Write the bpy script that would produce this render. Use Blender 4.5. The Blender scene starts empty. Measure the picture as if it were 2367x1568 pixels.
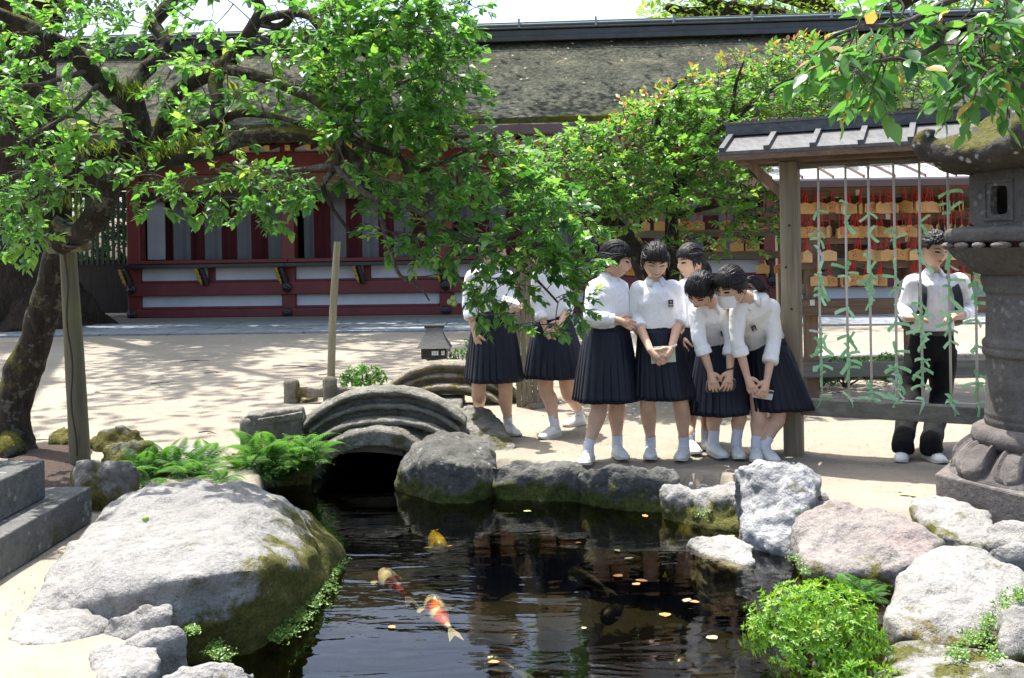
import bpy, bmesh, math, random
import numpy as np
from mathutils import Vector, Matrix, noise

random.seed(7)
rng = np.random.default_rng(7)
SC = bpy.context.scene
COL = SC.collection
PI = math.pi

# ------------------------------------------------------------------ camera
CAM_Z, FPX, CX, CY, ROLL = 1.5, 2301.0, 1183.5, 580.0, 0.016
cam_d = bpy.data.cameras.new('camera')
cam = bpy.data.objects.new('camera', cam_d)
COL.objects.link(cam)
SC.camera = cam
cam_d.sensor_width = 36.0
cam_d.lens = 35.0
cam_d.shift_y = -(784.0 - CY) / 2367.0
cam_d.clip_start, cam_d.clip_end = 0.05, 500.0
R_ = Vector((math.cos(ROLL), 0, -math.sin(ROLL)))
U_ = Vector((math.sin(ROLL), 0, math.cos(ROLL)))
F_ = Vector((0, 1, 0))
C_ = Vector((0, 0, CAM_Z))
cam.matrix_world = Matrix(((R_.x, U_.x, -F_.x, C_.x), (R_.y, U_.y, -F_.y, C_.y), (R_.z, U_.z, -F_.z, C_.z), (0, 0, 0, 1)))

# ------------------------------------------------------------------ light
SUN_D = Vector((0.45, -0.51, -2.19)).normalized()
world = bpy.data.worlds.new('World')
SC.world = world
world.use_nodes = True
wn = world.node_tree
bg = wn.nodes['Background']
sky = wn.nodes.new('ShaderNodeTexSky')
sky.sky_type = 'NISHITA'
sky.sun_disc = False
sky.sun_elevation = math.asin(-SUN_D.z)
sky.sun_rotation = math.atan2(-SUN_D.x, -SUN_D.y)
sky.dust_density = 4.0
sky.air_density = 1.0
wn.links.new(sky.outputs[0], bg.inputs[0])
bg.inputs[1].default_value = 0.15
sun_d = bpy.data.lights.new('sun', 'SUN')
sun_d.energy = 4.0
sun_d.angle = math.radians(0.55)
sun_d.color = (1.0, 0.96, 0.89)
sun = bpy.data.objects.new('sun', sun_d)
COL.objects.link(sun)
sun.location = (-6, 9, 30)
sun.rotation_euler = SUN_D.to_track_quat('-Z', 'Y').to_euler()
vs = SC.view_settings
vs.view_transform = 'Standard'
vs.look = 'None'
vs.exposure = 1.38
vs.gamma = 1.0
SC.render.engine = 'CYCLES'
SC.cycles.use_denoising = True
SC.cycles.max_bounces = 7
SC.cycles.transparent_max_bounces = 12
SC.cycles.caustics_reflective = False
SC.cycles.caustics_refractive = False
SC.cycles.sample_clamp_indirect = 6.0


# ------------------------------------------------------------------ projection helpers (picture measure 2367 wide -> metres)
def ray(x, y):
    return R_ * ((x - CX) / FPX) + F_ + U_ * ((CY - y) / FPX)


def P(x, y, Y):
    return C_ + ray(x, y) * Y


def G(x, y, z=0.0):
    d = ray(x, y)
    return C_ + d * ((z - CAM_Z) / d.z)


def V(*a):
    return Vector(a)


# ------------------------------------------------------------------ mesh helpers
def catmull(pts, vals, n):
    """smooth polyline; pts Vectors, vals floats -> n samples per span"""
    out, ov = [], []
    m = len(pts)
    if m == 2:
        for i in range(n + 1):
            t = i / n
            out.append(pts[0].lerp(pts[1], t)); ov.append(vals[0] * (1 - t) + vals[1] * t)
        return out, ov
    for i in range(m - 1):
        p0 = pts[max(i - 1, 0)]; p1 = pts[i]; p2 = pts[i + 1]; p3 = pts[min(i + 2, m - 1)]
        for k in range(n):
            t = k / n
            t2, t3 = t * t, t * t * t
            out.append(0.5 * ((2 * p1) + (p2 - p0) * t + (2 * p0 - 5 * p1 + 4 * p2 - p3) * t2 + (3 * p1 - p0 - 3 * p2 + p3) * t3))
            ov.append(vals[i] * (1 - t) + vals[i + 1] * t)
    out.append(pts[-1].copy()); ov.append(vals[-1])
    return out, ov


class MB:
    def __init__(self):
        self.v = []; self.f = []; self.m = []; self.cm = 0

    def add(self, vs_, fs_):
        o = len(self.v)
        self.v.extend([tuple(p) for p in vs_])
        self.f.extend([tuple(i + o for i in q) for q in fs_])
        self.m.extend([self.cm] * len(fs_))
        return self

    def hexa(self, c):
        """8 corners: bottom 0-3 ccw, top 4-7"""
        return self.add(c, [(3, 2, 1, 0), (4, 5, 6, 7), (0, 1, 5, 4), (1, 2, 6, 5), (2, 3, 7, 6), (3, 0, 4, 7)])

    def box(self, cx, cy, cz, sx, sy, sz, rz=0.0, M=None):
        c = []
        for dz in (-.5, .5):
            for dx, dy in ((-.5, -.5), (.5, -.5), (.5, .5), (-.5, .5)):
                p = Vector((dx * sx, dy * sy, dz * sz))
                if rz:
                    p = Matrix.Rotation(rz, 3, 'Z') @ p
                p = p + Vector((cx, cy, cz))
                if M is not None:
                    p = M @ p
                c.append(p)
        return self.hexa(c)

    def bar(self, a, b, w, h, up=Vector((0, 0, 1))):
        d = (b - a).normalized()
        s = d.cross(up).normalized()
        u = s.cross(d).normalized()
        c = []
        for p in (a, b):
            c.append((p - s * w / 2 - u * h / 2, p + s * w / 2 - u * h / 2, p + s * w / 2 + u * h / 2, p - s * w / 2 + u * h / 2))
        q = list(c[0]) + list(c[1])
        return self.add(q, [(0, 1, 2, 3), (7, 6, 5, 4), (0, 4, 5, 1), (1, 5, 6, 2), (2, 6, 7, 3), (3, 7, 4, 0)])

    def tube(self, pts, rad, seg=8, smooth=0, rough=0.0, freq=6.0, cap=True):
        pts = [Vector(p) for p in pts]
        rad = list(rad) if hasattr(rad, '__len__') else [rad] * len(pts)
        if smooth:
            pts, rad = catmull(pts, rad, smooth)
        n = len(pts)
        tan = [(pts[min(i + 1, n - 1)] - pts[max(i - 1, 0)]).normalized() for i in range(n)]
        ref = Vector((0, 0, 1)) if abs(tan[0].z) < .9 else Vector((1, 0, 0))
        s = tan[0].cross(ref).normalized()
        vs_ = []
        for i in range(n):
            s = (s - tan[i] * s.dot(tan[i])).normalized()
            u = tan[i].cross(s)
            for k in range(seg):
                a = 2 * PI * k / seg
                d = s * math.cos(a) + u * math.sin(a)
                r = rad[i]
                if rough:
                    q = pts[i] + d * r
                    r *= 1 + rough * noise.noise(q * freq) + rough * .6 * noise.noise(q * freq * 2.7)
                vs_.append(pts[i] + d * r)
        fs_ = []
        for i in range(n - 1):
            for k in range(seg):
                k2 = (k + 1) % seg
                fs_.append((i * seg + k, i * seg + k2, (i + 1) * seg + k2, (i + 1) * seg + k))
        if cap:
            fs_.append(tuple(reversed(range(seg))))
            fs_.append(tuple(range((n - 1) * seg, n * seg)))
        return self.add(vs_, fs_)

    def lathe(self, c, prof, seg=32, a0=0.0, fn=None):
        """prof [(r,z)] around vertical axis at c; fn(a)->radius factor"""
        vs_ = []
        for r, z in prof:
            for k in range(seg):
                a = a0 + 2 * PI * k / seg
                q = r * (fn(a, z) if fn else 1)
                vs_.append(c + Vector((q * math.cos(a), q * math.sin(a), z)))
        n = len(prof)
        fs_ = []
        for i in range(n - 1):
            for k in range(seg):
                k2 = (k + 1) % seg
                fs_.append((i * seg + k, i * seg + k2, (i + 1) * seg + k2, (i + 1) * seg + k))
        fs_.append(tuple(reversed(range(seg))))
        fs_.append(tuple(range((n - 1) * seg, n * seg)))
        return self.add(vs_, fs_)

    def loft(self, rings, close=True):
        """rings: list of lists of Vectors, same count"""
        seg = len(rings[0]); vs_ = [p for r in rings for p in r]; fs_ = []
        for i in range(len(rings) - 1):
            for k in range(seg):
                k2 = (k + 1) % seg
                fs_.append((i * seg + k, i * seg + k2, (i + 1) * seg + k2, (i + 1) * seg + k))
        if close:
            fs_.append(tuple(reversed(range(seg))))
            fs_.append(tuple(range((len(rings) - 1) * seg, len(rings) * seg)))
        return self.add(vs_, fs_)

    def ell(self, c, ax, ay, az, seg=16, rows=10):
        """ellipsoid with axis vectors"""
        c = Vector(c); vs_ = [c - az]; fs_ = []
        for i in range(1, rows):
            ph = PI * i / rows
            for k in range(seg):
                a = 2 * PI * k / seg
                vs_.append(c - az * math.cos(ph) + (ax * math.cos(a) + ay * math.sin(a)) * math.sin(ph))
        vs_.append(c + az)
        for k in range(seg):
            k2 = (k + 1) % seg
            fs_.append((0, 1 + k2, 1 + k))
            for i in range(rows - 2):
                b = 1 + i * seg
                fs_.append((b + k, b + k2, b + seg + k2, b + seg + k))
            b = 1 + (rows - 2) * seg
            fs_.append((b + k, b + k2, len(vs_) - 1))
        return self.add(vs_, fs_)

    def mesh(self, name, origin=None):
        me = bpy.data.meshes.new(name)
        vv = self.v
        if origin is not None:
            ox, oy, oz = origin
            vv = [(a - ox, b - oy, c - oz) for a, b, c in vv]
        me.from_pydata(vv, [], self.f)
        if any(self.m):
            me.polygons.foreach_set('material_index', self.m)
        return me


ORG = {}


def tag(o, label=None, cat=None, group=None, kind=None):
    if label: o['label'] = label
    if cat: o['category'] = cat
    if group: o['group'] = group
    if kind: o['kind'] = kind
    return o


def thing(name, loc, label=None, cat=None, group=None, kind=None):
    o = bpy.data.objects.new(name, None)
    o.empty_display_size = .1
    COL.objects.link(o)
    o.location = loc
    ORG[o.name] = Vector(loc)
    return tag(o, label, cat, group, kind)


def obj(name, mb, mat, parent=None, origin=None, smooth=False, bevel=0.0, kind=None, label=None):
    """one mesh object from world coordinates; child of parent when given"""
    if parent is not None:
        org = ORG[parent.name]
    else:
        org = Vector(origin) if origin is not None else Vector((0, 0, 0))
    if isinstance(mb, MB):
        me = mb.mesh(name, org)
    else:
        me = mb
        if org.length:
            me.transform(Matrix.Translation(-org))
    for m in (mat if isinstance(mat, (list, tuple)) else [mat]):
        me.materials.append(m)
    if smooth:
        me.polygons.foreach_set('use_smooth', [True] * len(me.polygons))
        if smooth == 'auto':
            me.set_sharp_from_angle(angle=math.radians(38))
    o = bpy.data.objects.new(name, me)
    COL.objects.link(o)
    if parent is not None:
        o.parent = parent
    else:
        o.location = org
    ORG[o.name] = org
    if bevel:
        b = o.modifiers.new('bevel', 'BEVEL')
        b.width = bevel; b.segments = 2; b.limit_method = 'ANGLE'
        b.harden_normals = False
    if kind: o['kind'] = kind
    if label: o['label'] = label
    return o


def copy_child(src, parent, M=None):
    o = src.copy()
    COL.objects.link(o)
    o.parent = parent
    if M is not None:
        o.matrix_local = M
    ORG[o.name] = ORG[parent.name]
    return o


def copy_tree(root, M):
    r = root.copy(); COL.objects.link(r); r.matrix_world = M
    ORG[r.name] = M.translation.copy()
    for ch in root.children:
        c = ch.copy(); COL.objects.link(c); c.parent = r
        for g in ch.children:
            d = g.copy(); COL.objects.link(d); d.parent = c
    return r


def fuse(mb, voxel, smooth=3, fac=.5, name='fused'):
    me = mb.mesh(name) if isinstance(mb, MB) else mb
    o = bpy.data.objects.new('tmp', me); COL.objects.link(o)
    r = o.modifiers.new('r', 'REMESH'); r.mode = 'VOXEL'; r.voxel_size = voxel; r.use_smooth_shade = True
    if smooth:
        s = o.modifiers.new('s', 'SMOOTH'); s.factor = fac; s.iterations = smooth
    dg = bpy.context.evaluated_depsgraph_get()
    dg.update()
    out = bpy.data.meshes.new_from_object(o.evaluated_get(dg))
    out.name = name
    bpy.data.objects.remove(o); bpy.data.meshes.remove(me)
    out.materials.clear()
    return out


def coords(me):
    a = np.empty(len(me.vertices) * 3); me.vertices.foreach_get('co', a)
    return a.reshape(-1, 3)


def normals(me):
    a = np.empty(len(me.vertices) * 3, dtype=np.float32); me.vertices.foreach_get('normal', a)
    return a.reshape(-1, 3)


def set_coords(me, a):
    me.vertices.foreach_set('co', np.ascontiguousarray(a, dtype=np.float32).ravel()); me.update()


def displace(me, amp, freq, octaves=3, seed=0.0, ridged=False):
    c = coords(me); n = normals(me)
    off = Vector((seed, seed * 1.7, -seed))
    d = np.empty(len(c))
    for i, p in enumerate(c):
        q = Vector(p) * freq + off
        d[i] = noise.fractal(q, 1.0, 2.1, octaves) if not ridged else noise.ridged_multi_fractal(q, 1.0, 2.1, octaves, 1.0, 2.0) - 1.0
    set_coords(me, c + n * (d * amp)[:, None])


# ------------------------------------------------------------------ materials
MATS = {}


class N:
    """tiny node-graph builder"""
    def __init__(self, name):
        self.mat = bpy.data.materials.new(name)
        self.mat.use_nodes = True
        self.t = self.mat.node_tree
        self.t.nodes.clear()
        self.out = self.t.nodes.new('ShaderNodeOutputMaterial')
        self.tc = None

    def n(self, typ, **kw):
        o = self.t.nodes.new('ShaderNode' + typ)
        for k, v in kw.items():
            if k.startswith('_'):
                setattr(o, k[1:], v)
            else:
                key = k.replace('__', ' ')
                s = o.inputs[int(key[1:])] if key[0] == 'i' and key[1:].isdigit() else o.inputs[key]
                self.put(s, v)
        return o

    def put(self, s, v):
        if hasattr(v, 'links'):
            self.t.links.new(v, s)
        elif hasattr(v, 'outputs'):
            self.t.links.new(v.outputs[0], s)
        elif isinstance(v, (tuple, list)) and len(v) == 3 and s.type == 'RGBA':
            s.default_value = (*v, 1)
        else:
            s.default_value = v

    def pos(self):
        if self.tc is None:
            self.tc = self.t.nodes.new('ShaderNodeNewGeometry')
        return self.tc.outputs['Position']

    def objc(self):
        return self.n('TexCoord').outputs['Object']

    def mapped(self, vec, scale):
        return self.n('Mapping', i0=vec, i3=scale).outputs[0]

    def noise(self, vec, scale, detail=4.0, rough=.55, dist=0.0):
        return self.n('TexNoise', Vector=vec, Scale=scale, Detail=detail, Roughness=rough, Distortion=dist).outputs['Fac']

    def ramp(self, fac, stops, interp='LINEAR'):
        o = self.t.nodes.new('ShaderNodeValToRGB')
        e = o.color_ramp
        e.interpolation = interp
        while len(e.elements) > 1:
            e.elements.remove(e.elements[-1])
        e.elements[0].position = stops[0][0]
        e.elements[0].color = (*stops[0][1], 1) if not isinstance(stops[0][1], float) else (stops[0][1],) * 3 + (1,)
        for p, c in stops[1:]:
            x = e.elements.new(p)
            x.color = (*c, 1) if not isinstance(c, float) else (c, c, c, 1)
        self.t.links.new(fac, o.inputs[0])
        return o.outputs[0]

    def math(self, op, a, b=0.0, clamp=False):
        o = self.t.nodes.new('ShaderNodeMath'); o.operation = op; o.use_clamp = clamp
        self.put(o.inputs[0], a); self.put(o.inputs[1], b)
        return o.outputs[0]

    def mix(self, fac, a, b, blend='MIX'):
        o = self.t.nodes.new('ShaderNodeMix'); o.data_type = 'RGBA'; o.blend_type = blend
        self.put(o.inputs[0], fac); self.put(o.inputs[6], a); self.put(o.inputs[7], b)
        return o.outputs[2]

    def bump(self, h, strength=.4, dist=.02, normal=None):
        o = self.n('Bump', Strength=strength, Distance=dist, Height=h)
        if normal is not None:
            self.t.links.new(normal, o.inputs['Normal'])
        return o.outputs[0]

    def bsdf(self, color, rough=.6, normal=None, **kw):
        b = self.t.nodes.new('ShaderNodeBsdfPrincipled')
        self.put(b.inputs['Base Color'], color)
        self.put(b.inputs['Roughness'], rough)
        if normal is not None:
            self.t.links.new(normal, b.inputs['Normal'])
        for k, v in kw.items():
            self.put(b.inputs[k.replace('__', ' ')], v)
        return b

    def done(self, shader):
        self.t.links.new(shader.outputs[0] if hasattr(shader, 'outputs') else shader, self.out.inputs[0])
        return self.mat


def simple(name, col, rough=.6, var=.18, scale=6.0, bump=.15, bscale=60.0, bdist=.004, **kw):
    if name in MATS:
        return MATS[name]
    g = N(name)
    p = g.objc()
    f = g.noise(p, scale, 5)
    c = g.ramp(f, [(.25, tuple(max(0, x * (1 - var)) for x in col)), (.75, tuple(min(1, x * (1 + var)) for x in col))])
    nrm = g.bump(g.noise(p, bscale, 3), bump, bdist) if bump else None
    MATS[name] = g.done(g.bsdf(c, rough, nrm, **kw))
    return MATS[name]


def stone_mat(name, lo, hi, moss=.0, moss_z=-.3, moss_h=.3, moss_col=((.05, .06, .012), (.16, .15, .03)), speck=.5, lichen=.0, top=0.0, scale=1.0, warm=None, mossx=None, rel=1.0):
    """granite: large tone patches, grain, lichen spots, moss creeping up from the water line"""
    g = N(name)
    p = g.pos()
    big = g.noise(p, 2.2 * scale, 6, .6)
    c = g.ramp(big, [(.3, lo), (.52, tuple((a + b) / 2 for a, b in zip(lo, hi))), (.72, hi)])
    c = g.mix(.45, c, g.ramp(g.noise(p, 7.5 * scale, 5, .7, .5), [(.3, .55), (.5, .95), (.7, 1.15)]), 'MULTIPLY')
    if warm:
        c = g.mix(g.ramp(g.noise(p, 3.1, 3), [(.45, 0.0), (.6, .8)]), c, warm)
    grain = g.noise(p, 130, 3, .7)
    c = g.mix(speck, c, g.ramp(grain, [(.3, .35), (.5, .85), (.7, 1.0)]), 'MULTIPLY')
    pits = g.noise(p, 28, 5, .65)
    c = g.mix(.55, c, g.ramp(pits, [(.32, .45), (.5, 1.0)]), 'MULTIPLY')
    if lichen:
        v = g.n('TexVoronoi', Vector=p, Scale=19.0, Randomness=1.0)
        sp = g.math('MULTIPLY', g.ramp(g.math('ADD', v.outputs['Distance'], g.math('MULTIPLY', g.noise(p, 60, 3, .7), .5)), [(.42, 1.0), (.62, 0.0)]), g.ramp(g.noise(p, 4.5, 3), [(.5, 0.0), (.6, 1.0)]))
        c = g.mix(g.math('MULTIPLY', sp, lichen), c, (.52, .55, .50))
    hgt = g.noise(p, 16, 8, .62)
    bnorm = g.bump(hgt, .85 * rel, .05)
    bnorm = g.bump(pits, .5 * rel, .02, bnorm)
    bnorm = g.bump(grain, .35, .008, bnorm)
    rough = .88
    if moss:
        z = g.n('SeparateXYZ', Vector=p).outputs[2]
        low = g.math('DIVIDE', g.math('SUBTRACT', moss_z + moss_h, z), moss_h, True)
        nz = g.noise(p, 5.5, 7, .66)
        f = g.math('ADD', g.math('MULTIPLY', low, moss), g.math('SUBTRACT', nz, .62))
        if mossx:
            xx = g.n('SeparateXYZ', Vector=p).outputs[0]
            f = g.math('ADD', f, g.math('MULTIPLY', g.math('DIVIDE', g.math('SUBTRACT', xx, mossx[0]), mossx[1], True), mossx[2]))
        if top:
            nn = g.n('SeparateXYZ', Vector=g.tc.outputs['Normal']).outputs[2]
            f = g.math('ADD', f, g.math('MULTIPLY', g.math('SUBTRACT', nn, .35), top))
        f = g.ramp(f, [(.0, 0.0), (.10, 1.0)])
        mc = g.ramp(g.noise(p, 42, 4, .7), [(.3, moss_col[0]), (.68, moss_col[1])])
        c = g.mix(f, c, mc)
        bnorm = g.bump(g.math('MULTIPLY', g.noise(p, 90, 3, .8), f), .8, .02, bnorm)
    MATS[name] = g.done(g.bsdf(c, rough, bnorm, Specular__IOR__Level=.3))
    return MATS[name]


def wood_mat(name, lo, hi, axis=2, grain=1.0, rough=.75, green=0.0):
    g = N(name)
    p = g.objc()
    sc = [26.0, 26.0, 26.0]; sc[axis] = 1.6
    q = g.mapped(p, tuple(sc))
    f = g.noise(q, grain, 6, .6, .4)
    c = g.ramp(f, [(.28, lo), (.7, hi)])
    c = g.mix(.35, c, g.ramp(g.noise(p, 3.0, 3), [(.3, .6), (.7, 1.1)]), 'MULTIPLY')
    if green:
        c = g.mix(g.math('MULTIPLY', g.ramp(g.noise(p, 2.2, 4), [(.45, 0.0), (.65, 1.0)]), green), c, (.11, .12, .04))
    MATS[name] = g.done(g.bsdf(c, rough, g.bump(f, .5, .006)))
    return MATS[name]


def leaf_mat(name, stops, trans=.4, rough=.38, tboost=2.2):
    g = N(name)
    a = g.n('Attribute', _attribute_name='rnd').outputs['Fac']
    c = g.ramp(a, stops)
    b = g.bsdf(c, rough, Specular__IOR__Level=.5)
    tc = g.mix(1.0, c, (tboost, tboost * .95, tboost * .55), 'MULTIPLY')
    t = g.n('BsdfTranslucent', Color=tc)
    m = g.n('MixShader', i0=trans, i1=b, i2=t)
    MATS[name] = g.done(m)
    return MATS[name]
# ================================================================== MATERIALS OF THE SETTING
def ground_mat():
    g = N('sand_ground')
    p = g.pos()
    big = g.noise(p, .55, 4)
    c = g.ramp(big, [(.3, (.25, .219, .172)), (.7, (.325, .288, .232))])
    c = g.mix(.5, c, g.ramp(g.noise(p, 5.5, 6, .7), [(.3, .72), (.62, 1.05)]), 'MULTIPLY')
    c = g.mix(.55, c, g.ramp(g.noise(p, 150, 3, .75), [(.32, .55), (.55, 1.0), (.75, 1.2)]), 'MULTIPLY')
    v = g.n('TexVoronoi', Vector=p, Scale=38.0, Randomness=1.0)
    c = g.mix(g.ramp(v.outputs['Distance'], [(.06, .55), (.1, 0.0)]), c, (.20, .16, .12))
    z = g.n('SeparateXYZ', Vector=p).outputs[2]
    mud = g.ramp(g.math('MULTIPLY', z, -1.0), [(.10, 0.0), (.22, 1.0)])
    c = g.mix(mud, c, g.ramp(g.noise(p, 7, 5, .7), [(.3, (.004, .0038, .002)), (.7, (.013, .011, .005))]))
    h = g.math('ADD', g.noise(p, 60, 4, .7), g.math('MULTIPLY', g.noise(p, 7, 4), 2.0))
    return g.done(g.bsdf(c, .93, g.bump(h, .5, .012), Specular__IOR__Level=.15))


M_GROUND = ground_mat()
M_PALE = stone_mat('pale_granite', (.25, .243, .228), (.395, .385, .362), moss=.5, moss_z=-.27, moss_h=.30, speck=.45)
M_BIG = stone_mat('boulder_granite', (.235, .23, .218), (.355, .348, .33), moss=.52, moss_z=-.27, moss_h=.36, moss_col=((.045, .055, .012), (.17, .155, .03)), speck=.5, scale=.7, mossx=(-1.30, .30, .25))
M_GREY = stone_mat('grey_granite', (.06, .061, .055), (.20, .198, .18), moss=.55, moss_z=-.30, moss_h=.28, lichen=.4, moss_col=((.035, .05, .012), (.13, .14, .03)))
M_PINK = stone_mat('pink_granite', (.25, .225, .205), (.40, .37, .345), moss=.45, moss_z=-.3, moss_h=.25, speck=.5, warm=(.28, .225, .21))
M_MOSSY = stone_mat('mossy_granite', (.13, .125, .108), (.30, .285, .26), moss=.42, moss_z=-.1, moss_h=.45, moss_col=((.06, .065, .012), (.17, .15, .03)))
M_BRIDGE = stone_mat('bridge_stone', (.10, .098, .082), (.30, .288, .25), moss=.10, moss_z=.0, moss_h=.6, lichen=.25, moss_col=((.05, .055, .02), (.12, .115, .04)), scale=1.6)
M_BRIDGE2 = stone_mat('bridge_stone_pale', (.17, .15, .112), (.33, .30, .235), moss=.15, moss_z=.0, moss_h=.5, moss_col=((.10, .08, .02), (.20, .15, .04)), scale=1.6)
M_KERB = stone_mat('cut_granite', (.10, .105, .102), (.19, .19, .185), moss=.15, moss_z=-.1, moss_h=.25, lichen=.5, speck=.4)
M_SLAB = stone_mat('slab_stone', (.21, .235, .26), (.31, .335, .36), speck=.3)
M_RED = simple('vermilion_paint', (.12, .011, .008), .5, .25, 3.0, .15, 40)
M_REDB = simple('vermilion_beam_paint', (.125, .017, .018), .6, .25, 2.5, .2, 30)
M_PLASTER = simple('white_plaster', (.50, .515, .54), .85, .12, 2.0, .1, 50)
M_BLACK = simple('black_lacquer', (.012, .012, .013), .4, .3, 5, .1)
M_GOLD = simple('gold_paint', (.36, .23, .02), .45, .2, 8, .1)
M_DARKWOOD = wood_mat('dark_timber', (.015, .011, .008), (.05, .037, .026))
M_ROOFMETAL = simple('ridge_copper', (.030, .036, .040), .38, .4, 3.0, .2, 30)
M_TRIM = simple('ridge_trim', (.20, .27, .29), .4, .2, 4.0, .05)
M_GUTTER = simple('brown_gutter', (.085, .052, .050), .45, .15, 2.0, .05)


def thatch_mat():
    g = N('bark_thatch')
    p = g.pos()
    c = g.ramp(g.noise(p, 1.1, 6, .65), [(.3, (.042, .046, .036)), (.55, (.092, .098, .076)), (.75, (.19, .17, .115))])
    q = g.mapped(p, (8, 8, 30))
    c = g.mix(.6, c, g.ramp(g.noise(q, 2.2, 5, .75), [(.33, .35), (.6, 1.15)]), 'MULTIPLY')
    c = g.mix(.85, c, g.ramp(g.noise(p, 9.0, 4, .8), [(.36, .30), (.5, .9), (.66, 1.7)]), 'MULTIPLY')
    z = g.n('SeparateXYZ', Vector=p).outputs[2]
    x = g.n('SeparateXYZ', Vector=p).outputs[0]
    low = g.math('DIVIDE', g.math('SUBTRACT', 4.75, z), .55, True)
    lf = g.math('DIVIDE', g.math('SUBTRACT', -5.0, x), 5.0, True)
    f = g.math('ADD', g.math('MULTIPLY', low, .42), g.math('ADD', g.math('MULTIPLY', lf, .12), g.math('SUBTRACT', g.noise(p, 1.6, 6, .65), .72)))
    f = g.ramp(f, [(.0, 0.0), (.09, 1.0)])
    c = g.mix(f, c, g.ramp(g.noise(p, 9, 4, .7), [(.3, (.05, .06, .010)), (.7, (.15, .15, .025))]))
    return g.done(g.bsdf(c, .95, g.bump(g.noise(q, 3.0, 5, .75), .9, .06), Specular__IOR__Level=.1))


M_THATCH = thatch_mat()


def water_mat():
    g = N('pond_water')
    p = g.pos()
    # long lazy ripples with finer wrinkles where fish stir the surface
    q = g.mapped(p, (.7, 2.2, 1.0))
    h1 = g.noise(q, 2.6, 2, .45, .6)
    h2 = g.noise(g.mapped(p, (1.0, 2.0, 1.0)), 9.0, 2, .5, .8)
    patch = g.ramp(g.noise(p, .85, 2), [(.42, .15), (.62, 1.0)])
    h = g.math('ADD', h1, g.math('MULTIPLY', g.math('MULTIPLY', h2, .16), patch))
    nb = g.bump(h, .105, .05)
    gl = g.n('BsdfGlossy', Color=(1, 1, 1), Roughness=.015, Normal=nb)
    tr = g.n('BsdfTransparent', Color=(.72, .68, .48))
    fr = g.n('Fresnel', IOR=1.36, Normal=nb)
    return g.done(g.n('MixShader', i0=fr.outputs[0], i1=tr, i2=gl))


M_WATER = water_mat()

# ================================================================== GROUND WITH THE POND BASIN
WATER_Z = -.21
_pd = [(150, 2300), (300, 1700), (420, 1500), (640, 1420), (700, 1330), (650, 1250), (600, 1190), (610, 1130)]
pond = [G(x, y, WATER_Z) for x, y in _pd]
pond += [V(-1.50, 7.6, 0), V(-1.50, 10.02, 0), V(-.86, 10.02, 0), V(-.86, 7.6, 0)]
pond += [G(x, y, WATER_Z) for x, y in [(940, 1118), (1000, 1124), (1150, 1124), (1330, 1140), (1530, 1156), (1690, 1172), (1740, 1215), (1810, 1255), (1900, 1290), (1960, 1380), (1980, 1480), (1950, 1700), (1950, 2300)]]
poly = np.array([(p.x, p.y) for p in pond])


def poly_dist(px, py, poly):
    """signed distance, positive inside"""
    inside = np.zeros(px.shape, bool); dmin = np.full(px.shape, 1e9)
    n = len(poly)
    for i in range(n):
        x1, y1 = poly[i]; x2, y2 = poly[(i + 1) % n]
        cond = ((y1 > py) != (y2 > py)) & (px < (x2 - x1) * (py - y1) / (y2 - y1 + 1e-12) + x1)
        inside ^= cond
        dx, dy = x2 - x1, y2 - y1
        t = np.clip(((px - x1) * dx + (py - y1) * dy) / (dx * dx + dy * dy + 1e-12), 0, 1)
        dmin = np.minimum(dmin, np.hypot(px - x1 - t * dx, py - y1 - t * dy))
    return np.where(inside, dmin, -dmin)


def ground():
    x0, x1, y0, y1, st = -5.0, 5.0, 2.2, 11.8, .055
    xs = np.arange(x0, x1 + 1e-6, (x1 - x0) / round((x1 - x0) / st)); ys = np.arange(y0, y1 + 1e-6, (y1 - y0) / round((y1 - y0) / st))
    X, Yg = np.meshgrid(xs, ys)
    d = poly_dist(X, Yg, poly)
    s = np.clip((d + .02) / .13, 0, 1); s = s * s * (3 - 2 * s)
    Z = -.80 * s
    edge = np.minimum(np.minimum(X - x0, x1 - X), np.minimum(Yg - y0, y1 - Yg))
    fade = np.clip(edge / 1.0, 0, 1)
    nz = np.array([noise.fractal(Vector((a * .9, b * .9, 0)), 1.0, 2.0, 4) for a, b in zip(X.ravel(), Yg.ravel())]).reshape(X.shape)
    t1 = np.clip((5.80 - Yg) / .45, 0, 1); t2 = np.clip((X - 1.0) / .3, 0, 1)
    Z = np.minimum(Z, -.26 * t1 * t1 * (3 - 2 * t1) * t2)
    Z = np.where(X > 4, Z * np.clip((5 - X), 0, 1), Z) * np.clip((Yg - y0) / .3, 0, 1)
    Z = Z + nz * .014 * fade - .004 * fade
    mb = MB()
    h, w = X.shape
    vs_ = np.stack([X.ravel(), Yg.ravel(), Z.ravel()], 1).tolist()
    fs_ = [(j * w + i, j * w + i + 1, (j + 1) * w + i + 1, (j + 1) * w + i) for j in range(h - 1) for i in range(w - 1)]
    mb.add(vs_, fs_)
    L = 220
    o = [(-L, -L), (x0, -L), (x1, -L), (L, -L)]
    gx = [-L, x0, x1, L]; gy = [-60, y0, y1, 260]
    vs2 = [(a, b, 0) for b in gy for a in gx]
    fs2 = [(j * 4 + i, j * 4 + i + 1, (j + 1) * 4 + i + 1, (j + 1) * 4 + i) for j in range(3) for i in range(3) if not (i == 1 and j == 1)]
    mb.add(vs2, fs2)
    o = obj('ground', mb, M_GROUND, smooth=True)
    tag(o, 'pale sandy courtyard ground around the pond', 'ground', kind='structure')


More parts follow.
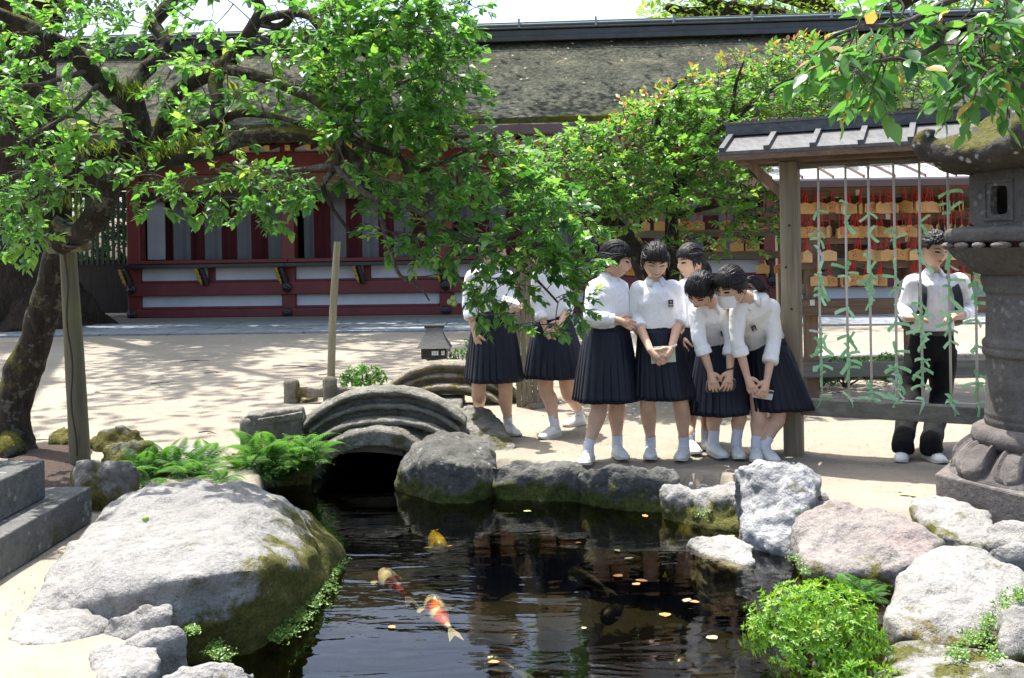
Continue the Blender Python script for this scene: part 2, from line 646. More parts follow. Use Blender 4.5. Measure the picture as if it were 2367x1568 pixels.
ground()
mb = MB()
nx, ny = 60, 70
for j in range(ny + 1):
    for i in range(nx + 1):
        mb.v.append((-2.6 + 5.6 * i / nx, 2.6 + 8.2 * j / ny, WATER_Z))
mb.f = [(j * (nx + 1) + i, j * (nx + 1) + i + 1, (j + 1) * (nx + 1) + i + 1, (j + 1) * (nx + 1) + i) for j in range(ny) for i in range(nx)]
mb.m = [0] * len(mb.f)
tag(obj('pond_water', mb, M_WATER, smooth=True), 'dark rippling pond water with sky reflections', 'water', kind='structure')

# dark soil bed at the foot of the plum tree
mb = MB()
bed = [(20, 1030), (150, 1022), (215, 1040), (200, 1075), (175, 1110), (150, 1150), (60, 1160), (0, 1120)]
c0 = G(100, 1085)
ring = []
for i in range(40):
    t = i / 40 * len(bed); k = int(t); f = t - k
    a = G(*bed[k % len(bed)]); b = G(*bed[(k + 1) % len(bed)])
    q = a.lerp(b, f); q += (q - c0) * .06 * noise.noise(q * 5); ring.append(q)
mb.add([c0 + V(0, 0, .03)] + [c0.lerp(q, .6) + V(0, 0, .025) for q in ring] + [q + V(0, 0, .006) for q in ring],
       [(0, 1 + i, 1 + (i + 1) % 40) for i in range(40)] + [(1 + i, 41 + i, 41 + (i + 1) % 40, 1 + (i + 1) % 40) for i in range(40)])
tag(obj('soil_bed', mb, simple('mulch', (.055, .034, .024), .95, .6, 40, .9, 70, .03), smooth=True), 'dark brown mulch bed round the plum tree trunk', 'soil', kind='structure')

# stone-paved path in front of the hall: single slabs, joints recessed
path = thing('stone_path', V(-2, 20, 0), 'strip of pale blue-grey slabs laid in front of the red hall', 'path', kind='structure')
slabs = []
for v in range(3):
    mb = MB(); r = random.Random(v)
    mb.box(0, 0, 0, 1.28, .74, .06)
    slabs.append(mb.mesh('slab'))
    slabs[-1].materials.append(M_SLAB)
r = random.Random(3)
for row in range(4):
    for i in range(22):
        a = -15 + i * 1.30 + (row % 2) * .6
        o = bpy.data.objects.new('slab', slabs[r.randrange(3)])
        COL.objects.link(o); o.parent = path
        yy = 19.05 + row * .76 - .03 * a
        o.location = V(a + r.uniform(-.01, .01), yy, .004 + r.uniform(-.006, .006)) - ORG[path.name]
        o.rotation_euler = (r.uniform(-.004, .004), r.uniform(-.004, .004), -.03)

# ================================================================== ROCKS
def rock(name, label, pts, mat, base=-.55, voxel=.028, amp=.03, freq=2.6, seed=1.0, cat='rock', group=None, extra=(), sm=6, fine=.012, parent=None, taper=.80):
    """pts: (x, y, z) picture position and height above ground; hull -> remesh -> weathered relief"""
    w = [G(x, y, z + (.09 if z <= -.2 else (.045 if z <= -.1 else 0))) for x, y, z in pts] + [Vector(e) for e in extra]
    cen = sum(w, Vector()) / len(w)
    low = [Vector((cen.x + (p.x - cen.x) * taper, cen.y + (p.y - cen.y) * taper, base)) for p in w]
    bm = bmesh.new()
    for p in w + low:
        bm.verts.new(p)
    bmesh.ops.convex_hull(bm, input=bm.verts)
    loose = [v for v in bm.verts if not v.link_faces]
    bmesh.ops.delete(bm, geom=loose, context='VERTS')
    me = bpy.data.meshes.new('tmp'); bm.to_mesh(me); bm.free()
    me = fuse(me, voxel, sm, .5, name)
    displace(me, amp * 1.35, freq, 4, seed)
    displace(me, amp * .35, freq * 3.1, 3, seed + 5)
    if fine:
        displace(me, fine * 1.3, 9.0, 4, seed + 9)
        displace(me, fine * .8, 4.5, 4, seed + 13, True)
    o = obj(name, me, mat, origin=(cen.x, cen.y, max(base, -.3)), smooth=True, parent=parent)
    return tag(o, label, cat, group) if parent is None else o


RIM = 'rocks rimming the pond'
rock('boulder', 'huge low pale boulder with mossy flank sloping into the water', [
    (340, 1118, .2), (470, 1100, .27), (560, 1104, .25), (650, 1138, .16), (715, 1190, .02), (775, 1255, -.2), (793, 1300, -.33), (770, 1360, -.33), (715, 1420, -.33), (650, 1485, -.33), (550, 1530, -.33), (450, 1520, -.3),
    (250, 1172, .2), (150, 1262, .15), (88, 1350, .09), (58, 1420, .02), (225, 1310, .18), (420, 1330, .2), (590, 1310, .19), (680, 1300, .1), (250, 1440, .0), (70, 1440, 0)],
    M_BIG, -.6, .026, .035, 1.7, 2.2, group=RIM)
rock('boulder_apron', 'low pale slab lapping out under the huge boulder', [(5, 1475, .0), (30, 1430, .04), (90, 1400, .05), (260, 1420, .05), (270, 1455, .0), (150, 1490, .0), (60, 1495, 0)], M_PALE, -.2, .02, .015, 3, 3.1, group=RIM)
rock('wedge_rock', 'flat wedge-shaped pale stone against the huge boulder', [(225, 1448, .01), (250, 1420, .08), (330, 1398, .12), (395, 1396, .12), (405, 1420, .1), (390, 1440, .05), (285, 1480, .0), (240, 1465, 0)], M_PALE, -.1, .014, .008, 4, 4.4, group=RIM)
rock('corner_rock', 'squared pale stone with mossy side beside the wedge stone', [(275, 1478, .05), (350, 1445, .11), (420, 1440, .11), (438, 1465, .07), (437, 1535, -.1), (330, 1500, .05), (300, 1540, -.1), (400, 1545, -.1)], M_PALE, -.4, .014, .008, 4, 5.3, group=RIM, taper=1.0)
rock('paving_rock', 'flat bright stone sunk in the sand below the squared stone', [(200, 1500, .03), (290, 1486, .07), (368, 1488, .07), (372, 1520, .05), (330, 1590, -.02), (205, 1600, 0)], M_PALE, -.2, .016, .007, 4, 6.1, group=RIM)
rock('bank_rock', 'broad flat bright stone overhanging the dark water', [(355, 1560, .02), (460, 1528, .05), (545, 1518, .05), (580, 1530, .03), (610, 1562, -.02), (640, 1640, -.2), (400, 1640, -.1)], M_PALE, -.5, .018, .01, 4, 7.1, group=RIM)
rock('mossy_block', 'squat moss-streaked block beside the mulch bed', [(165, 1085, .2), (185, 1068, .28), (300, 1062, .3), (320, 1080, .26), (322, 1150, .02), (300, 1185, -.02), (190, 1190, -.02), (168, 1110, .1)], M_MOSSY, -.3, .02, .025, 4, 8.4, group=RIM)
rock('dome_rock', 'domed grey stone with mossy front above the ferns', [(222, 1062, .05), (245, 1030, .15), (300, 1014, .21), (350, 1022, .2), (382, 1062, .05), (360, 1085, -.05), (250, 1085, 0)], M_MOSSY, -.2, .02, .02, 4, 9.4, group=RIM)
rock('round_rock', 'round grey stone by the foot of the thick post', [(206, 1020, .05), (225, 992, .16), (280, 981, .2), (325, 992, .16), (336, 1020, .05), (300, 1045, 0), (220, 1045, 0)], M_MOSSY, -.2, .02, .02, 4, 10.4, group=RIM)
rock('small_round_rock', 'small rounded grey stone behind the thick post', [(107, 1022, .03), (125, 990, .13), (150, 981, .15), (172, 990, .13), (180, 1022, .02), (140, 1035, 0)], M_MOSSY, -.2, .018, .015, 4, 11.4, group=RIM)
rock('sunlit_rock', 'low sunlit stone half hidden by ferns', [(365, 1050, .04), (410, 1028, .1), (460, 1026, .1), (505, 1050, .04), (480, 1078, -.02), (390, 1078, -.02)], M_PALE, -.2, .018, .01, 4, 12.4, group=RIM)
rock('fern_rock', 'long flat stone capped by ferns at the bridge foot', [(500, 1065, .0), (560, 1025, .08), (640, 1012, .12), (720, 1018, .12), (722, 1050, .0), (640, 1085, -.15), (540, 1095, -.15)], M_MOSSY, -.5, .02, .03, 4, 13.4, group=RIM, taper=1.0)
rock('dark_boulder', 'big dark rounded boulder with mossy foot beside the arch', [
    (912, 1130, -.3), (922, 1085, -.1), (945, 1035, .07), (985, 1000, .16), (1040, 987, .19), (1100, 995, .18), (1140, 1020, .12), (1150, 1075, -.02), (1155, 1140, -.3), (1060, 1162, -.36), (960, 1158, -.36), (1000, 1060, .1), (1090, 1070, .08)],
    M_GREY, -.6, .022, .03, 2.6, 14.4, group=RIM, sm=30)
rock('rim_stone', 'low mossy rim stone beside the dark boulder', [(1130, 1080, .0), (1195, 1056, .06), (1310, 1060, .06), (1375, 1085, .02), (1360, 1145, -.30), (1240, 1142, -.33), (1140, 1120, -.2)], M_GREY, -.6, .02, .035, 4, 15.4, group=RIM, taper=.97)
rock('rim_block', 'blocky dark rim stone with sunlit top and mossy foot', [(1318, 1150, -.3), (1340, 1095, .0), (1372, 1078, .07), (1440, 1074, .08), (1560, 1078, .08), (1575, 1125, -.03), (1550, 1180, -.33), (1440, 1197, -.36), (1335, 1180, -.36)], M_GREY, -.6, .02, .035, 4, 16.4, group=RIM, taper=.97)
rock('flat_rim_stone', 'pale flat kerb stone beside the blocky rim stone', [(1522, 1132, -.03), (1552, 1112, .02), (1700, 1114, .03), (1735, 1155, -.03), (1720, 1225, -.28), (1590, 1215, -.3), (1535, 1185, -.28)], M_PALE, -.6, .02, .03, 4, 17.4, group=RIM, taper=.98)
rock('ledge_stone', 'small bright ledge stone lying at the water line', [(1582, 1255, -.29), (1620, 1240, -.24), (1690, 1234, -.22), (1740, 1260, -.22), (1745, 1300, -.28), (1700, 1318, -.33), (1630, 1288, -.31)], stone_mat('dry_ledge_stone', (.28, .27, .25), (.44, .43, .40), moss=.12, moss_z=-.27, moss_h=.1), -.5, .014, .008, 4, 18.4, group=RIM)
rock('upright_rock', 'tall wave-worn pale stone with a hollow on its side', [
    (1683, 1140, .0), (1690, 1085, .16), (1740, 1062, .24), (1805, 1050, .28), (1860, 1058, .27), (1898, 1090, .18), (1903, 1140, .02), (1880, 1165, -.05), (1850, 1240, -.2), (1832, 1285, -.3), (1780, 1262, -.24), (1715, 1200, -.12), (1700, 1170, -.05), (1790, 1120, .13), (1760, 1180, .0)],
    stone_mat('wave_worn_stone', (.20, .202, .205), (.52, .525, .53), moss=.2, moss_z=-.45, moss_h=.25, speck=.25, scale=2.2), -.5, .018, .045, 3.6, 19.4, group=RIM)
rock('pink_rock', 'flat-topped pinkish boulder jutting over the pond', [
    (1832, 1230, -.05), (1850, 1195, .03), (1890, 1165, .08), (1935, 1156, .1), (2000, 1172, .09), (2070, 1180, .08), (2130, 1215, .04), (2180, 1250, -.02), (2150, 1290, -.1), (2040, 1322, -.2), (1930, 1335, -.24), (1870, 1310, -.2), (1838, 1275, -.13)],
    M_PINK, -.6, .02, .025, 2.6, 20.4, group=RIM)
rock('sloping_rock', 'big sloping pale boulder with brown moss streaks beside the azalea', [
    (2040, 1420, -.1), (2070, 1330, .0), (2110, 1285, .07), (2180, 1262, .1), (2270, 1262, .1), (2350, 1320, .03), (2400, 1380, -.02), (2390, 1470, -.1), (2250, 1485, -.12), (2120, 1480, -.15), (2060, 1460, -.15), (2150, 1330, .08)],
    stone_mat('streaked_granite', (.27, .26, .24), (.42, .41, .385), moss=.5, moss_z=-.34, moss_h=.36, moss_col=((.085, .075, .018), (.22, .17, .05))), -.5, .02, .022, 2.6, 21.4, group=RIM)
rock('foreground_slab', 'wide sunlit flat slab below the streaked boulder', [(2040, 1500, -.15), (2110, 1478, -.12), (2220, 1485, -.12), (2330, 1510, -.12), (2420, 1550, -.1), (2430, 1680, -.12), (2080, 1680, -.2), (2010, 1580, -.22)], M_PALE, -.5, .018, .012, 3, 22.4, group=RIM)
rock('edge_rock', 'small grey stone wedged behind the streaked boulder', [(2275, 1225, .0), (2300, 1205, .06), (2340, 1200, .08), (2420, 1215, .08), (2420, 1260, .0), (2280, 1250, -.02)], M_PALE, -.2, .016, .012, 4, 23.4, group=RIM)
rock('white_edge_rock', 'bright rounded stone beside the lantern footing', [(2265, 1285, .0), (2290, 1262, .06), (2350, 1246, .09), (2430, 1260, .09), (2430, 1330, -.05), (2300, 1315, -.04)], M_PALE, -.3, .016, .012, 4, 24.4, group=RIM)
rock('upright_edge_rock', 'small upright white stone in creeping plants', [(2303, 1430, .0), (2315, 1405, .06), (2350, 1396, .08), (2420, 1400, .08), (2420, 1510, -.05), (2320, 1512, -.05)], M_PALE, -.3, .014, .01, 4, 25.4, group=RIM)
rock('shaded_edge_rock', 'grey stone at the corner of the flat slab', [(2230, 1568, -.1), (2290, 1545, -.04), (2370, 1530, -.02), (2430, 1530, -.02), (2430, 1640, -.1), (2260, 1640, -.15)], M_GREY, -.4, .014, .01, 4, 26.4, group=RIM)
rock('footing_stone', 'worn pale footing slab under the stone lantern', [(2100, 1175, -.02), (2110, 1150, .02), (2160, 1140, .04), (2290, 1180, .04), (2310, 1230, .0), (2270, 1265, -.04), (2170, 1235, -.03)], M_PALE, -.3, .018, .014, 3, 27.4, group=RIM)
rock('shore_pebble_rock', 'small dark stone between the upright and pinkish stones', [(1895, 1150, .02), (1905, 1135, .05), (1915, 1150, .02), (1912, 1170, -.05), (1890, 1170, -.05)], M_PALE, -.3, .012, .006, 4, 28.4, group=RIM)

# granite steps of a monument
mon = thing('monument_base', V(-3.1, 4.4, 0), 'two-stepped cut granite monument base with lichen spots', 'monument')
mb = MB(); mb.box(-3.24, 4.36, .10, 1.66, 2.6, .20)
obj('lower_step', mb, M_KERB, mon, bevel=.008)
mb = MB(); mb.box(-3.32, 4.15, .305, 1.54, 2.5, .206)
obj('upper_step', mb, M_KERB, mon, bevel=.008)
mb = MB(); mb.box(-2.90, 5.02, .75, .22, .5, .68)
obj('pillar', mb, M_KERB, mon, bevel=.01)

# ================================================================== STONE BRIDGE
def bridge():
    br = thing('stone_bridge', V(-1.18, 8.9, 0), 'small arched stone bridge with carved curved parapets over the channel', 'bridge')

    def arch(xc, yc, z0, half, rise, x):
        return z0 + rise * (1 - ((x - xc) / half) ** 2)

    def curved(mb, xc, y0, y1, half, zf, th, n=24, lean=0.0):
        rings = []
        for i in range(n + 1):
            x = xc + half * (2 * i / n - 1)
            zt = zf(x)
            rings.append([V(x, y0, zt - th), V(x, y1, zt - th), V(x, y1, zt), V(x, y0, zt)])
        mb.loft(rings)

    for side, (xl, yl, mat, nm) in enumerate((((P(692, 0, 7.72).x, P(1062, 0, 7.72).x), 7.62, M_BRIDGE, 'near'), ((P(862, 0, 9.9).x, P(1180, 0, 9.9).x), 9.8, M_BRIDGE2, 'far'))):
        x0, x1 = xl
        xc, half = (x0 + x1) / 2, (x1 - x0) / 2
        Y = yl
        k = Y / FPX
        hz = 1.5
        if side == 0:
            ztop = lambda x: hz - (972 - 584) * k + (972 - 897) * k * (1 - abs((x - xc) / half) ** 2.4)
            lab = 'mossy dark carved parapet facing the pond'
        else:
            ztop = lambda x: hz - (912 - 584) * k + (912 - 838) * k * (1 - abs((x - xc) / half) ** 2.3)
            lab = 'sunlit tan carved parapet on the courtyard side'
        # wall body, then three raised ribs
        mb = MB(); curved(mb, xc, Y + .06, Y + .18, half * 1.0, lambda x: ztop(x) - .03, .30)
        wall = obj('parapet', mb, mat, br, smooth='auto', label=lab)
        for j, (dz, th, pr) in enumerate(((0, .070, .075), (-.115, .046, .075), (-.215, .060, .11))):
            mb = MB()
            rr = []
            n = 28
            hh = half * (1 - .07 * j)
            for i in range(n + 1):
                x = xc + hh * (2 * i / n - 1)
                q = ztop(xc + (x - xc) * (.97 if j else 1)) + dz
                cy = Y + .06 - pr + (.12 if j == 0 else .06)
                ry = pr + (.06 if j == 0 else .0)
                rr.append([V(x, cy + ry * math.cos(a), q - th / 2 + th * .62 * math.sin(a)) for a in [2 * PI * q_ / 12 for q_ in range(12)]])
            mb.loft(rr)
            m = fuse(mb, .016, 2, .4, 'rail')
            displace(m, .010, 9, 3, 3 + j + side * 9)
            obj('rail', m, mat, wall, smooth=True)
    # arch ring over the water, near side
    x0, x1 = P(715, 0, 7.6).x, P(1000, 0, 7.6).x
    xc, half = (x0 + x1) / 2 , (x1 - x0) / 2
    Y = 7.50
    k = Y / FPX
    mb = MB(); rr = []
    for i in range(25):
        x = xc + half * (2 * i / 24 - 1)
        zt = 1.5 - (1040 - 585) * k + (1040 - 982) * k * (1 - ((x - xc) / half) ** 2)
        rr.append([V(x, Y - .08, zt - .15), V(x, Y + .2, zt - .15), V(x, Y + .2, zt + .03), V(x, Y - .06, zt - .03)])
    mb.loft(rr)
    m = fuse(mb, .016, 3, .5, 'arch_ring'); displace(m, .012, 7, 3, 7)
    obj('arch_ring', m, M_BRIDGE, br, smooth=True, label='pale arched edge stone above the dark opening')
    # vault and deck
    mb = MB(); rr = []
    for i in range(17):
        x = -1.75 + 1.2 * i / 16
        t = (x + 1.18) / .62
        ztop = .025 + .05 * (1 - min(1, (x + 1.18) ** 2 / .3))
        zin = -.03 - .14 * min(1.0, t * t) 
        rr.append([V(x, 7.66, zin), V(x, 10.1, zin), V(x, 10.1, ztop), V(x, 7.66, ztop)])
    mb.loft(rr)
    obj('deck', mb, M_GROUND, br, smooth='auto')
    for xx in (-1.68, -.68):
        mb = MB(); mb.box(xx, 8.85, -.3, .36, 2.5, .74)
        obj('abutment', mb, M_BRIDGE, br, bevel=.02)
    # wing rail with end post, near left
    a, b = G(575, 1010), G(700, 1000)
    Yw = 7.72
    mb = MB()
    pL, pR = P(572, 968, Yw), P(705, 950, Yw)
    mb.bar(V(pL.x, Yw, .12), V(pR.x, Yw, .17), .15, .30)
    m = fuse(mb, .016, 4, .5, 'wing_rail'); displace(m, .010, 7, 3, 11)
    w = obj('wing_rail', m, M_BRIDGE, br, smooth=True)
    mb = MB(); mb.bar(V(pL.x + .1, Yw - .07, .215), V(pR.x, Yw - .07, .265), .06, .06)
    mb.bar(V(pL.x + .1, Yw - .07, .03), V(pR.x, Yw - .07, .08), .06, .05)
    m = fuse(mb, .012, 3, .5, 'moulding'); displace(m, .006, 9, 3, 11)
    obj('moulding', m, M_BRIDGE, w, smooth=True)

    def post(x, y0, y1, w, Y, mat, nm='end_post'):
        c = P(x, y0, Y); z1 = P(x, y1, Y).z
        hw = w * Y / FPX / 2
        mb = MB(); mb.lathe(V(c.x, Y, 0), [(hw * .98, -.1), (hw, z1 * .7), (hw * 1.02, z1 - hw * .5), (hw * .85, z1 - hw * .15), (hw * .4, z1)], 14)
        m = fuse(mb, .014, 2, .5, nm); displace(m, .008, 8, 3, x)
        return obj(nm, m, mat, br, smooth=True)
    post(577, 1030, 962, 44, 7.70, M_BRIDGE)
    post(675, 918, 876, 38, 10.1, M_BRIDGE2)
    post(764, 918, 870, 34, 10.0, M_BRIDGE2)
    mb = MB(); mb.bar(V(P(675, 0, 10.1).x, 10.1, .10), V(P(764, 0, 10).x, 10.05, .10), .10, .10)
    mb.bar(V(P(764, 0, 10).x, 10.02, .10), V(P(870, 0, 9.9).x, 9.95, .12), .10, .10)
    obj('low_rail', fuse(mb, .015, 3, .5, 'low_rail'), M_BRIDGE2, br, smooth=True)
    # right end stones
    o = rock('end_stone', None, [(1056, 1000, .05), (1057, 942, .22), (1085, 937, .24), (1130, 940, .23), (1160, 985, .1), (1195, 1025, .02), (1193, 1046, -.02), (1100, 1060, -.05)], M_BRIDGE, -.2, .018, .015, 4, 31.0, parent=br)
    o = rock('low_end_stone', None, [(1180, 930, .0), (1200, 905, .07), (1262, 908, .08), (1275, 935, .02), (1230, 945, .0)], M_BRIDGE2, -.2, .018, .012, 4, 32.0, parent=br)
    return br


bridge()
rock('rough_rock', 'rough tan stone between the two small bridge posts', [(677, 922, .0), (682, 902, .09), (720, 897, .11), (738, 910, .07), (735, 926, .0), (700, 930, .0)], M_BRIDGE2, -.1, .018, .012, 4, 33.0)
# ================================================================== THE RED HALL
K_YAW = .065
psi = math.atan(K_YAW)
B0 = V(0, 23.8, 0)
BM = Matrix.Translation(B0) @ Matrix(((math.cos(psi), math.sin(psi), 0, 0), (-math.sin(psi), math.cos(psi), 0, 0), (0, 0, 1, 0), (0, 0, 0, 1)))
hall = thing('shrine_hall', BM @ V(2, 3, 0), 'long red timber shrine hall with bark thatch roof and white panels', 'building')
POSTS = [-9.3 + 3.85 * i for i in range(7)]
A0, A1 = -9.45, 14.0


def hbox(name, a0, a1, b0, b1, z0, z1, mat, parent=None, bevel=.012, label=None):
    mb = MB(); mb.box((a0 + a1) / 2, (b0 + b1) / 2, (z0 + z1) / 2, a1 - a0, b1 - b0, z1 - z0, M=BM)
    return obj(name, mb, mat, parent or hall, bevel=bevel, label=label)


for i, a in enumerate(POSTS):
    p_ = hbox('post', a - .17, a + .17, .0, .34, 0, 4.15, M_RED, bevel=.03)
    for z in (.09, .70):
        mb = MB()
        c = BM @ V(a, -.16, z)
        n_ = (BM.to_3x3() @ V(0, -1, 0))
        e_ = BM.to_3x3() @ V(1, 0, 0)
        mb.ell(c, e_ * .12, V(0, 0, .12), n_ * .03, 12, 6)
        mb.ell(c + n_ * .03, e_ * .06, V(0, 0, .06), n_ * .035, 10, 6)
        obj('iron_boss', mb, M_BLACK, p_, smooth=True)
for i in range(6):
    a0, a1 = POSTS[i], POSTS[i + 1]
    for nm, b0, z0, z1, m in (('base_beam', -.10, 0, .20, M_REDB), ('tie_beam', -.08, .53, .84, M_REDB), ('sill_beam', -.05, 1.30, 1.40, M_RED), ('lintel', -.02, 3.48, 3.98, M_RED)):
        hbox(nm, a0 + .002 if i else A0, a1 - .002 if i < 5 else A1, b0, .30, z0, z1, m, bevel=.02)
    hbox('step_beam', a0 + .18, a1 - .18, .02, .28, .201, .255, M_REDB, bevel=.01)
    hbox('lower_panel', a0 + .172, a1 - .172, .10, .16, .256, .528, M_PLASTER, bevel=0)
    mid = (a0 + a1) / 2
    hbox('stud', mid - .09, mid + .09, .06, .2, .842, 1.20, M_REDB, bevel=.01)
    hbox('rail_strip', a0 + .172, a1 - .172, .05, .2, .842, .895, M_REDB, bevel=.008)
    hbox('upper_panel', a0 + .172, mid - .092, .10, .16, .897, 1.198, M_PLASTER, bevel=0)
    hbox('upper_panel', mid + .092, a1 - .172, .10, .16, .897, 1.198, M_PLASTER, bevel=0)
    hbox('ledge', a0 + .002 if i else A0, a1 - .002, -.30, .32, 1.205, 1.296, M_BLACK, bevel=.01)
    for a in (a0 - .22, mid - .25):      # black and yellow curled brackets under the ledge
        mb = MB(); pts = []
        for k in range(9):
            t = k / 8
            pts.append(BM @ V(a + .02 + .10 * t, -.26 + .12 * t, 1.19 - .40 * t))
        mb.tube([p + (BM.to_3x3() @ V(.07, .04, .0)) for p in pts], [.075] * 9, 6)
        br_ = obj('bracket', mb, M_BLACK, hall)
        mb = MB()
        mb.tube([p + (BM.to_3x3() @ V(-.02, -.05, 0)) for p in pts], [.035, .03, .045, .03, .045, .03, .045, .03, .02], 6, 2)
        obj('bracket_edge', mb, M_GOLD, br_, smooth=True)
    hbox('gold_valance', a0 + .18, a1 - .18, .12, .15, 3.08, 3.479, simple('gilt_brocade', (.13, .055, .010), .5, .5, 14, .2), bevel=0)
    # striped curtain hung inside
    mb = MB()
    n = 120
    w = a1 - a0 - .4
    top = []
    for k in range(n + 1):
        a = a0 + .2 + w * k / n
        b = .75 + .045 * math.sin(a * 9.0) + .03 * math.sin(a * 23)
        top.append((BM @ V(a, b, 3.35), BM @ V(a + .01, b + .02 * math.sin(a * 17), 1.30)))
    mb.v = [tuple(q) for t in top for q in t]
    mb.f = [(2 * k, 2 * k + 2, 2 * k + 3, 2 * k + 1) for k in range(n)]
    mb.m = [int((a0 + 20 + w * k / n) / .40) % 2 for k in range(n)]
    obj('striped_curtain', mb, [simple('curtain_white', (.13, .137, .142), .9, .08, 6, .1), simple('curtain_red', (.06, .004, .006), .9, .15, 6, .1)], hall, smooth=True)
    hbox('hanging_board', a0 + .18, a1 - .18, .20, .24, 2.83, 3.075, M_DARKWOOD, bevel=0)
    hbox('frieze', a0 + .172, a1 - .172, .12, .2, 3.985, 4.45, M_PLASTER, bevel=0)
# side end of the hall and interior dark
hbox('corner_panel', POSTS[0] + .175, POSTS[0] + .62, .42, .46, 1.42, 2.9, simple('dull_plaster', (.30, .31, .32), .85, .12, 2.0, .1, 50), bevel=0)
hbox('back_wall', A0, A1, 4.6, 4.7, 0, 4.6, M_DARKWOOD, bevel=0)
hbox('side_wall', A0, A0 + .1, .36, 4.6, 0, 4.4, M_DARKWOOD, bevel=0)
hbox('floor_deck', A0 + .12, A1, .34, 4.58, 1.1, 1.25, M_DARKWOOD, bevel=0)
hbox('ceiling', A0 + .12, A1, .34, 4.58, 4.0, 4.05, M_DARKWOOD, bevel=0)

# roof
RA0, RA1 = -13.2, 16.2
na, nb = 190, 26


def roof_z(t):
    return 4.42 + 2.75 * (t ** 1.0) * (.86 + .14 * t) - .06 * math.sin(PI * t)


mb = MB()
for j in range(nb + 3):
    for i in range(na + 1):
        a = RA0 + (RA1 - RA0) * i / na
        if j < 3:
            b = -1.98 + .02 * j if j else -1.75
            z = (4.02, 4.12, 4.30)[j]
            t = 0
        else:
            t = (j - 3) / (nb - 1)
            b = -1.92 + 4.85 * t; z = roof_z(t)
        sag = .006 * (a - 1) ** 2 * .35 if abs(a) < 99 else 0
        q = V(a * .8, b * .8, 3.3)
        z += .018 * noise.noise(q * 1.0) + .008 * noise.noise(q * 4.1)
        mb.v.append(tuple(BM @ V(a, b + .02 * noise.noise(q * 3), z)))
W = na + 1
mb.f = [(j * W + i, j * W + i + 1, (j + 1) * W + i + 1, (j + 1) * W + i) for j in range(nb + 2) for i in range(na)]
# back slope
o0 = len(mb.v)
for i in (0, na):
    a = RA0 + (RA1 - RA0) * i / na
    mb.v.append(tuple(BM @ V(a, 2.95, roof_z(1)))); mb.v.append(tuple(BM @ V(a, 7.8, 4.4))); mb.v.append(tuple(BM @ V(a, 7.8, 4.05)))
mb.f += [(o0, o0 + 3, o0 + 4, o0 + 1), (o0 + 1, o0 + 4, o0 + 5, o0 + 2)]
mb.m = [0] * len(mb.f)
roof = obj('roof', mb, M_THATCH, hall, smooth='auto', label='dark weathered bark thatch roof with moss along the eave')
ridge = MB()
for (b0, b1, z0, z1) in ((2.45, 3.45, 7.02, 7.16), (2.55, 3.35, 7.16, 7.34), (2.48, 3.42, 7.34, 7.40)):
    ridge.box((RA0 + RA1) / 2, (b0 + b1) / 2, (z0 + z1) / 2, RA1 - RA0, b1 - b0, z1 - z0 - .004, M=BM)
obj('ridge', ridge, M_ROOFMETAL, roof, bevel=.02)
mb = MB()
mb.box((RA0 + RA1) / 2, 2.95, 7.49, RA1 - RA0, .62, .17, M=BM)
obj('ridge_cap', mb, M_ROOFMETAL, roof, bevel=.04)
mb = MB(); mb.tube([BM @ V(RA0, 2.44, 7.46), BM @ V(RA1, 2.44, 7.46)], .022, 6)
obj('ridge_pipe', mb, M_TRIM, roof)
for k in range(14):
    mb = MB(); a = -12 + k * 2.02
    mb.box(a, 2.45, 7.49, .05, .06, .24, M=BM)
    obj('pipe_clip', mb, M_TRIM, roof)
mb = MB(); mb.box((RA0 + RA1) / 2, -2.10, 4.14, RA1 - RA0, .16, .24, M=BM)
gut = obj('gutter', mb, M_GUTTER, hall, bevel=.03)
for k in range(16):
    mb = MB(); mb.box(-12.6 + k * 1.85, -2.105, 4.142, .035, .185, .26, M=BM)
    obj('gutter_bracket', mb, M_GUTTER, gut)
for k in range(62):
    a = RA0 + .3 + k * .47
    mb = MB(); mb.bar(BM @ V(a, -1.72, 3.90), BM @ V(a, .3, 4.32), .11, .12)
    rf = obj('rafter', mb, M_RED, hall)
    mb = MB(); mb.bar(BM @ V(a, -1.745, 3.895), BM @ V(a, -1.722, 3.90), .115, .125)
    obj('rafter_cap', mb, M_GOLD, rf)
hbox('eave_board', RA0, RA1, -1.5, .0, 4.34, 4.37, M_DARKWOOD, bevel=0)

# leaf litter lying on the thatch
mb = MB(); r = random.Random(5)
for k in range(260):
    t = r.random() ** .7; a = r.uniform(-9, 15)
    b = -1.85 + 4.7 * t; z = roof_z(t) + .035
    s = r.uniform(.02, .055); an = r.uniform(0, PI)
    c = BM @ V(a, b, z)
    e = V(math.cos(an), math.sin(an) * .85, math.sin(an) * .5) * s; f = V(-math.sin(an), math.cos(an) * .85, math.cos(an) * .5) * s * .55
    mb.add([c - e, c + f + V(0, 0, .015), c + e, c - f], [(0, 1, 2, 3)])
obj('leaf_litter', mb, simple('dry_leaf', (.27, .22, .15), .8, .5, 3, 0), roof, kind='stuff')

